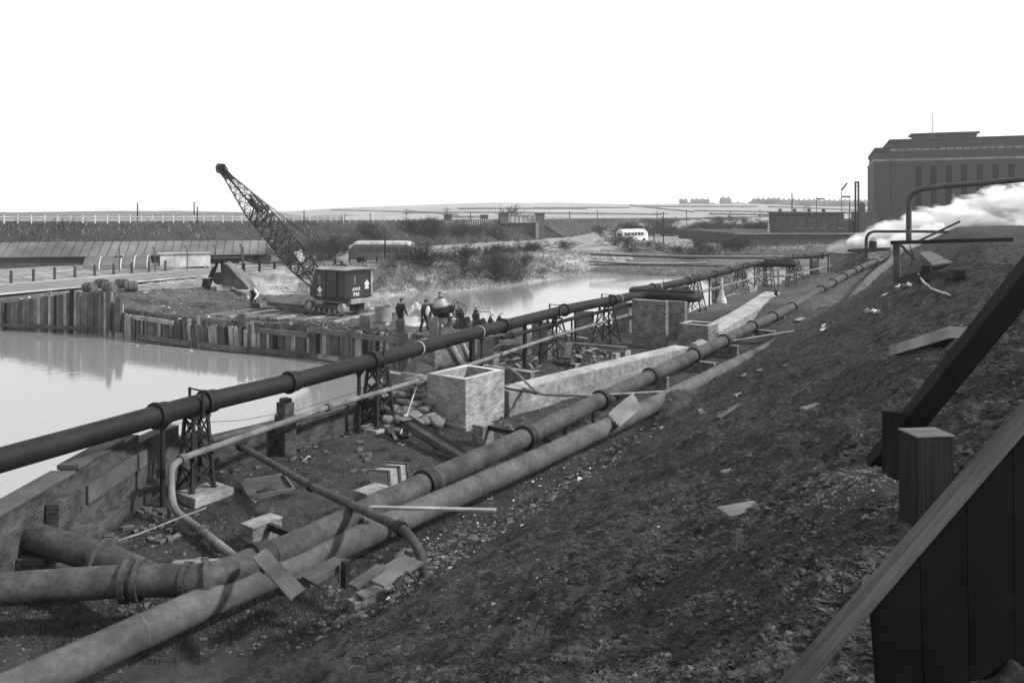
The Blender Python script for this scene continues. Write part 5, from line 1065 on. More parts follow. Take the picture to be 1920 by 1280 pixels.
# ---- white railway fence on the embankment
cr = []; 
for (ax, ay), (bx, by) in zip(CREST[:-1], CREST[1:]): L_ = math.hypot(bx - ax, by - ay); n = ((by - ay) / L_, -(bx - ax) / L_); cr.append(((ax + bx) / 2 + n[0] * 3.0, (ay + by) / 2 + n[1] * 3.0)); 
seg = []
for i, (ax, ay) in enumerate(CREST):
    px_, py_ = CREST[max(0, i - 1)]; qx, qy = CREST[min(len(CREST) - 1, i + 1)]; l = math.hypot(qx - px_, qy - py_); seg.append((ax + (qy - py_) / l * 3.0, ay - (qx - px_) / l * 3.0))
fence('railway_fence', 'white post and rail fence running along the top of the railway embankment', seg[2:6], 1.75, 1.05, .12, 'white', (.78, .3), rr=.035, railmat='whitegrub', maxn=100)
fence('far_railway_fence', 'far stretch of small white fence posts on the embankment right of the bridge', [(seg[6][0] - 14, seg[6][1] - 40), seg[6], seg[7]], 1.5, 1.15, .13, 'white', (.5,), rr=.02, railmat='embank', maxn=60)
# ---- telegraph poles
def tpole(px, D, top_y, lab, arms=0, r=.12, name='telegraph_pole', base=None, grp='telegraph poles along the railway'):
    c = PD(px, D, 0); c.z = Hz(c.x, c.y) if base is None else base; zt = -(top_y - HY) / F * D; rt = thing(name, lab, 'pole', c, grp)
    mb = MB(); mb.tube([c - UP * .3, Vector((c.x, c.y, zt))], [r, r * .7], 8); mb.build('pole', M['wooddark'], rt)
    for k in range(arms):
        z = zt - .35 - .55 * k; mb = MB(); mb.beam((c.x - .9, c.y, z), (c.x + .9, c.y, z), .1, .1); mb.build('cross_arm', M['wooddark'], rt)
        for x in (-.8, -.3, .3, .8): mb.tube([(c.x + x, c.y, z + .05), (c.x + x, c.y, z + .25)], .035, 5)
        
for i, (px, D, ty, ar, lab) in enumerate(((570, 150, 395, 0, 'thin pole on the skyline right of the crane boom'), (641, 165, 404, 0, 'left of two short posts on the embankment'), (646, 165, 403, 0, 'right of two short posts on the embankment'), (694, 172, 400, 0, 'pole above the grey coach'), (762, 185, 397, 1, 'pole on the embankment left of the plank bridge parapet'), (838, 205, 389, 3, 'tall pole with three cross arms behind the parapet'), (882, 215, 399, 0, 'thin pole between the two stone parapets'), (722, 104, 441, 0, 'pole standing in front of the grey coach'), (1068, 292, 397, 1, 'first pole right of the railway bridge'), (1120, 300, 395, 1, 'second pole right of the railway bridge'), (1232, 240, 396, 0, 'pole to the left of the tall dark post'), (1244, 165, 397, 1, 'tall dark post standing beyond the white coach'), (1226, 175, 425, 0, 'short dark post by the white coach'), (1287, 320, 394, 0, 'slim pole beyond the tall dark post'), (1369, 330, 394, 0, 'slim pole left of the brick shed'), (1425, 300, 393, 0, 'pole just left of the brick shed'), (258, 140, 380, 0, 'very thin mast on the left skyline'), (364, 140, 378, 0, 'thin mast behind the fence left of the crane boom'), (370, 138, 388, 0, 'second thin mast left of the boom'))): tpole(px, D, ty, lab, ar, .13 if D < 250 else .18)
mb = MB()
# ---- bridge and parapets
c = PD(975, 212, 0); T = loc_T((0, 212, -7.2), math.atan2(.12, 1)); rt = thing('railway_bridge', 'railway girder bridge with pale side plates between stone pillars', 'bridge', (0, 212, -7.2))
def WX(px, D=212): return (px - CX) / F * D
mb = MB(); mb.box((WX(944), 0, 5.4), (WX(1008), .5, 7.35), 0, T); g1 = mb.build('girder', M['whitegrub'], rt)
for k in range(8): x = WX(950 + k * 8); mb = MB(); mb.box((x, -.12, 5.4), (x + .16, -.002, 7.35), 0, T); mb.build('stiffener', M['steel'], g1)
mb = MB(); mb.box((WX(942), -.2, 7.36), (WX(1010), .7, 7.5), 0, T); mb.build('top_flange', M['steel'], g1)
for a, b, z1 in ((937, 953, 7.85), (1007, 1021, 7.75)):
    mb = MB(); mb.box((WX(a), -.8, 5.2 if a < 950 else -1), (WX(b), 3.5, z1), 0, T); mb.box((WX(a) - .2, -1.0, z1 + .002), (WX(b) + .2, 3.7, z1 + .3), 0, T); mb.build('stone_pillar', M['conc_dark'], rt)
mb = MB(); mb.box((WX(956), .4, -1.5), (WX(1006), 4, 5.38), 0, T); mb.build('dark_abutment', M['brickfar'], rt)
mb = MB(); mb.box((WX(1004), -.9, -1.5), (WX(1010), .38, 5.6), 0, T); mb.build('pale_quoin', M['concrete'], rt)
mb = MB(); mb.prism([(WX(1021), -1.5), (WX(1066), -1.5), (WX(1066), 1.0), (WX(1021), 5.2)], 0, .6, T @ Matrix.Translation((0, .3, 0)) @ Matrix(((1, 0, 0, 0), (0, 0, -1, 0), (0, 1, 0, 0), (0, 0, 0, 1)))); mb.build('wing_wall', M['brickfar'], rt)
mb = MB(); mb.beam(T @ Vector((WX(1019), -.1, 5.35)), T @ Vector((WX(1067), -.1, 1.1)), .9, .22); mb.build('wing_wall_coping', M['concrete'], rt)
rt = thing('plate_parapet', 'low stone pillars joined by a thin plate parapet left of the railway bridge', 'parapet', PD(873, 235, -1.5)); 
for a, b in ((832, 847), (901, 915)): mb = MB(); mb.box((WX(a, 235), 235, -2), (WX(b, 235), 237, .1)); mb.box((WX(a, 235) - .15, 234.85, .102), (WX(b, 235) + .15, 237.1, .4)); mb.build('stone_pillar', M['brickfar'], rt)
mb = MB(); mb.box((WX(847, 235), 235.5, -.75), (WX(901, 235), 235.7, -.1)); 
mb.build('plate', M['whitegrub'], rt); mb = MB(); mb.box((WX(847, 235), 235.35, -.09), (WX(901, 235), 235.8, .02)); mb.build('rail', M['cab'], rt)
# ---- pipes across the river
GA = 'long pipes crossing the river'
for D0, y0, D1, y1, x0, x1, r, lab in ((128, 476, 124, 483, 1085, 1545, .2, 'upper long thin pipe crossing the river before the far bank'), (112, 490, 118, 494, 1105, 1325, .12, 'lower long thin pipe crossing low over the mud')):
    a = PY(x0, y0, D0); b = PY(x1, y1, D1); mid = a.lerp(b, .5) - UP * .1; rt = thing('river_crossing_pipe', lab, 'pipe', a, GA); mb = MB(); mb.tube([a.lerp(b, i / 20) - UP * .25 * math.sin(i / 20 * math.pi) for i in range(21)], r, 10); mb.build('pipe', M['pipe2'], rt)
    mb = MB(); mb.tube([a.lerp(b, i / 20) + Vector((0, .3, r + .03)) - UP * .25 * math.sin(i / 20 * math.pi) for i in range(21)], .05, 6); mb.build('pale_conduit', M['band'], rt)
mb = MB(); mb.beam(PY(1105, 496, 108), PY(1440, 500, 101), .2, .15); mb.build('mud_line_pipe', M['iron'], label='dark thin pipe lying along the edge of the mud flat', cat='pipe')
# ---- retaining wall and brick shed
c = PD(1380, 158, 0); rt = thing('retaining_wall', 'long dark retaining wall with a pale coping below the brick shed', 'retaining wall', (c.x, 158, -7.8))
X0, X1 = WX(1385, 158), WX(1700, 158); mb = MB(); mb.box((X0, 158, -8.2), (X1, 159, -3.62)); mb.prism([(X0 - 6, -8.2), (X0, -8.2), (X0, -3.62)], 0, .9, Matrix(((1, 0, 0, 0), (0, 0, -1, 158.95), (0, 1, 0, 0), (0, 0, 0, 1)))); mb.build('wall', M['brickfar'], rt)
mb = MB(); mb.box((X0 - .5, 157.7, -3.618), (X1, 159.3, -3.4)); mb.build('coping', M['concrete'], rt)
mb = MB(); mb.box((X0, 159.32, -8.2), (X1 + 60, 215, -3.5)); mb.build('yard_ground', M['works'], kind='structure')
mb = MB(); mb.box((WX(1440, 158), 157.6, -7.3), (WX(1600, 158), 157.99, -5.8)); mb.build('buttress_band', M['conc_dark'], rt)
D = 164; rt = thing('brick_shed', 'flat roofed dark brick shed with tall panels on the retaining wall', 'building', (WX(1523, D), D, -3.4))
mb = MB(); mb.box((WX(1465, D), D, -3.4), (WX(1582, D), D + 8, .55)); mb.build('wall', M['brickfar'], rt)
mb = MB(); mb.box((WX(1463, D), D - .25, .552), (WX(1584, D), D + 8.3, .85)); mb.build('flat_roof', M['conc_dark'], rt)
for px in (1470, 1489, 1512, 1532, 1552, 1570): mb = MB(); mb.box((WX(px, D), D - .06, -2.2), (WX(px + 11, D), D - .004, .1)); mb.build('panel', M['brickdark'], rt)
for px in (1491, 1512, 1534, 1571): mb = MB(); mb.box((WX(px, D), D - .12, -2.55), (WX(px + 13, D), D - .004, -2.42)); mb.build('window_sill', M['concrete'], rt)
for px in (1472, 1500, 1527, 1555): mb = MB(); mb.lathe((WX(px, D), D + 3, .85), UP, [(0, .35), (.35, .3), (.36, .55), (.55, .4), (.75, .0)], 12); mb.build('roof_vent', M['cab'], rt)
mb = MB()
for z in (1.25, 1.6, 1.95): mb.tube([(WX(1513, D), D + 2, z), (WX(1524, D), D + 2, z)], .05, 5)
for px in (1513, 1518, 1524): mb.tube([(WX(px, D), D + 2, .85), (WX(px, D), D + 2, 2.0)], .05, 5)
mb.build('roof_railing', M['cab'], rt)
# poles/signals near the shed
tpole(1485, 172, 362, 'tall single pole rising behind the brick shed', 0, .16, grp='tall poles by the brick shed'); tpole(1593, 168, 380, 'leaning shorter pole right of the brick shed', 0, .16, grp='tall poles by the brick shed')
c = PD(1606, 165, -3.4); rt = thing('double_pole', 'tall twin pole frame joined by two short bars near the power house', 'twin pole', c)
for px in (1604, 1609.5): mb = MB(); mb.tube([PD(px, 165, -3.6), PY(px, 340, 165)], .2, 8); mb.build('pole', M['wooddark'], rt)
mb = MB(); mb.beam(PY(1602.5, 342, 164.9), PY(1611, 342, 164.9), .2, .3); mb.beam(PY(1604, 350, 164.9), PY(1609, 350, 164.9), .12, .12); mb.build('cross_bar', M['wooddark'], rt)
def signal(px, D, ty, lab, arms):
    c = PD(px, D, 0); c.z = min(Hz(c.x, c.y), -3.4); rt = thing('railway_signal', lab, 'signal', c, 'semaphore signals near the brick shed'); top = PY(px, ty, D); mb = MB(); mb.tube([c, top], .1, 6); mb.lathe(top, UP, [(0, .1), (.15, .16), (.35, 0)], 8); mb.build('post', M['cab'], rt)
    for dy, ang in arms: o = PY(px, ty + dy, D) - Vector((0, .15, 0)); mb = MB(); mb.beam(o, o + Vector((math.cos(ang), 0, math.sin(ang))) * 2.2, .08, .4); mb.build('signal_arm', M['cab'], rt)
signal(1578, 205, 354, 'tall railway signal with one raised and one level arm', ((2, .9), (15, 0))); signal(1531, 230, 372, 'small railway signal above the brick shed roof', ((1, 0),))
c = PD(1441, 160, -3.4); mb = MB(); mb.tube([c + UP * -1, PY(1441, 418, 160)], .09, 6); [mb.beam(PY(1439, y, 160), PY(1443.5, y, 160), .2, .2) for y in (421, 427, 433)]; mb.build('striped_post', M['whitegrub'], label='small pale post with cross pieces left of the brick shed', cat='post')
# low dark structures between shed and power house
D = 170; rt = thing('dark_outbuilding', 'jumble of dark low outbuilding and yard wall left of the power house', 'outbuilding', (WX(1600, D), D, -4)); mb = MB(); mb.box((WX(1583, D), D, -6), (WX(1618, D), D + 5, -.6)); mb.box((WX(1618.2, D), D + 1, -6), (WX(1650, D), D + 6, .9)); mb.build('wall', M['brickfar'], rt)
mb = MB(); mb.box((WX(1599, D), D - .1, -3.4), (WX(1606, D), D - .004, -1.2)); mb.build('doorway', M['black'], rt); mb = MB(); mb.box((WX(1621, D), D + 1.5, .902), (WX(1628, D), D + 3, 2.6)); mb.lathe((WX(1624.5, D), D + 2.2, 2.6), UP, [(0, .4), (.35, .35), (.5, 0)], 10); mb.build('chimney', M['cab'], rt)
mb = MB(); [mb.tube([(WX(x, D), D + .5, -.6), (WX(x, D), D + .5, 1.0)], .05, 5) for x in (1585, 1592, 1599, 1606, 1613)]; mb.tube([(WX(1584, D), D + .5, .9), (WX(1617, D), D + .5, .9)], .05, 5); mb.build('yard_railing', M['cab'], rt)
# ---- power house
cA = PD(1639, 192, -8); dirB = Vector((.93, -.36, 0)).normalized(); T = Matrix(((dirB.x, -dirB.y, 0, cA.x), (dirB.y, dirB.x, 0, cA.y), (0, 0, 1, 0), (0, 0, 0, 1)))
rt = thing('power_house', 'tall brick power house with narrow windows and stepped parapet at the right edge', 'building', cA)
mb = MB(); mb.box((0, 0, -9), (60, 30, 13.2), 0, T); mb.box((.35, .35, 13.2), (60, 29.6, 15.4), 0, T); mb.box((.1, .1, 15.4), (3.4, 29.8, 16.3), 0, T); mb.build('wall', M['brickfar'], rt)
mb = MB(); mb.box((3.6, 1.4, 15.3), (60, 28, 18.0), 0, T); mb.build('upper_storey', M['brickfar'], rt)
mb = MB(); mb.box((-.12, -.12, 13.0), (60, 30.1, 13.55), 0, T); mb.build('string_course', M['concrete2'], rt)
mb = MB(); [mb.box((3.6 + k * 1.7, .3, 15.42), (5.0 + k * 1.7, .9, 15.95), 0, T) for k in range(32)]; mb.build('parapet_blocks', M['concrete2'], rt)
mb = MB(); mb.box((3.4, 1.2, 18.002), (60, 28.2, 18.3), 0, T); mb.box((8.8, 3, 18.302), (22, 9, 19.3), 0, T); mb.box((8.2, 2.6, 19.302), (22.6, 9.4, 19.7), 0, T); mb.build('roof', M['conc_dark'], rt)
for k in range(12):
    x = 8.9 + k * 3.15; mb = MB(); mb.box((x, -.03, 2.2), (x + 1.25, -.003, 11.8), 0, T); wn = mb.build('window', M['black'], rt)
    mb = MB()
    for j in range(1, 16): mb.box((x, -.07, 2.2 + j * .6), (x + 1.25, -.032, 2.26 + j * .6), 0, T)
    mb.box((x + .58, -.09, 2.2), (x + .66, -.072, 11.8), 0, T); mb.box((x - .1, -.12, 1.9), (x + 1.35, -.004, 2.19), 0, T); mb.build('glazing_bars', M['hutwall'], wn)
mb = MB(); mb.tube([T @ Vector((.5 + 3.2, -.12, -8)), T @ Vector((3.7, -.12, 13))], .1, 6); mb.build('downpipe', M['cab'], rt)
mb = MB(); mb.tube([T @ Vector((13, 5, 19.7)), T @ Vector((13, 5, 24.5))], .07, 6); mb.build('flag_mast', M['cab'], rt)
# ---- big steam pipes near the right
pts = [PY(1704, 456, 58), PY(1704, 358, 58) , PY(1760, 350, 57), PY(1990, 330, 52)]
pipeline('tall_steam_pipe', 'thick vertical pipe rising through steam and bending right at its top', 'steam pipe', pts, .19, M['pipe2'], [], rad=[0, 1.1, .5, 0], n=18)
pts = [PY(1624, 500, 84), PY(1624, 434, 84), PY(1720, 434, 83), PY(1990, 438, 80)]
pipeline('arched_steam_pipe', 'dark pipe rising from the brick tank and running level through the steam', 'steam pipe', pts, .15, M['iron'], [], rad=[0, 1.0, .5, 0], n=14)
mb = MB(); mb.tube([PY(1636, 468, 88), PY(1637, 452, 88)], .4, 12); mb.build('steam_drum', M['iron'], label='short fat upright vessel in the steam behind the arched pipe', cat='vessel')
mb = MB(); mb.beam(PY(1594, 470, 90), PY(1665, 467, 84), .6, .35); mb.beam(PY(1575, 475, 95), PY(1640, 470, 89), .4, .3); mb.build('pipe_manifold', M['iron'], label='dark horizontal manifold on top of the far brick tank', cat='pipe manifold')
rt = thing('brick_tank', 'low pale brick tank at the far end of the pipelines', 'tank', PD(1590, 92, -6)); a = PD(1568, 92, 0)
mb = MB(); x0, x1 = WX(1569, 92), WX(1602, 92); mb.box((x0, 92, -6.6), (x1, 94, -4.3)); mb.box((x1 + .01, 91.4, -6.6), (WX(1617, 92), 93.4, -4.25)); mb.build('brickwork', M['brickmid'], rt); mb = MB(); mb.box((x0 - .05, 91.9, -4.298), (x1, 94.1, -4.2)); mb.box((WX(1615, 92), 91.2, -6.6), (WX(1618, 92), 91.39, -4.25)); mb.build('rim', M['concrete'], rt)
v = under(1628, 84); mb = MB(); mb.box((v.x - .5, 83.6, Hz(v.x, 84) - .2), (v.x + .4, 84.4, -4.5)); mb.build('dark_pier', M['brickdark'], label='dark upright pier below the arched steam pipe', cat='pier')
v = under(1531, 99); mb = MB(); mb.box((WX(1521, 98), 97.8, -7.4), (WX(1534, 98), 98.6, -5.4)); mb.build('brick_stub', M['brickmid'], label='rough brick stub standing before the bright channel', cat='brick stub')
# ---- steam
def steam(name, lab, x0, x1, D, c0, c1, h0, h1, ry, dens, seed):
    """plume from pixel column x0 to x1 at distance D; centre height c0..c1, half height h0..h1 (metres)."""
    X0, X1 = WX(x0, D), WX(x1, D); mb = MB(); n = 16
    path = [Vector((X0 + (X1 - X0) * i / n, D, c0 + (c1 - c0) * (i / n) ** .8)) for i in range(n + 1)]; rad = [h0 + (h1 - h0) * (i / n) ** .7 for i in range(n + 1)]
    mb.tube(path, [r * 1.35 + .2 for r in rad], 20); xm = (X0 + X1) / 2
    m = bpy.data.materials.new('steam_' + str(seed)); m.use_nodes = True; t = m.node_tree; t.nodes.clear(); N = t.nodes; L = t.links
    def ma(op, a, b=None, c=None):
        q = N.new('ShaderNodeMath'); q.operation = op
        for k, v_ in enumerate((a, b, c)):
            if v_ is None: continue
            if isinstance(v_, (int, float)): q.inputs[k].default_value = v_
            else: L.new(v_, q.inputs[k])
        return q.outputs[0]
    o = N.new('ShaderNodeOutputMaterial'); v = N.new('ShaderNodeVolumePrincipled'); v.inputs['Color'].default_value = g(.995)
    ge = N.new('ShaderNodeNewGeometry'); sp = N.new('ShaderNodeSeparateXYZ'); L.new(ge.outputs['Position'], sp.inputs[0])
    u = ma('MAXIMUM', ma('DIVIDE', ma('SUBTRACT', sp.outputs[0], X0), X1 - X0), 0.0)
    zc = ma('MULTIPLY_ADD', ma('POWER', u, .8), c1 - c0, c0); hh = ma('MULTIPLY_ADD', ma('POWER', u, .7), h1 - h0, h0)
    dz = ma('DIVIDE', ma('SUBTRACT', sp.outputs[2], zc), hh); dy = ma('DIVIDE', ma('SUBTRACT', sp.outputs[1], D), hh)
    d = ma('SQRT', ma('ADD', ma('MULTIPLY', dz, dz), ma('MULTIPLY', dy, dy)))
    mp = N.new('ShaderNodeMapping'); mp.inputs['Scale'].default_value = (.26, .42, .5); mp.inputs['Rotation'].default_value = (0, math.radians(14), 0); n1 = N.new('ShaderNodeTexNoise'); n1.inputs['Scale'].default_value = 1.3; n1.inputs['Detail'].default_value = 7; n1.inputs['Roughness'].default_value = .62; n1.inputs['Distortion'].default_value = .5
    L.new(ge.outputs['Position'], mp.inputs[0]); L.new(mp.outputs[0], n1.inputs[0])
    f = ma('SUBTRACT', ma('ADD', ma('SUBTRACT', 1.0, d), ma('MULTIPLY', n1.outputs[0], 2.6)), 1.22)
    rr = ma('MULTIPLY', ma('MINIMUM', ma('MAXIMUM', f, 0.0), 1.0), dens)
    L.new(rr, v.inputs['Density']); L.new(v.outputs[0], o.inputs['Volume']); mb.build(name, m, label=lab, cat='steam', kind='stuff')
steam('steam_cloud', 'bright white steam blowing across the pipes before the power house', 1588, 1960, 96, -3.3, .6, .35, 3.6, 2, 5.0, 2)
steam('low_steam', 'low band of steam rolling along under the arched pipe', 1640, 1760, 92, -3.5, -2.6, .7, 1.5, 2, 4.0, 3)
steam('steam_puff', 'faint small puff of steam left of the main cloud', 1552, 1592, 97, -4.0, -3.6, .5, .9, 1, .5, 5)
# ================================================================ tip-side timber, debris, sandbags, litter
def ong(px, py, dz=0): return on_ground(px, py, False, dz)
# ---- sandbags
GS = 'filled sacks piled between the trestle and the brick box'
mb = MB(); proto = None; rnd = random.Random(12)
spots = [(742, 790, 26.6, .0), (760, 800, 26.2, 0), (790, 795, 26.6, 0), (812, 792, 26.9, 0), (748, 768, 27.2, .2), (772, 772, 27.2, .22), (806, 776, 27.2, .22), (826, 762, 27.9, .15), (735, 752, 27.9, .3), (758, 748, 28.2, .38), (780, 756, 27.9, .40), (812, 757, 28.0, .42), (745, 736, 28.7, .5), (765, 733, 29.0, .58), (790, 740, 28.6, .62), (815, 745, 28.4, .60), (775, 722, 29.2, .80), (798, 727, 29.0, .84), (828, 735, 28.9, .7), (732, 772, 27.2, .1), (818, 790, 26.8, .16), (768, 786, 26.7, .2), (752, 780, 26.9, .15), (783, 782, 26.8, .14), (800, 784, 26.9, .17), (795, 765, 27.5, .34), (765, 760, 27.7, .3), (740, 762, 27.5, .24), (822, 778, 27.3, .12), (756, 742, 28.4, .52), (803, 748, 28.3, .56), (785, 730, 28.9, .78), (812, 735, 28.7, .68), (730, 785, 26.9, .0)]
labs = {0: 'dark filled sack lowest at the left end of the heap', 3: 'round filled sack lowest at the right by the brick box', 17: 'flat filled sack on top of the heap against the brick box', 16: 'topmost filled sack on the heap', 18: 'filled sack wedged behind the corner of the brick box'}
for i, (px, py, D, dz) in enumerate(spots):
    if proto is None:
        proto = thing('sandbag', 'lumpy filled sack in the heap beside the open brick box', 'sandbag', (0, 0, 0), GS); OFF[proto] = Vector((0, 0, 0)); b1 = MB(); b1.blob((0, 0, .11), (.40, .24, .12), 22, 12, 0, None, .62, .05, 4); b1.build('sack', M['sack'], proto); b1 = MB(); b1.blob((.36, 0, .14), (.07, .05, .04), 8, 6, 0, None, 1, .2, 2); b1.tube([(.34, -.03, .14), (.34, .03, .16)], .03, 6); b1.build('tied_neck', M['sack'], proto); o = proto
    else: o = copy_tree(proto)
    dz = dz * 1.4; v = PD(px, D, G0 + dz + .02); o.location = v; o.rotation_euler = (rnd.uniform(-.3, .3), rnd.uniform(-.25, .25), rnd.uniform(0, 6.28)); s = rnd.uniform(.72, .95); o.scale = (s, s, s * rnd.uniform(.9, 1.1)); o['label'] = labs.get(i, 'lumpy filled sack in the heap beside the open brick box')
v = PD(764, 27.0, G0 + .42); mb = MB(); mb.blob(v, (.14, .12, .1), 10, 7, 0, None, .7, .2, 5); mb.build('white_bag', M['paper'], label='small torn white bag among the filled sacks', cat='bag')
mb = MB(); mb.tube([PD(751, 25.6, -6.95), PD(781, 28.4, -6.05)], .022, 8); mb.build('leaning_rod', M['whitegrub'], label='pale rod leaning across the filled sacks', cat='rod')
# long corrugated / boards lying below sacks
rt = thing('fallen_gutter_boards', 'long dark ribbed boards lying on the grass below the filled sacks', 'boards', PD(790, 25, G0))
a = PD(748, 26.2, -6.78); b = PD(858, 23.4, -7.05); d = (b - a).normalized(); n = d.cross(UP).normalized()
for k, (o, h) in enumerate(((0, 0), (.17, .1), (.34, .16))):
    mb = MB(); mb.beam(a - n * o + UP * h, b - n * o * .8 + UP * h * .5, .15, .05, 0, (UP + n * .6).normalized()); mb.build('board', M['wooddark' if k != 1 else 'wood'], rt)
mb = MB(); mb.beam(PD(748, 26.0, -6.6), PD(770, 26.4, -6.62), .4, .03, 0, (UP - A_ * .6).normalized()); mb.build('sheet_iron', M['nissen'], label='bent grey sheet lying over the upper end of the ribbed boards', cat='metal sheet')
for p, q, w_, lab in (((803, 792, 26.2), (826, 812, 24.8), .07, 'thin pale lath lying right of the ribbed boards'), ((828, 815, 24.7), (840, 800, 25.4), .09, 'short pale split lath near the corner of the brick box'), ((733, 776, 26.6), (743, 793, 25.7), .1, 'pale lath standing by the trestle foot')):
    mb = MB(); mb.beam(PD(p[0], p[2], G0 + .12), PD(q[0], q[2], G0 + .05), w_, .03); mb.build('lath', M['woodlight'], label=lab, cat='lath')
# ---- wooden crate by the pier, hatch on the grass
c = PD(748, 21.0, G0); T = loc_T((c.x - .25, c.y + .1, G0 - .05), YAW + .1) @ Matrix.Rotation(-.12, 4, 'X'); rt = thing('wooden_crate', 'battered pale wooden crate with battens behind the chipped pier', 'crate', c)
mb = MB(); mb.box((-.42, -.3, 0), (.42, .3, .62), 0, T); mb.build('boards', M['woodlight'], rt, bevel=.01)
for x in (-.4, .02, .36): mb = MB(); mb.box((x, -.34, -.0), (x + .09, -.302, .66), 0, T); mb.box((x, -.34, .622), (x + .09, .34, .66), 0, T); mb.build('batten', M['wood'], rt)
rt = thing('wooden_tray', 'shallow tilted wooden tray lying on the grass with a dark iron hook on it', 'tray', PD(500, 21.2, G0)); T = loc_T(PD(500, 21.0, G0 + .05), .55) @ Matrix.Rotation(.12, 4, 'X')
mb = MB(); mb.box((-.55, -.45, 0), (.55, .45, .04), 0, T); mb.build('base', M['wood'], rt)
for lo, hi in (((-.58, -.5, 0), (.58, -.452, .14)), ((-.58, .452, 0), (.58, .5, .14)), ((-.6, -.45, 0), (-.552, .45, .14)), ((.552, -.45, 0), (.6, .45, .14))): mb = MB(); mb.box(lo, hi, 0, T); mb.build('side', M['woodmid'], rt)
mb = MB(); mb.tube([T @ Vector((-.3, -.2, .07)), T @ Vector((-.1, -.3, .08)), T @ Vector((.15, -.25, .07))], .035, 8); mb.build('iron_hook', M['iron'], label='curved dark iron bar lying in the wooden tray', cat='iron bar')
# ---- plank across the pipes
def tbeam(name, lab, a, b, w_, h, mat, cat='timber', up=UP, bevel=.006):
    mb = MB(); mb.beam(a, b, w_, h, 0, up); return mb.build(name, M[mat], label=lab, cat=cat, bevel=bevel)
tbeam('long_plank', 'long pale plank laid across both large pipes', PY(626, 949, 17.1), PY(930, 956, 16.3), .13, .05, 'woodlight', 'plank')
tbeam('leaning_baulk', 'broad dark split timber leaning over the pale pipe at the bottom left', PY(487, 1038, 13.9), PY(556, 1112, 12.6), .26, .07, 'woodmid', 'timber', (UP - Vector((0, .8, 0))).normalized())
mb = MB(); mb.box((0, 0, 0), (.24, .11, .07), 0, loc_T(PY(683, 977, 16.4), .5)); mb.build('loose_brick', M['brickmid'], label='loose brick resting on the large pipes under the crossing pipe', cat='brick', bevel=.006)
# ---- boards by the crossing pipe elbow
tbeam('broad_board', 'broad weathered board sloping up beside the bent crossing pipe', PY(700, 1092, 12.9), PY(775, 1048, 13.6), .5, .05, 'woodmid', 'board')
tbeam('dark_board', 'dark board lying under the weathered board at the bottom', PY(660, 1100, 12.7), PY(715, 1062, 13.3), .2, .06, 'wood', 'board')
mb = MB(); mb.tube([PY(742, 1102, 12.6), PY(762, 1072, 13.0), PY(776, 1082, 13.1), PY(786, 1100, 12.9)], .025, 6); mb.build('bent_iron_strap', M['iron'], label='bent iron strap beside the upright end of the crossing pipe', cat='strap')
tbeam('round_log', 'smooth trough lying beneath the pale pipe at the bottom', PY(565, 1092, 13.2), PY(640, 1052, 14.4), .35, .12, 'wood', 'trough')
tbeam('short_post', 'short dark post standing under the pale pipe', PY(648, 1100, 13.9), PY(648, 1052, 13.9), .12, .12, 'wooddark', 'post')
mb = MB(); mb.tube([PY(566, 1082, 13.2), PY(610, 1106, 12.6)], .02, 6); mb.build('thin_bar', M['iron'], label='thin dark bar at the bottom beneath the pale pipe', cat='bar')
# ---- thin rail in the left foreground and hoses
mb = MB(); mb.tube([PD(100, 15.3, -6.62), PD(180, 15.8, -6.53), PD(260, 16.4, -6.5), PD(330, 17.2, -6.5), PD(386, 18.0, -6.55)], .022, 8); mb.build('long_pale_rod', M['pipe5'], label='long thin pale rod lying across the ground at the lower left', cat='rod')
mb = MB(); mb.tube([PY(300, 795, 21), PY(450, 788, 23), PY(560, 768, 25), PY(700, 725, 29)], .008, 5); mb.build('slack_wire', M['iron'], label='thin dark wire stretched behind the brick pier stub over the water', cat='wire')
# branch hoses near the box
rt = thing('curved_hose_pipe', 'bent thin pipe looping over the concrete wall right of the open brick box', 'pipe', PD(1010, 28.6, -6.4))
mb = MB(); mb.tube(fillet([PD(938, 32, -5.92), PD(965, 30.8, -5.95), PD(1000, 28.9, -6.25), PD(1013, 28.3, -6.3), PD(1100, 27, -6.05), PD(1248, 29.5, -6.45)], .6, 6), .045, 10); mb.build('pipe', M['pipe5'], rt)
mb = MB(); mb.tube(fillet([PD(1010, 28.4, -6.26), PD(950, 28.9, -6.22), PD(938, 29.6, -6.27), PD(965, 30.2, -6.38), PD(1005, 28.6, -6.33)], .5, 6), .05, 10); mb.build('loop', M['pipe4'], rt)
mb = MB(); a = PD(1328, 41.2, -6.5); b = ong(1490, 622, .05); mb.tube([a, a.lerp(b, .3) - UP * .08, a.lerp(b, .7) - UP * .04, b], .04, 8); mb.build('thin_cable_pipe', M['band'], label='thin pale pipe stretched from the smaller brick box to the tip slope', cat='pipe')
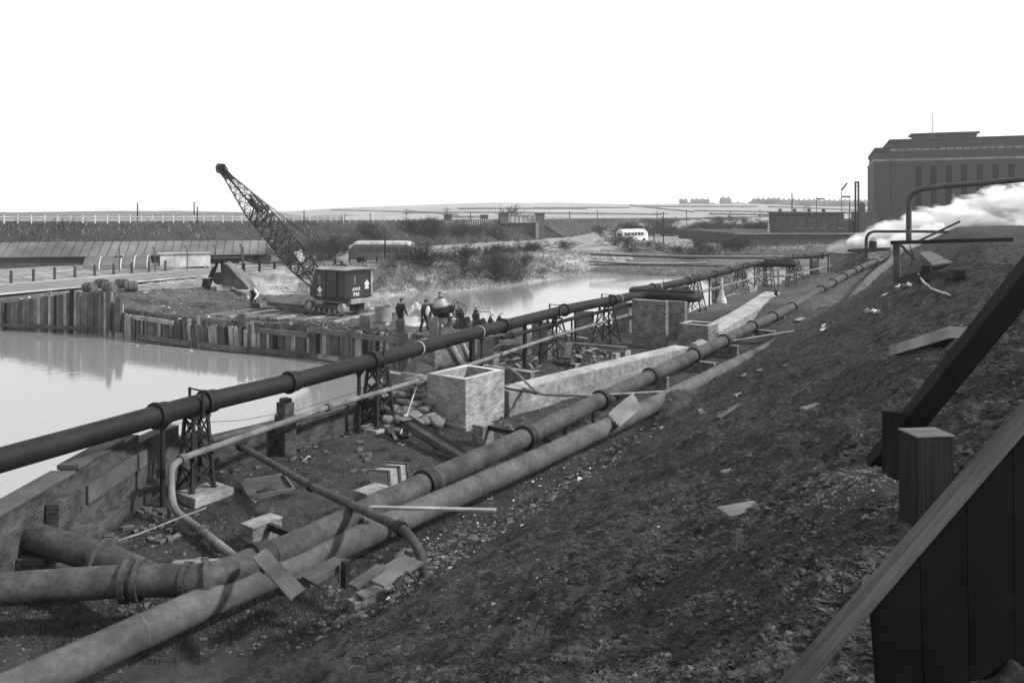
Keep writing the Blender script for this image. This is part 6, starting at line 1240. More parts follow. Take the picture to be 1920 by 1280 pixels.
# ---- corrugated sheet
q4 = [PY(1139, 777, 25.3), PY(1187, 737, 27.5), PY(1205, 766, 26.5), PY(1161, 801, 24.5)]; nn = (q4[1] - q4[0]).cross(q4[3] - q4[0]).normalized(); nn = nn if nn.z > 0 else -nn
mb = MB(); n = 48; k = 8; G = []
for i in range(n + 1):
    v_ = i / n; row = []
    for j in range(k + 1):
        u = j / k; e = .012 * math.sin(i * .45) * (1 if j in (0, k) else 0); row.append(q4[0].lerp(q4[1], u + e).lerp(q4[3].lerp(q4[2], u + e), v_) + nn * (.03 * math.sin(v_ * 2 * math.pi * 5) + .04 * math.sin(u * 3.1)))
    G.append(row)
for i in range(n):
    for j in range(k): mb.face([G[i][j], G[i][j + 1], G[i + 1][j + 1], G[i + 1][j]], None, 0, True)
o = mb.build('corrugated_sheet', M['sheet'], label='bright corrugated iron sheet propped over the buried pale pipe', cat='metal sheet'); wd = o.modifiers.new('w', 'WELD'); sd = o.modifiers.new('s', 'SOLIDIFY'); sd.thickness = .008
# ---- timber heap behind the concrete wall
rnd = random.Random(31); GT = 'broken timbers in the heap behind the concrete wall'
rows = [((1075, 664, 41.5), (1175, 668, 41.0), .35, .2, 'woodmid', .55, 'long top baulk lying on the timber heap'), ((1100, 672, 40.6), (1172, 676, 40.4), .28, .22, 'wood', .35, 'second long baulk under the top one'), ((1150, 672, 40.0), (1178, 668, 41.3), .3, .3, 'woodlight', .2, 'pale squared block at the right end of the heap'), ((1085, 690, 38.6), (1115, 678, 39.6), .25, .06, 'woodlight', .4, 'pale sloping board on the front of the heap'), ((1118, 690, 38.0), (1155, 682, 38.8), .2, .12, 'woodmid', .25, 'jagged ended log on the front right of the heap'), ((1130, 700, 37.4), (1162, 686, 38.3), .08, .05, 'woodlight', .1, 'thin pale lath at the front right of the heap'), ((1075, 700, 38.4), (1098, 694, 38.7), .35, .05, 'woodlight', .1, 'broad pale board end low in the heap'), ((1062, 700, 38.9), (1068, 668, 39.6), .3, .08, 'woodmid', .3, 'upright dark board at the left of the heap'), ((1060, 650, 43.5), (1102, 650, 43.4), .3, .06, 'woodlight', .75, 'pale plank bridging two stubs behind the heap'), ((1090, 684, 39.6), (1128, 682, 39.6), .2, .14, 'wood', .2, 'dark baulk in the middle of the heap'), ((1080, 676, 40.4), (1100, 670, 40.2), .2, .1, 'wooddark', .4, 'charred looking baulk under the long ones'), ((1105, 668, 40.9), (1135, 676, 40.2), .16, .12, 'woodmid', .48, 'slanting baulk crossing the top of the heap')]
for p, q, w_, h, mt, dz, lab in rows:
    a = PD(p[0], p[2], 0); b = PD(q[0], q[2], 0); a.z = G0 + dz; b.z = G0 + dz * (.75 if 'upright' not in lab else 3.2); tbeam('broken_timber', lab, a, b, w_, h, mt, 'timber'); bpy.context.scene.collection.objects[-1]['group'] = GT
a = PD(1098, 37.4, G0); rt = thing('trestle_board', 'two boards leaning together like a tent at the front of the heap', 'boards', a)
mb = MB(); mb.beam(PD(1094, 37.3, G0), PD(1103, 37.6, -6.45), .5, .05, 0, A_); mb.build('board', M['woodmid'], rt); mb = MB(); mb.beam(PD(1118, 37.8, G0), PD(1109, 37.7, -6.5), .12, .04, 0, A_); mb.beam(PD(1122, 38.1, G0), PD(1111, 37.9, -6.55), .1, .04, 0, A_); mb.build('lath', M['woodlight'], rt)
mb = MB()
for i in range(170):
    x = rnd.gauss(1102, 27); D = rnd.gauss(40, 1.1); c = PD(x, D, G0 + max(0, .6 - abs(x - 1105) * .009) * rnd.random()); a_ = rnd.random() * 6.28; d = Vector((math.cos(a_), math.sin(a_), rnd.uniform(-.35, .35))) * rnd.uniform(.15, .5); mb.beam(c - d, c + d, rnd.uniform(.05, .16), rnd.uniform(.03, .08), rnd.choice([0, 1, 2, 0]))
mb.build('timber_offcuts', [M['wood'], M['woodmid'], M['woodlight']], kind='stuff', label='splintered offcuts scattered through the broken timber heap', cat='offcuts')
mb = MB()
for i in range(110):
    x = rnd.uniform(925, 1010); D = rnd.uniform(36.5, 41.5); c = PD(x, D, 0); c.z = Hz(c.x, c.y) + .08; a_ = rnd.random() * 6.28; d = Vector((math.cos(a_), math.sin(a_), rnd.uniform(-.2, .3))) * rnd.uniform(.15, .9); mb.beam(c - d, c + d, rnd.uniform(.04, .14), rnd.uniform(.03, .08), rnd.choice([0, 1, 0, 2]))
mb.build('scrap_timber', [M['wood'], M['woodmid'], M['woodlight']], kind='stuff', label='scattered scrap timber and poles beyond the first brick piers', cat='scrap')
for p, q, w_, lab in (((845, 658, 38.5), (880, 672, 36), .2, 'log lying left of the dark square timber prop'), ((868, 652, 39), (888, 662, 37.5), .15, 'second log lying behind the dark square timber prop')): a = PD(p[0], p[2], 0); b = PD(q[0], q[2], 0); a.z = Hz(a.x, a.y) + .12; b.z = Hz(b.x, b.y) + .12; mb = MB(); mb.tube([a, b], w_ * .7, 10); mb.build('log', M['woodlight'], label=lab, cat='log')
c = PD(1353, 66.5, 0); c.z = Hz(c.x, c.y) - .1; mb = MB(); mb.lathe(c, UP, [(0, .0), (0, .45), (.35, .42), (.7, .25), (1.15, .14), (2.2, .11), (2.2, 0)], 10, 0, True); mb.build('white_post', M['whitegrub'], label='white post with flared foot between the two pipe loops', cat='post')
# ---- tip-side timbers
tbeam('big_baulk', 'pale topped timber baulk half buried at the right on the tip', ong(1686, 664, .05), ong(1800, 640, .12), .3, .16, 'woodlight', 'timber')
rt = thing('retaining_post', 'massive dark timber post with a flat sawn top in the right foreground', 'timber post', PD(1736, 4.55, -1.95)); T = loc_T(PD(1736, 4.55, -2.3), .12)
mb = MB(); mb.grain = 1; mb.box((-.115, -.09, 0), (.115, .09, 1.065), 0, T, .97); mb.build('post', M['wooddark'], rt, bevel=.008)
mb = MB(); mb.box((-.114, -.09, 1.066), (.114, .09, 1.078), 0, T); mb.build('sawn_top', M['woodmid'], rt, bevel=.004)
tbeam('diagonal_brace', 'thick dark timber brace slanting up to the right behind the foreground post', PY(1644, 872, 5.6), PY(1960, 480, 4.4), .15, .09, 'wooddark', 'timber', Vector((0, 1, 0)))
tbeam('foreground_rail', 'pale weathered rail slanting across the bottom right corner', PY(1470, 1300, 2.6), PY(1980, 712, 2.92), .05, .055, 'wood', 'timber rail')
tbeam('rear_short_post', 'short dark post standing behind the foot of the diagonal brace', ong(1675, 890, -.1), ong(1675, 890, .42), .12, .1, 'wooddark', 'post', A_)
mb = MB(); q = [PY(1650, 1290, 2.75), PY(1990, 1290, 2.75), PY(1990, 790, 3.0), PY(1760, 1050, 2.8)]
for k, (t0, t1) in enumerate(((0, .24), (.245, .49), (.495, .74), (.745, 1))):
    a0, a1 = q[0].lerp(q[1], t0), q[0].lerp(q[1], t1); 
    def topz(p, t): return PY(1640 + 350 * t, 1150 - 415 * t, 2.78 + .1 * t)
    b0, b1 = topz(0, t0), topz(0, t1); back = Vector((0, .04, 0)); mb.hexa([a0, a1, a1 + back, a0 + back, b0, b1, b1 + back, b0 + back], (.2, .04, .8))
mb.build('dark_boarding', M['black'], label='dark upright boarding below the pale rail in the bottom right corner', cat='boarding')
# timber frame at the top right (trestle with platform)
rt = thing('timber_trestle', 'dark timber post and level beam standing on the tip at the upper right', 'timber frame', PD(1681, 30, -4.0)); D = 34
def gd(px, D): v = under(px, D); return Vector((v.x, v.y, Hz(v.x, v.y)))
v = ong(1683, 532); D = v.y; mb = MB(); mb.grain = 1; mb.beam(v - UP * .3, PY(1681, 456, D), D * 11 / F, D * 9 / F); mb.build('post', M['wood'], rt)
mb = MB(); mb.beam(PY(1670, 455, D), PY(1900, 449, D * .93), D * 9 / F, D * 7 / F); mb.build('beam', M['wooddark'], rt)
mb = MB(); mb.beam(PY(1686, 456, D + .3), PY(1716, 488, D + .3), D * 3 / F, D * 3 / F); mb.tube([PY(1706, 460, D + .5), PY(1712, 478, D + .4), PY(1708, 500, D + .4)], .03, 6); mb.build('brace', M['iron'], rt)
mb = MB(); mb.beam(ong(1686, 531, .12), ong(1800, 527, .2), .28, .26); mb.beam(ong(1700, 522, .1), ong(1730, 516, .1), .18, .1); mb.build('fallen_baulk', M['wooddark'], label='dark round baulk lying at the foot of the upper right timber frame', cat='timber')
tbeam('pale_hatch', 'pale tilted board on the slope right of the timber frame', ong(1734, 482, .35), ong(1768, 508, .25), .7, .08, 'woodmid', 'board', (UP + Vector((-.5, -.6, 0))).normalized())
tbeam('small_stump', 'small dark stump below the pale tilted board', ong(1737, 528, -.1), ong(1737, 528, .6), .3, .3, 'wooddark', 'stump', A_)
tbeam('dark_ramp', 'dark sloping plank rising right above the timber beam', PY(1722, 452, D * .98), PY(1800, 415, D * .96), .8, .08, 'wood', 'plank')
mb = MB(); mb.tube([ong(1722, 520, .15), ong(1732, 536, .12), ong(1748, 548, .1), ong(1780, 560, .1)], .035, 6); mb.build('pale_hose', M['band'], label='pale hose curling down the tip at the right', cat='hose')
# loose boards and slabs on the tip
for i, (px, py, L_, w_, mt, a_, lab) in enumerate(((1390, 972, .36, .22, 'woodmid', .25, 'flat weathered wood slab standing out on the lower tip'), (1367, 775, 1.6, .1, 'wood', 1.0, 'long half buried plank running up the middle of the tip'), (1398, 705, .9, .12, 'woodmid', 1.0, 'short pale ended plank high on the tip'), (1425, 697, .4, .14, 'woodmid', .8, 'small board below the thin cable on the tip'), (1478, 688, .5, .12, 'woodmid', .5, 'small board in the middle distance on the tip'), (1520, 770, .5, .1, 'woodmid', .7, 'curved scrap of board on the upper tip'), (1362, 892, .2, .05, 'woodmid', .6, 'small splinter of wood on the lower tip'), (1500, 600, 1.6, .35, 'woodlight', 1.0, 'pale slab lying by the far end of the tip foot'), (1545, 575, 1.8, .2, 'woodmid', .9, 'long pale strip on the far tip foot'), (1318, 762, .3, .1, 'woodmid', .9, 'little board near the buried pale pipe'))):
    c = ong(px, py, .06); tbeam('loose_board', lab, c - Vector((math.cos(a_), math.sin(a_), 0)) * L_ / 2, c + Vector((math.cos(a_), math.sin(a_), .15 if i == 0 else .0)) * L_ / 2, w_, .04, mt, 'board'); bpy.context.scene.collection.objects[-1]['group'] = 'loose boards lying on the coal tip'
# ---- waste paper
def scrap(px, py, s, lab, seed):
    s = s * (.62 if s > .2 else .95)
    c = ong(px, py, .03); rnd = random.Random(seed); mb = MB(); n = 7; R = Matrix.Rotation(rnd.uniform(-.5, .1), 3, 'X') @ Matrix.Rotation(rnd.uniform(-.4, .4), 3, 'Y'); ph = rnd.random() * 6; G = []
    for i in range(n):
        row = []
        for j in range(n):
            x, y = (i / (n - 1) - .5) * 2, (j / (n - 1) - .5) * 2; k = 1 - .25 * rnd.random() if abs(x) == 1 or abs(y) == 1 else 1; row.append(c + R @ Vector((x * s * k, y * s * .7 * k, .32 * s * math.sin(x * 3 + ph + y) + .25 * s * rnd.random() + .1 * s)))
        G.append(row)
    for i in range(n - 1):
        for j in range(n - 1): mb.face([G[i][j], G[i + 1][j], G[i + 1][j + 1], G[i][j + 1]])
    o = mb.build('paper_scrap', M['paper'], label=lab, cat='waste paper', group='white paper scraps blown on the ground'); m_ = o.modifiers.new('s', 'SOLIDIFY'); m_.thickness = .002
for i, (px, py, s, lab) in enumerate(((1090, 903, .12, 'large crumpled white paper on the lower middle of the tip'), (1319, 777, .17, 'bright flat white paper high on the tip'), (1388, 746, .17, 'torn white paper beside the half buried plank'), (1548, 622, .3, 'white paper below the far tip foot'), (1550, 612, .2, 'smaller white paper just above another on the far slope'), (1632, 588, .3, 'left piece of a row of white papers on the far slope'), (1645, 589, .3, 'right piece of a row of white papers on the far slope'), (1696, 541, .5, 'long white paper heap below the dark baulk at right'), (1175, 832, .07, 'small white paper near the corrugated sheet'), (1660, 555, .25, 'small white paper under the long white heap'), (588, 826, .2, 'white paper by the low river wall'), (572, 862, .16, 'white paper on the grass below the wall'), (562, 830, .14, 'crumpled paper leaning by the wall foot'), (478, 943, .06, 'tiny white scrap on the grass near the concrete pad'), (752, 836, .1, 'pale flat slab of paper on the grass below the sacks'), (920, 938, .08, 'white paper heap at the end of the long plank'), (905, 958, .08, 'white paper just below the end of the long plank'), (882, 1012, .06, 'white cup like scrap in the rubble'), (982, 990, .08, 'white paper in the middle of the rubble'), (898, 985, .07, 'white paper low in the rubble near the plank'), (1155, 875, .05, 'tiny white speck of paper mid tip'), (1315, 520 + 60, .3, 'white rag at the foot of the splayed trestle right of the tall pier'), (1232, 988 + 10, .05, 'small white scrap low on the tip'), (998, 905, .06, 'white paper beside the pale pipe'), (1050, 860, .09, 'white paper by the pale pipe further up'))): scrap(px, py, s, lab, i)
# ---- scattered rubble and shale (uncountable)
def ico():
    p = (1 + 5 ** .5) / 2; v = np.array([(-1, p, 0), (1, p, 0), (-1, -p, 0), (1, -p, 0), (0, -1, p), (0, 1, p), (0, -1, -p), (0, 1, -p), (p, 0, -1), (p, 0, 1), (-p, 0, -1), (-p, 0, 1)], float); v /= np.linalg.norm(v[0])
    f = np.array([(0, 11, 5), (0, 5, 1), (0, 1, 7), (0, 7, 10), (0, 10, 11), (1, 5, 9), (5, 11, 4), (11, 10, 2), (10, 7, 6), (7, 1, 8), (3, 9, 4), (3, 4, 2), (3, 2, 6), (3, 6, 8), (3, 8, 9), (4, 9, 5), (2, 4, 11), (6, 2, 10), (8, 6, 7), (9, 8, 1)]); return v, f
IV, IF = ico()
def rocks(name, pos, size, mat, lab, cat, seed=0, flat=.6, kind='stuff'):
    rg = np.random.default_rng(seed); n = len(pos); V = IV[None] * (1 + .35 * rg.uniform(-1, 1, (n, 12, 1))); V = V * np.stack([rg.uniform(.6, 1.4, n), rg.uniform(.5, 1, n), rg.uniform(.3, 1, n) * flat], 1)[:, None, :] * size[:, None, None]
    a = rg.uniform(0, 6.28, n); b = rg.uniform(-.7, .7, n); ca, sa, cb, sb = np.cos(a), np.sin(a), np.cos(b), np.sin(b); x, y, z = V[..., 0], V[..., 1], V[..., 2]; y, z = y * cb[:, None] - z * sb[:, None], y * sb[:, None] + z * cb[:, None]; x, y = x * ca[:, None] - y * sa[:, None], x * sa[:, None] + y * ca[:, None]
    V = np.stack([x, y, z], -1) + pos[:, None, :]; Fc = (IF[None] + (np.arange(n) * 12)[:, None, None]).reshape(-1, 3); return npmesh(name, V.reshape(-1, 3), Fc, mat, lab, cat, kind=kind)
rg = np.random.default_rng(2)
def scatter(n, pxr, D0, D1, cond):
    u = rg.uniform(size=n); D = 1 / (1 / D0 + (1 / D1 - 1 / D0) * u); X = (rg.uniform(*pxr, n) - CX) / F * D; Z = H(X, D); k = cond(X, D, Z); return np.stack([X, D, Z], 1)[k]
def ontip(x, y, z): c, t = CT(x, y); return (tipz(c, t) - H(x, y, False) > -.12) & (c < .6)
p = scatter(110000, (650, 2050), 2.8, 60, ontip); s = np.minimum(.005 + .022 * rg.random(len(p)) ** 4 + .0012 * p[:, 1], .06) * rg.uniform(.5, 1.2, len(p)); rocks('shale_fragments', p, s, M['stonedk'], 'dark broken shale fragments strewn all over the coal tip', 'shale', 1, .45)
p = scatter(3600, (650, 2050), 2.8, 60, ontip); s = .005 + .022 * rg.random(len(p)) ** 4 + .0012 * p[:, 1]; rocks('grey_stones', p, s, M['stone'], 'paler grey stones scattered over the coal tip', 'stones', 2, .6)
def rub(x, y, z): c, t = CT(x, y); return (c > -11.0) & (c < -8.2) & (t > 10) & (t < 24)
p = scatter(3800, (600, 1250), 11, 26, rub); s = .02 + .10 * rg.random(len(p)) ** 3; rocks('foot_rubble', p, s, M['stone'], 'brick and stone rubble along the foot of the tip beside the pale pipe', 'rubble', 3, .75)
p = scatter(800, (700, 1250), 11, 24, rub); s = .015 + .05 * rg.random(len(p)) ** 2; rocks('pale_rubble', p, s, M['pale'], 'bright chips of plaster and stone among the rubble at the tip foot', 'rubble', 4, .6)
def rub2(x, y, z): c, t = CT(x, y); return (c < -9.8) & (y < 20.5) & (x > -9.2) & (fbm(x, y, 2, 4) > -.1)
p = scatter(1500, (-100, 480), 12, 20.5, rub2); s = .015 + .06 * rg.random(len(p)) ** 3; rocks('yard_rubble', p, s, M['stone'], 'small broken bricks on the ground beneath the left river wall', 'rubble', 5, .7)
def sp(x, y, z): c, t = CT(x, y); return (c < -24) & (z > -7.3) & (y < 76) & (poly_sd(x, y, RIVER) < -.5)
p = scatter(14000, (-200, 960), 41, 76, sp); s = .04 + .09 * rg.random(len(p)) ** 3; rocks('spoil_lumps', p, s, M['stone'], 'clods and stones over the excavated spoil bank', 'clods', 6, .7)
p = scatter(1200, (-200, 960), 41, 76, sp); s = .05 + .10 * rg.random(len(p)) ** 2; rocks('pale_spoil', p, s, M['pale'], 'pale stones over the spoil bank', 'stones', 7, .6)
gq = on_ground(1600, 893); p = np.stack([gq.x + rg.normal(0, .2, 900), gq.y + rg.normal(0, .22, 900), np.zeros(900)], 1); p[:, 2] = H(p[:, 0], p[:, 1]); s = .004 + .012 * rg.random(900) ** 2; rocks('gravel_patch', p, s, M['gravel'], 'patch of lighter gravel on the hump beside the diagonal brace', 'gravel', 8, .8)
def wk(x, y, z): c, t = CT(x, y); return (c > -21) & (c < -9.3) & (z < -4)
p = scatter(7500, (0, 1500), 13, 80, lambda x, y, z: wk(x, y, z) & (poly_sd(x, y, BASIN) < -.4)); s = .012 + .05 * rg.random(len(p)) ** 4 + .0006 * p[:, 1]; rocks('yard_stones', p, s, M['stone'], 'small stones on the trampled ground between the pipes', 'stones', 9, .6)
# ---- loose bricks
mb = MB(); rnd = random.Random(77)
for i in range(260):
    zone = i % 4
    if zone == 0: px, D = rnd.uniform(190, 330), rnd.uniform(17.6, 20.5)
    elif zone == 1: px, D = rnd.uniform(400, 700), rnd.uniform(22.3, 27)
    elif zone == 2: px, D = rnd.uniform(930, 1240), rnd.uniform(25, 32)
    else: px, D = rnd.uniform(620, 900), rnd.uniform(13.5, 18)
    v = under(px, D); z = Hz(v.x, v.y); c_, t_2 = CT(v.x, v.y)
    if z < -7.5 or z > -6.4 or v.x < -9.1: continue
    k = rnd.uniform(.4, 1); mb.box((-.11 * k, -.052, 0), (.11 * k, .052, .072), rnd.choice([0, 0, 1]), loc_T((v.x, v.y, z - .01), rnd.random() * 6.28) @ Matrix.Rotation(rnd.uniform(-.5, .5), 4, 'X'))
mb.build('brick_litter', [M['stone'], M['conc_dark']], kind='stuff', label='broken bricks littering the ground along the walls and piers', cat='bricks')
tp = []
for i in range(420): px = rnd.uniform(1408, 1645); D = rnd.uniform(880, 985); x = (px - CX) / F * D; tp.append((x, D, Hz(x, D) + 1.2))
for i in range(60): px = rnd.choice([1290, 1330, 1372, 1385]) + rnd.gauss(0, 7); D = 1085; x = (px - CX) / F * D; tp.append((x, D, Hz(x, D) + .5))
tp = np.array(tp); rocks('distant_trees', tp, rg.uniform(1.6, 3.6, len(tp)), M['hedge'], 'pale smudged trees around the houses on the ridge', 'trees', 21, 1.1)
# ---- grass
def blades(name, pos, h, wd, mat, lab, cat='grass', seed=0, lean=.5, per=1):
    rg = np.random.default_rng(seed); n = len(pos); a = rg.uniform(0, 6.28, n); l = rg.uniform(0, lean, n) * h; b = rg.uniform(0, 6.28, n)
    d = np.stack([np.cos(a), np.sin(a), 0 * a], 1) * wd[:, None]; tip = pos + np.stack([np.cos(b) * l, np.sin(b) * l, h], 1); mid = pos + np.stack([np.cos(b) * l * .3, np.sin(b) * l * .3, h * .55], 1)
    V = np.stack([pos - d, pos + d, mid + d * .7, mid - d * .7, tip], 1).reshape(-1, 3); i = np.arange(n) * 5; Fc = np.concatenate([np.stack([i, i + 1, i + 2], 1), np.stack([i, i + 2, i + 3], 1), np.stack([i + 3, i + 2, i + 4], 1)]); return npmesh(name, V, Fc, mat, lab, cat, kind='stuff')
p = scatter(120000, (0, 1650), 13, 85, lambda x, y, z: wk(x, y, z) & (poly_sd(x, y, BASIN) < -.5) & (fbm(x * .7, y * .7, 3, 77) > -.25)); h = rg.uniform(.02, .09, len(p)) * (1 + 1.2 * (fbm(p[:, 0] * 2, p[:, 1] * 2, 2, 8) > .5)); blades('short_grass', p, h, .003 + .00018 * p[:, 1], M['grassd'], 'short rough grass on the ground between the pipes', seed=1)
tf = []
for px, py, k in ((1465, 820, 14), (500, 925, 90), (660, 812, 60), (240, 975, 60), (1390, 545, 50), (560, 1010, 60)):
    q = on_ground(px, py); m_ = k * 4; tf.append(np.stack([q.x + rg.normal(0, .12, m_), q.y + rg.normal(0, .12, m_), np.full(m_, q.z - .02)], 1))
for _ in range(26):
    q = on_ground(rg.uniform(420, 900), rg.uniform(840, 1010)); m_ = 120; tf.append(np.stack([q.x + rg.normal(0, .1, m_), q.y + rg.normal(0, .1, m_), np.full(m_, q.z - .02)], 1)) if q.z < -6.9 else None
p = np.concatenate(tf); blades('grass_tufts', p, rg.uniform(.06, .24, len(p)), np.full(len(p), .004), M['grassd'], 'dark wiry grass tufts on the tip and yard', seed=3, lean=.9)
def bk_(x, y, z): s = poly_sd(x, y, RIVER); return (s < -.3) & (s > -22) & (y > 74) & (z > -8) & ((x < 26) | (y > 100))
p = scatter(90000, (560, 1400), 70, 150, bk_); p[:, 2] -= .05; h = rg.uniform(.15, .5, len(p)) * (1 + .7 * fbm(p[:, 0] * .5, p[:, 1] * .5, 2, 3)); blades('bank_grass', p, h, .02 + .00025 * p[:, 1], M['grass'], 'rank dry grass covering the far river bank', seed=2, lean=.8)
def em_(x, y, z): d, sd = line_d(x, y, CREST); return (d > 3.5) & (d < 17) & (sd < 0)
p = scatter(110000, (-100, 1700), 75, 380, em_); p[:, 2] -= .05; h = rg.uniform(.25, .8, len(p)) * (1 + .8 * fbm(p[:, 0] * .25, p[:, 1] * .25, 3, 13)); blades('embankment_grass', p, h, .025 + .0003 * p[:, 1], M['grassd'], 'dense dark rough grass on the railway embankment', seed=4, lean=.8)
p = scatter(26000, (-100, 1700), 75, 380, em_); h = rg.uniform(.3, .8, len(p)); blades('embankment_pale_grass', p, h, .02 + .0003 * p[:, 1], M['grass'], 'paler dead grass mixed through the embankment cover', seed=5, lean=.8)
p = scatter(26000, (1250, 1800), 120, 175, lambda x, y, z: (z > -7.5) & (y < 157) & (y > 151)); blades('far_bank_grass', p, rg.uniform(.3, .9, len(p)), np.full(len(p), .06), M['grass'], 'rough grass on the bank before the retaining wall', seed=6, lean=.8)
# ---- bare shrubs
def shrub_mesh(seed, h, spread, n=420, trunks=4):
    rd = random.Random(seed); P0 = []; P1 = []; R0 = []; R1 = []; tr = []
    def grow(p, d, L, r, lev):
        k = 3 if lev < 2 else 2; q = p
        for i in range(k):
            d = (d + Vector((rd.gauss(0, .16), rd.gauss(0, .16), rd.gauss(0, .08) + .03))).normalized(); q2 = q + d * L / k; (tr if lev < 2 else None) is not None and tr.append(1); P0.append(q); P1.append(q2); R0.append(r); R1.append(r * .8); q = q2; r *= .8
            if lev < 4:
                for _ in range(2 if lev < 3 else 3):
                    a = Vector((rd.gauss(0, 1), rd.gauss(0, 1), rd.gauss(.3, .6))).normalized(); grow(q, (d * .55 + a * .8).normalized(), L * rd.uniform(.45, .68), r * .6, lev + 1)
    for i in range(trunks):
        a = rd.random() * 6.28; d = Vector((math.cos(a) * spread, math.sin(a) * spread, 1)).normalized(); grow(Vector((rd.gauss(0, .15), rd.gauss(0, .15), -.1)), d, h * rd.uniform(.5, .7), h * .014, 1)
    return map(np.array, (P0, P1, R0, R1))
def segs(P0, P1, R0, R1):
    d = P1 - P0; d /= np.linalg.norm(d, axis=1)[:, None] + 1e-9; u = np.cross(d, np.array([.3, .5, .81])); u /= np.linalg.norm(u, axis=1)[:, None] + 1e-9; v = np.cross(d, u); V = []
    for P_, R_ in ((P0, R0), (P1, R1)):
        for a in (0, 2.094, 4.189): V.append(P_ + (u * math.cos(a) + v * math.sin(a)) * R_[:, None])
    V = np.stack(V, 1); n = len(P0); b = np.arange(n)[:, None] * 6; Fc = np.concatenate([b + np.array([[0, 1, 4, 3]]), b + np.array([[1, 2, 5, 4]]), b + np.array([[2, 0, 3, 5]])]); return V.reshape(-1, 3), Fc
protos = []
for k in range(4):
    P0, P1, R0, R1 = shrub_mesh(k + 3, 1.0, (.9, .6, 1.1, .5)[k], trunks=(7, 5, 8, 4)[k]); R0 = np.maximum(R0, .0045); R1 = np.maximum(R1, .004); big = R0 > .0065
    def me_(nm, m):
        V, Fc = segs(P0[m], P1[m], R0[m], R1[m]); o = npmesh(nm, V, Fc, M['bark' if nm == 'trunk' else 'scrub'], centre=False); me = o.data; bpy.data.objects.remove(o); return me
    protos.append((me_('trunk', big), me_('crown', ~big)))
print('shrub faces', [len(a.polygons) + len(b.polygons) for a, b in protos])
GB_ = 'bare winter bushes on the far bank'
def shrub(px, D, h, wx, k, lab, base=None, py=None):
    v = under(px, D); z = Hz(v.x, v.y) - .1; rt = thing('bare_bush', lab, 'bush', (v.x, v.y, z), GB_); rt.scale = (h * wx, h * wx, h); rt.rotation_euler = (0, 0, k * 1.7 + px * .1); 
    for nm, me in zip(('trunk', 'crown'), protos[k]): o = bpy.data.objects.new(nm, me); S.collection.objects.link(o); o.parent = rt
# distinct ones first, then the thicket
for px, D, h, wx, k, lab in ((782, 96, 3.6, 1.0, 0, 'large bare bush hiding the rear of the grey coach'), (800, 95, 3.0, 1.1, 2, 'bushy bare shrub right beside the one hiding the coach'), (760, 99, 2.2, 1.1, 2, 'low bush at the foot of the grey coach fence'), (884, 92, 3.4, 1.0, 1, 'slim forked bare tree on the bank above the water'), (860, 100, 3.2, 1.2, 0, 'wide bare bush between the coach and the forked tree'), (915, 98, 2.9, 1.1, 0, 'tall bare bush left of the great thicket'), (945, 100, 2.9, 1.2, 2, 'broad dense bare bush left of the railway bridge'), (975, 104, 2.4, 1.1, 0, 'dense bare bush below the railway bridge'), (960, 94, 2.2, 1.2, 2, 'bare bush at the water edge below the thicket'), (925, 92, 2.6, 1.3, 0, 'low spreading bush overhanging the water'), (1165, 150, 3.2, 1.3, 0, 'dense dark bush just left of the white coach'), (1190, 146, 2.7, 1.4, 2, 'dark bush hiding the lower half of the white coach'), (1215, 150, 2.3, 1.3, 0, 'dark bush at the right end of the white coach'), (1150, 158, 3.0, 1.2, 2, 'left end of the dark bushes by the white coach'), (560, 104, 3.4, 1.2, 0, 'bush behind the lower crane boom'), (590, 108, 3.6, 1.2, 2, 'thicket bush above the crane cab left side'), (612, 112, 4.0, 1.2, 0, 'thicket bush above the crane cab'), (640, 118, 3.6, 1.1, 2, 'thicket bush left of the grey coach'), (530, 104, 3.0, 1.2, 2, 'bush by the right end of the long hut'), (962, 300, 9.0, .8, 1, 'lone bare tree on the field behind the railway bridge')): shrub(px, D, h, wx, k, lab)
rnd = random.Random(99)
def many(n, pxr, f, hr, lab, wx=1.2):
    for i in range(n):
        px = rnd.uniform(*pxr); D = f(px) + rnd.uniform(-3, 3); shrub(px, D, rnd.uniform(*hr), wx * rnd.uniform(.9, 1.3), rnd.choice([0, 0, 2]), lab)
many(26, (1130, 1460), lambda px: float(np.interp(px, [1130, 1240, 1350, 1460], [215, 225, 235, 215])), (3.2, 4.8), 'one of the dark bushes massed along the foot of the right hand embankment', 1.3)
many(14, (830, 1060), lambda px: float(np.interp(px, [830, 1060], [112, 135])), (1.4, 2.6), 'one of the bare bushes massed between the road and the bridge')
many(16, (560, 960), lambda px: float(np.interp(px, [560, 960], [132, 200])), (2.5, 4.5), 'one of the scrub bushes growing on the embankment behind the coach')
many(12, (1240, 1400), lambda px: float(np.interp(px, [1240, 1400], [150, 152])), (1.8, 3.2), 'one of the low bushes on the bank beyond the bright channel')
many(12, (1215, 1470), lambda px: float(np.interp(px, [1215, 1340, 1470], [285, 320, 290])), (2.5, 4), 'one of the bushes rising over the far railway fence', 1.4)
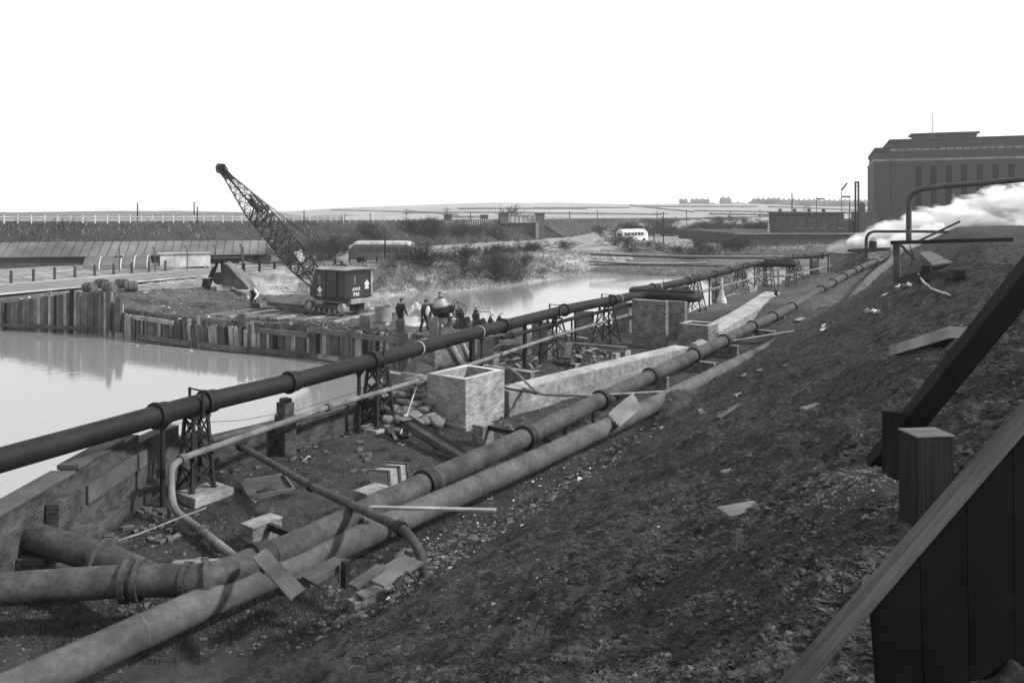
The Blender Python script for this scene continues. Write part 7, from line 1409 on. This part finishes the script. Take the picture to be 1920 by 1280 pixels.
# small scrub on the river bank
p = scatter(420, (690, 1120), 80, 112, lambda x, y, z: bk_(x, y, z) & (fbm(x * .3, y * .3, 2, 21) > -.2)); 
P0, P1, R0, R1 = shrub_mesh(55, 1.0, 1.2, trunks=4); m_ = np.random.default_rng(4).random(len(P0)) < .16; V, Fc = segs(P0[m_], P1[m_], np.maximum(R0[m_], .009), np.maximum(R1[m_], .008)); VV = []; FF = []
for i, q in enumerate(p[:300]):
    a = i * 1.3; sc = .5 + .9 * ((i * 37) % 10) / 10; Rm = np.array([[math.cos(a), -math.sin(a), 0], [math.sin(a), math.cos(a), 0], [0, 0, 1]]); VV.append(V @ Rm.T * sc + q); FF.append(Fc + i * len(V))
npmesh('bank_scrub', np.concatenate(VV), np.concatenate(FF), M['scrub'], 'low brambly scrub covering the far river bank', 'scrub', kind='stuff')
# ---- hedgerows and far houses
hp = []
_cols = {}
def far_ground(px, py):
    k = round(px / 4) * 4; ds = np.arange(230, 1300, 4.0)
    if k not in _cols: _cols[k] = H((k - CX) / F * ds, ds, False)
    h = _cols[k]; i = int(np.argmax(h >= -(py - HY) / F * ds)); return Vector(((px - CX) / F * ds[i], ds[i], h[i]))
for (x0, y0), (x1, y1) in (((620, 394), (760, 398)), ((760, 396), (860, 404)), ((760, 400), (960, 399)), ((960, 400), (1240, 403)), ((1180, 386), (1300, 398)), ((1000, 391), (1180, 390)), ((1330, 402), (1450, 404)), ((860, 392), (1100, 392)), ((1440, 388), (1640, 396)), ((1200, 388), (1420, 388)), ((1300, 396), (1640, 401))):
    n = int(abs(x1 - x0) * 6)
    for i in range(n):
        u = (i + rnd.random()) / n; q = far_ground(x0 + (x1 - x0) * u + rnd.uniform(-.4, .4), y0 + (y1 - y0) * u + rnd.gauss(0, .35)); 
        if q.y > 230: hp.append((q.x, q.y, q.z))
# dense search range for far ground
hp = np.array(hp) if hp else np.zeros((0, 3)); 
if len(hp): rocks('hedgerows', hp + [0, 0, .3], (.2 + .0007 * hp[:, 1]) * rg.uniform(.5, 1.2, len(hp)), M['hedge'], 'thin dark hedgerows dividing the distant pale fields', 'hedgerow', 11, 1.0)
hr_ = thing('distant_house', 'distant house', 'house', (0, 0, 0), 'houses on the distant ridge'); OFF[hr_] = Vector((0, 0, 0))
mb = MB(); mb.box((-5, -4, -2), (5, 4, 5)); mb.prism([(-4, 0), (4, 0), (0, 3.4)], -5, 5, Matrix(((0, 0, 1, 0), (1, 0, 0, 0), (0, 1, 0, 5), (0, 0, 0, 1)))); mb.build('wall', M['housewall'], hr_)
mb = MB(); mb.face([(-5.4, -4.6, 4.5), (5.4, -4.6, 4.5), (5.4, 0, 8.6), (-5.4, 0, 8.6)]); mb.face([(5.4, 4.6, 4.5), (-5.4, 4.6, 4.5), (-5.4, 0, 8.6), (5.4, 0, 8.6)]); o = mb.build('roof', M['houseroof'], hr_); sd = o.modifiers.new('s', 'SOLIDIFY'); sd.thickness = .3
for x in (-3.5, 3.2): mb = MB(); mb.box((x, -.6, 7.5), (x + 1.2, .6, 10.2)); mb.build('chimney', M['housewall'], hr_)
for x in (-3.4, 1.8):
    for z in (.8, 3.2): mb = MB(); mb.box((x, -4.05, z), (x + 1.6, -4.01, z + 1.3)); mb.build('window', M['glass'], hr_)
first = True; hs_ = [(1281, 'small lone house at the left of the ridge'), (1302, 'second house on the ridge with a low roof'), (1310, 'third house touching the second on the ridge'), (1322, 'fourth small house on the ridge'), (1360, 'tall gabled house on the ridge left of the terrace')]
for k, px in enumerate(list(np.arange(1417, 1640, 9.5))): hs_.append((float(px), 'house in the long pale terrace on the ridge behind the poles'))
for i, (px, lab) in enumerate(hs_):
    D = 1090 if i < 5 else 930 - 60 * math.sin(i * .9); x = (px - CX) / F * D; o = hr_ if first else copy_tree(hr_); first = False; s = 1.0 if i != 4 else 1.25; o.location = (x, D, Hz(x, D) - .5); o.rotation_euler = (0, 0, (i * .7) % .6 - .3); o.scale = (s * (.8 if i >= 5 else 1), s, s * .85); o['label'] = lab
# ---- haze
mb = MB(); mb.box((-3600, -60, -60), (3600, 4400, 75)); m = bpy.data.materials.new('haze'); m.use_nodes = True; t = m.node_tree; t.nodes.clear(); o = t.nodes.new('ShaderNodeOutputMaterial'); v = t.nodes.new('ShaderNodeVolumePrincipled'); v.inputs['Color'].default_value = g(.95); v.inputs['Density'].default_value = .0003; v.inputs['Anisotropy'].default_value = .3; t.links.new(v.outputs[0], o.inputs['Volume'])
mb.build('haze', m, kind='stuff', label='thin pale haze over the whole valley', cat='haze')
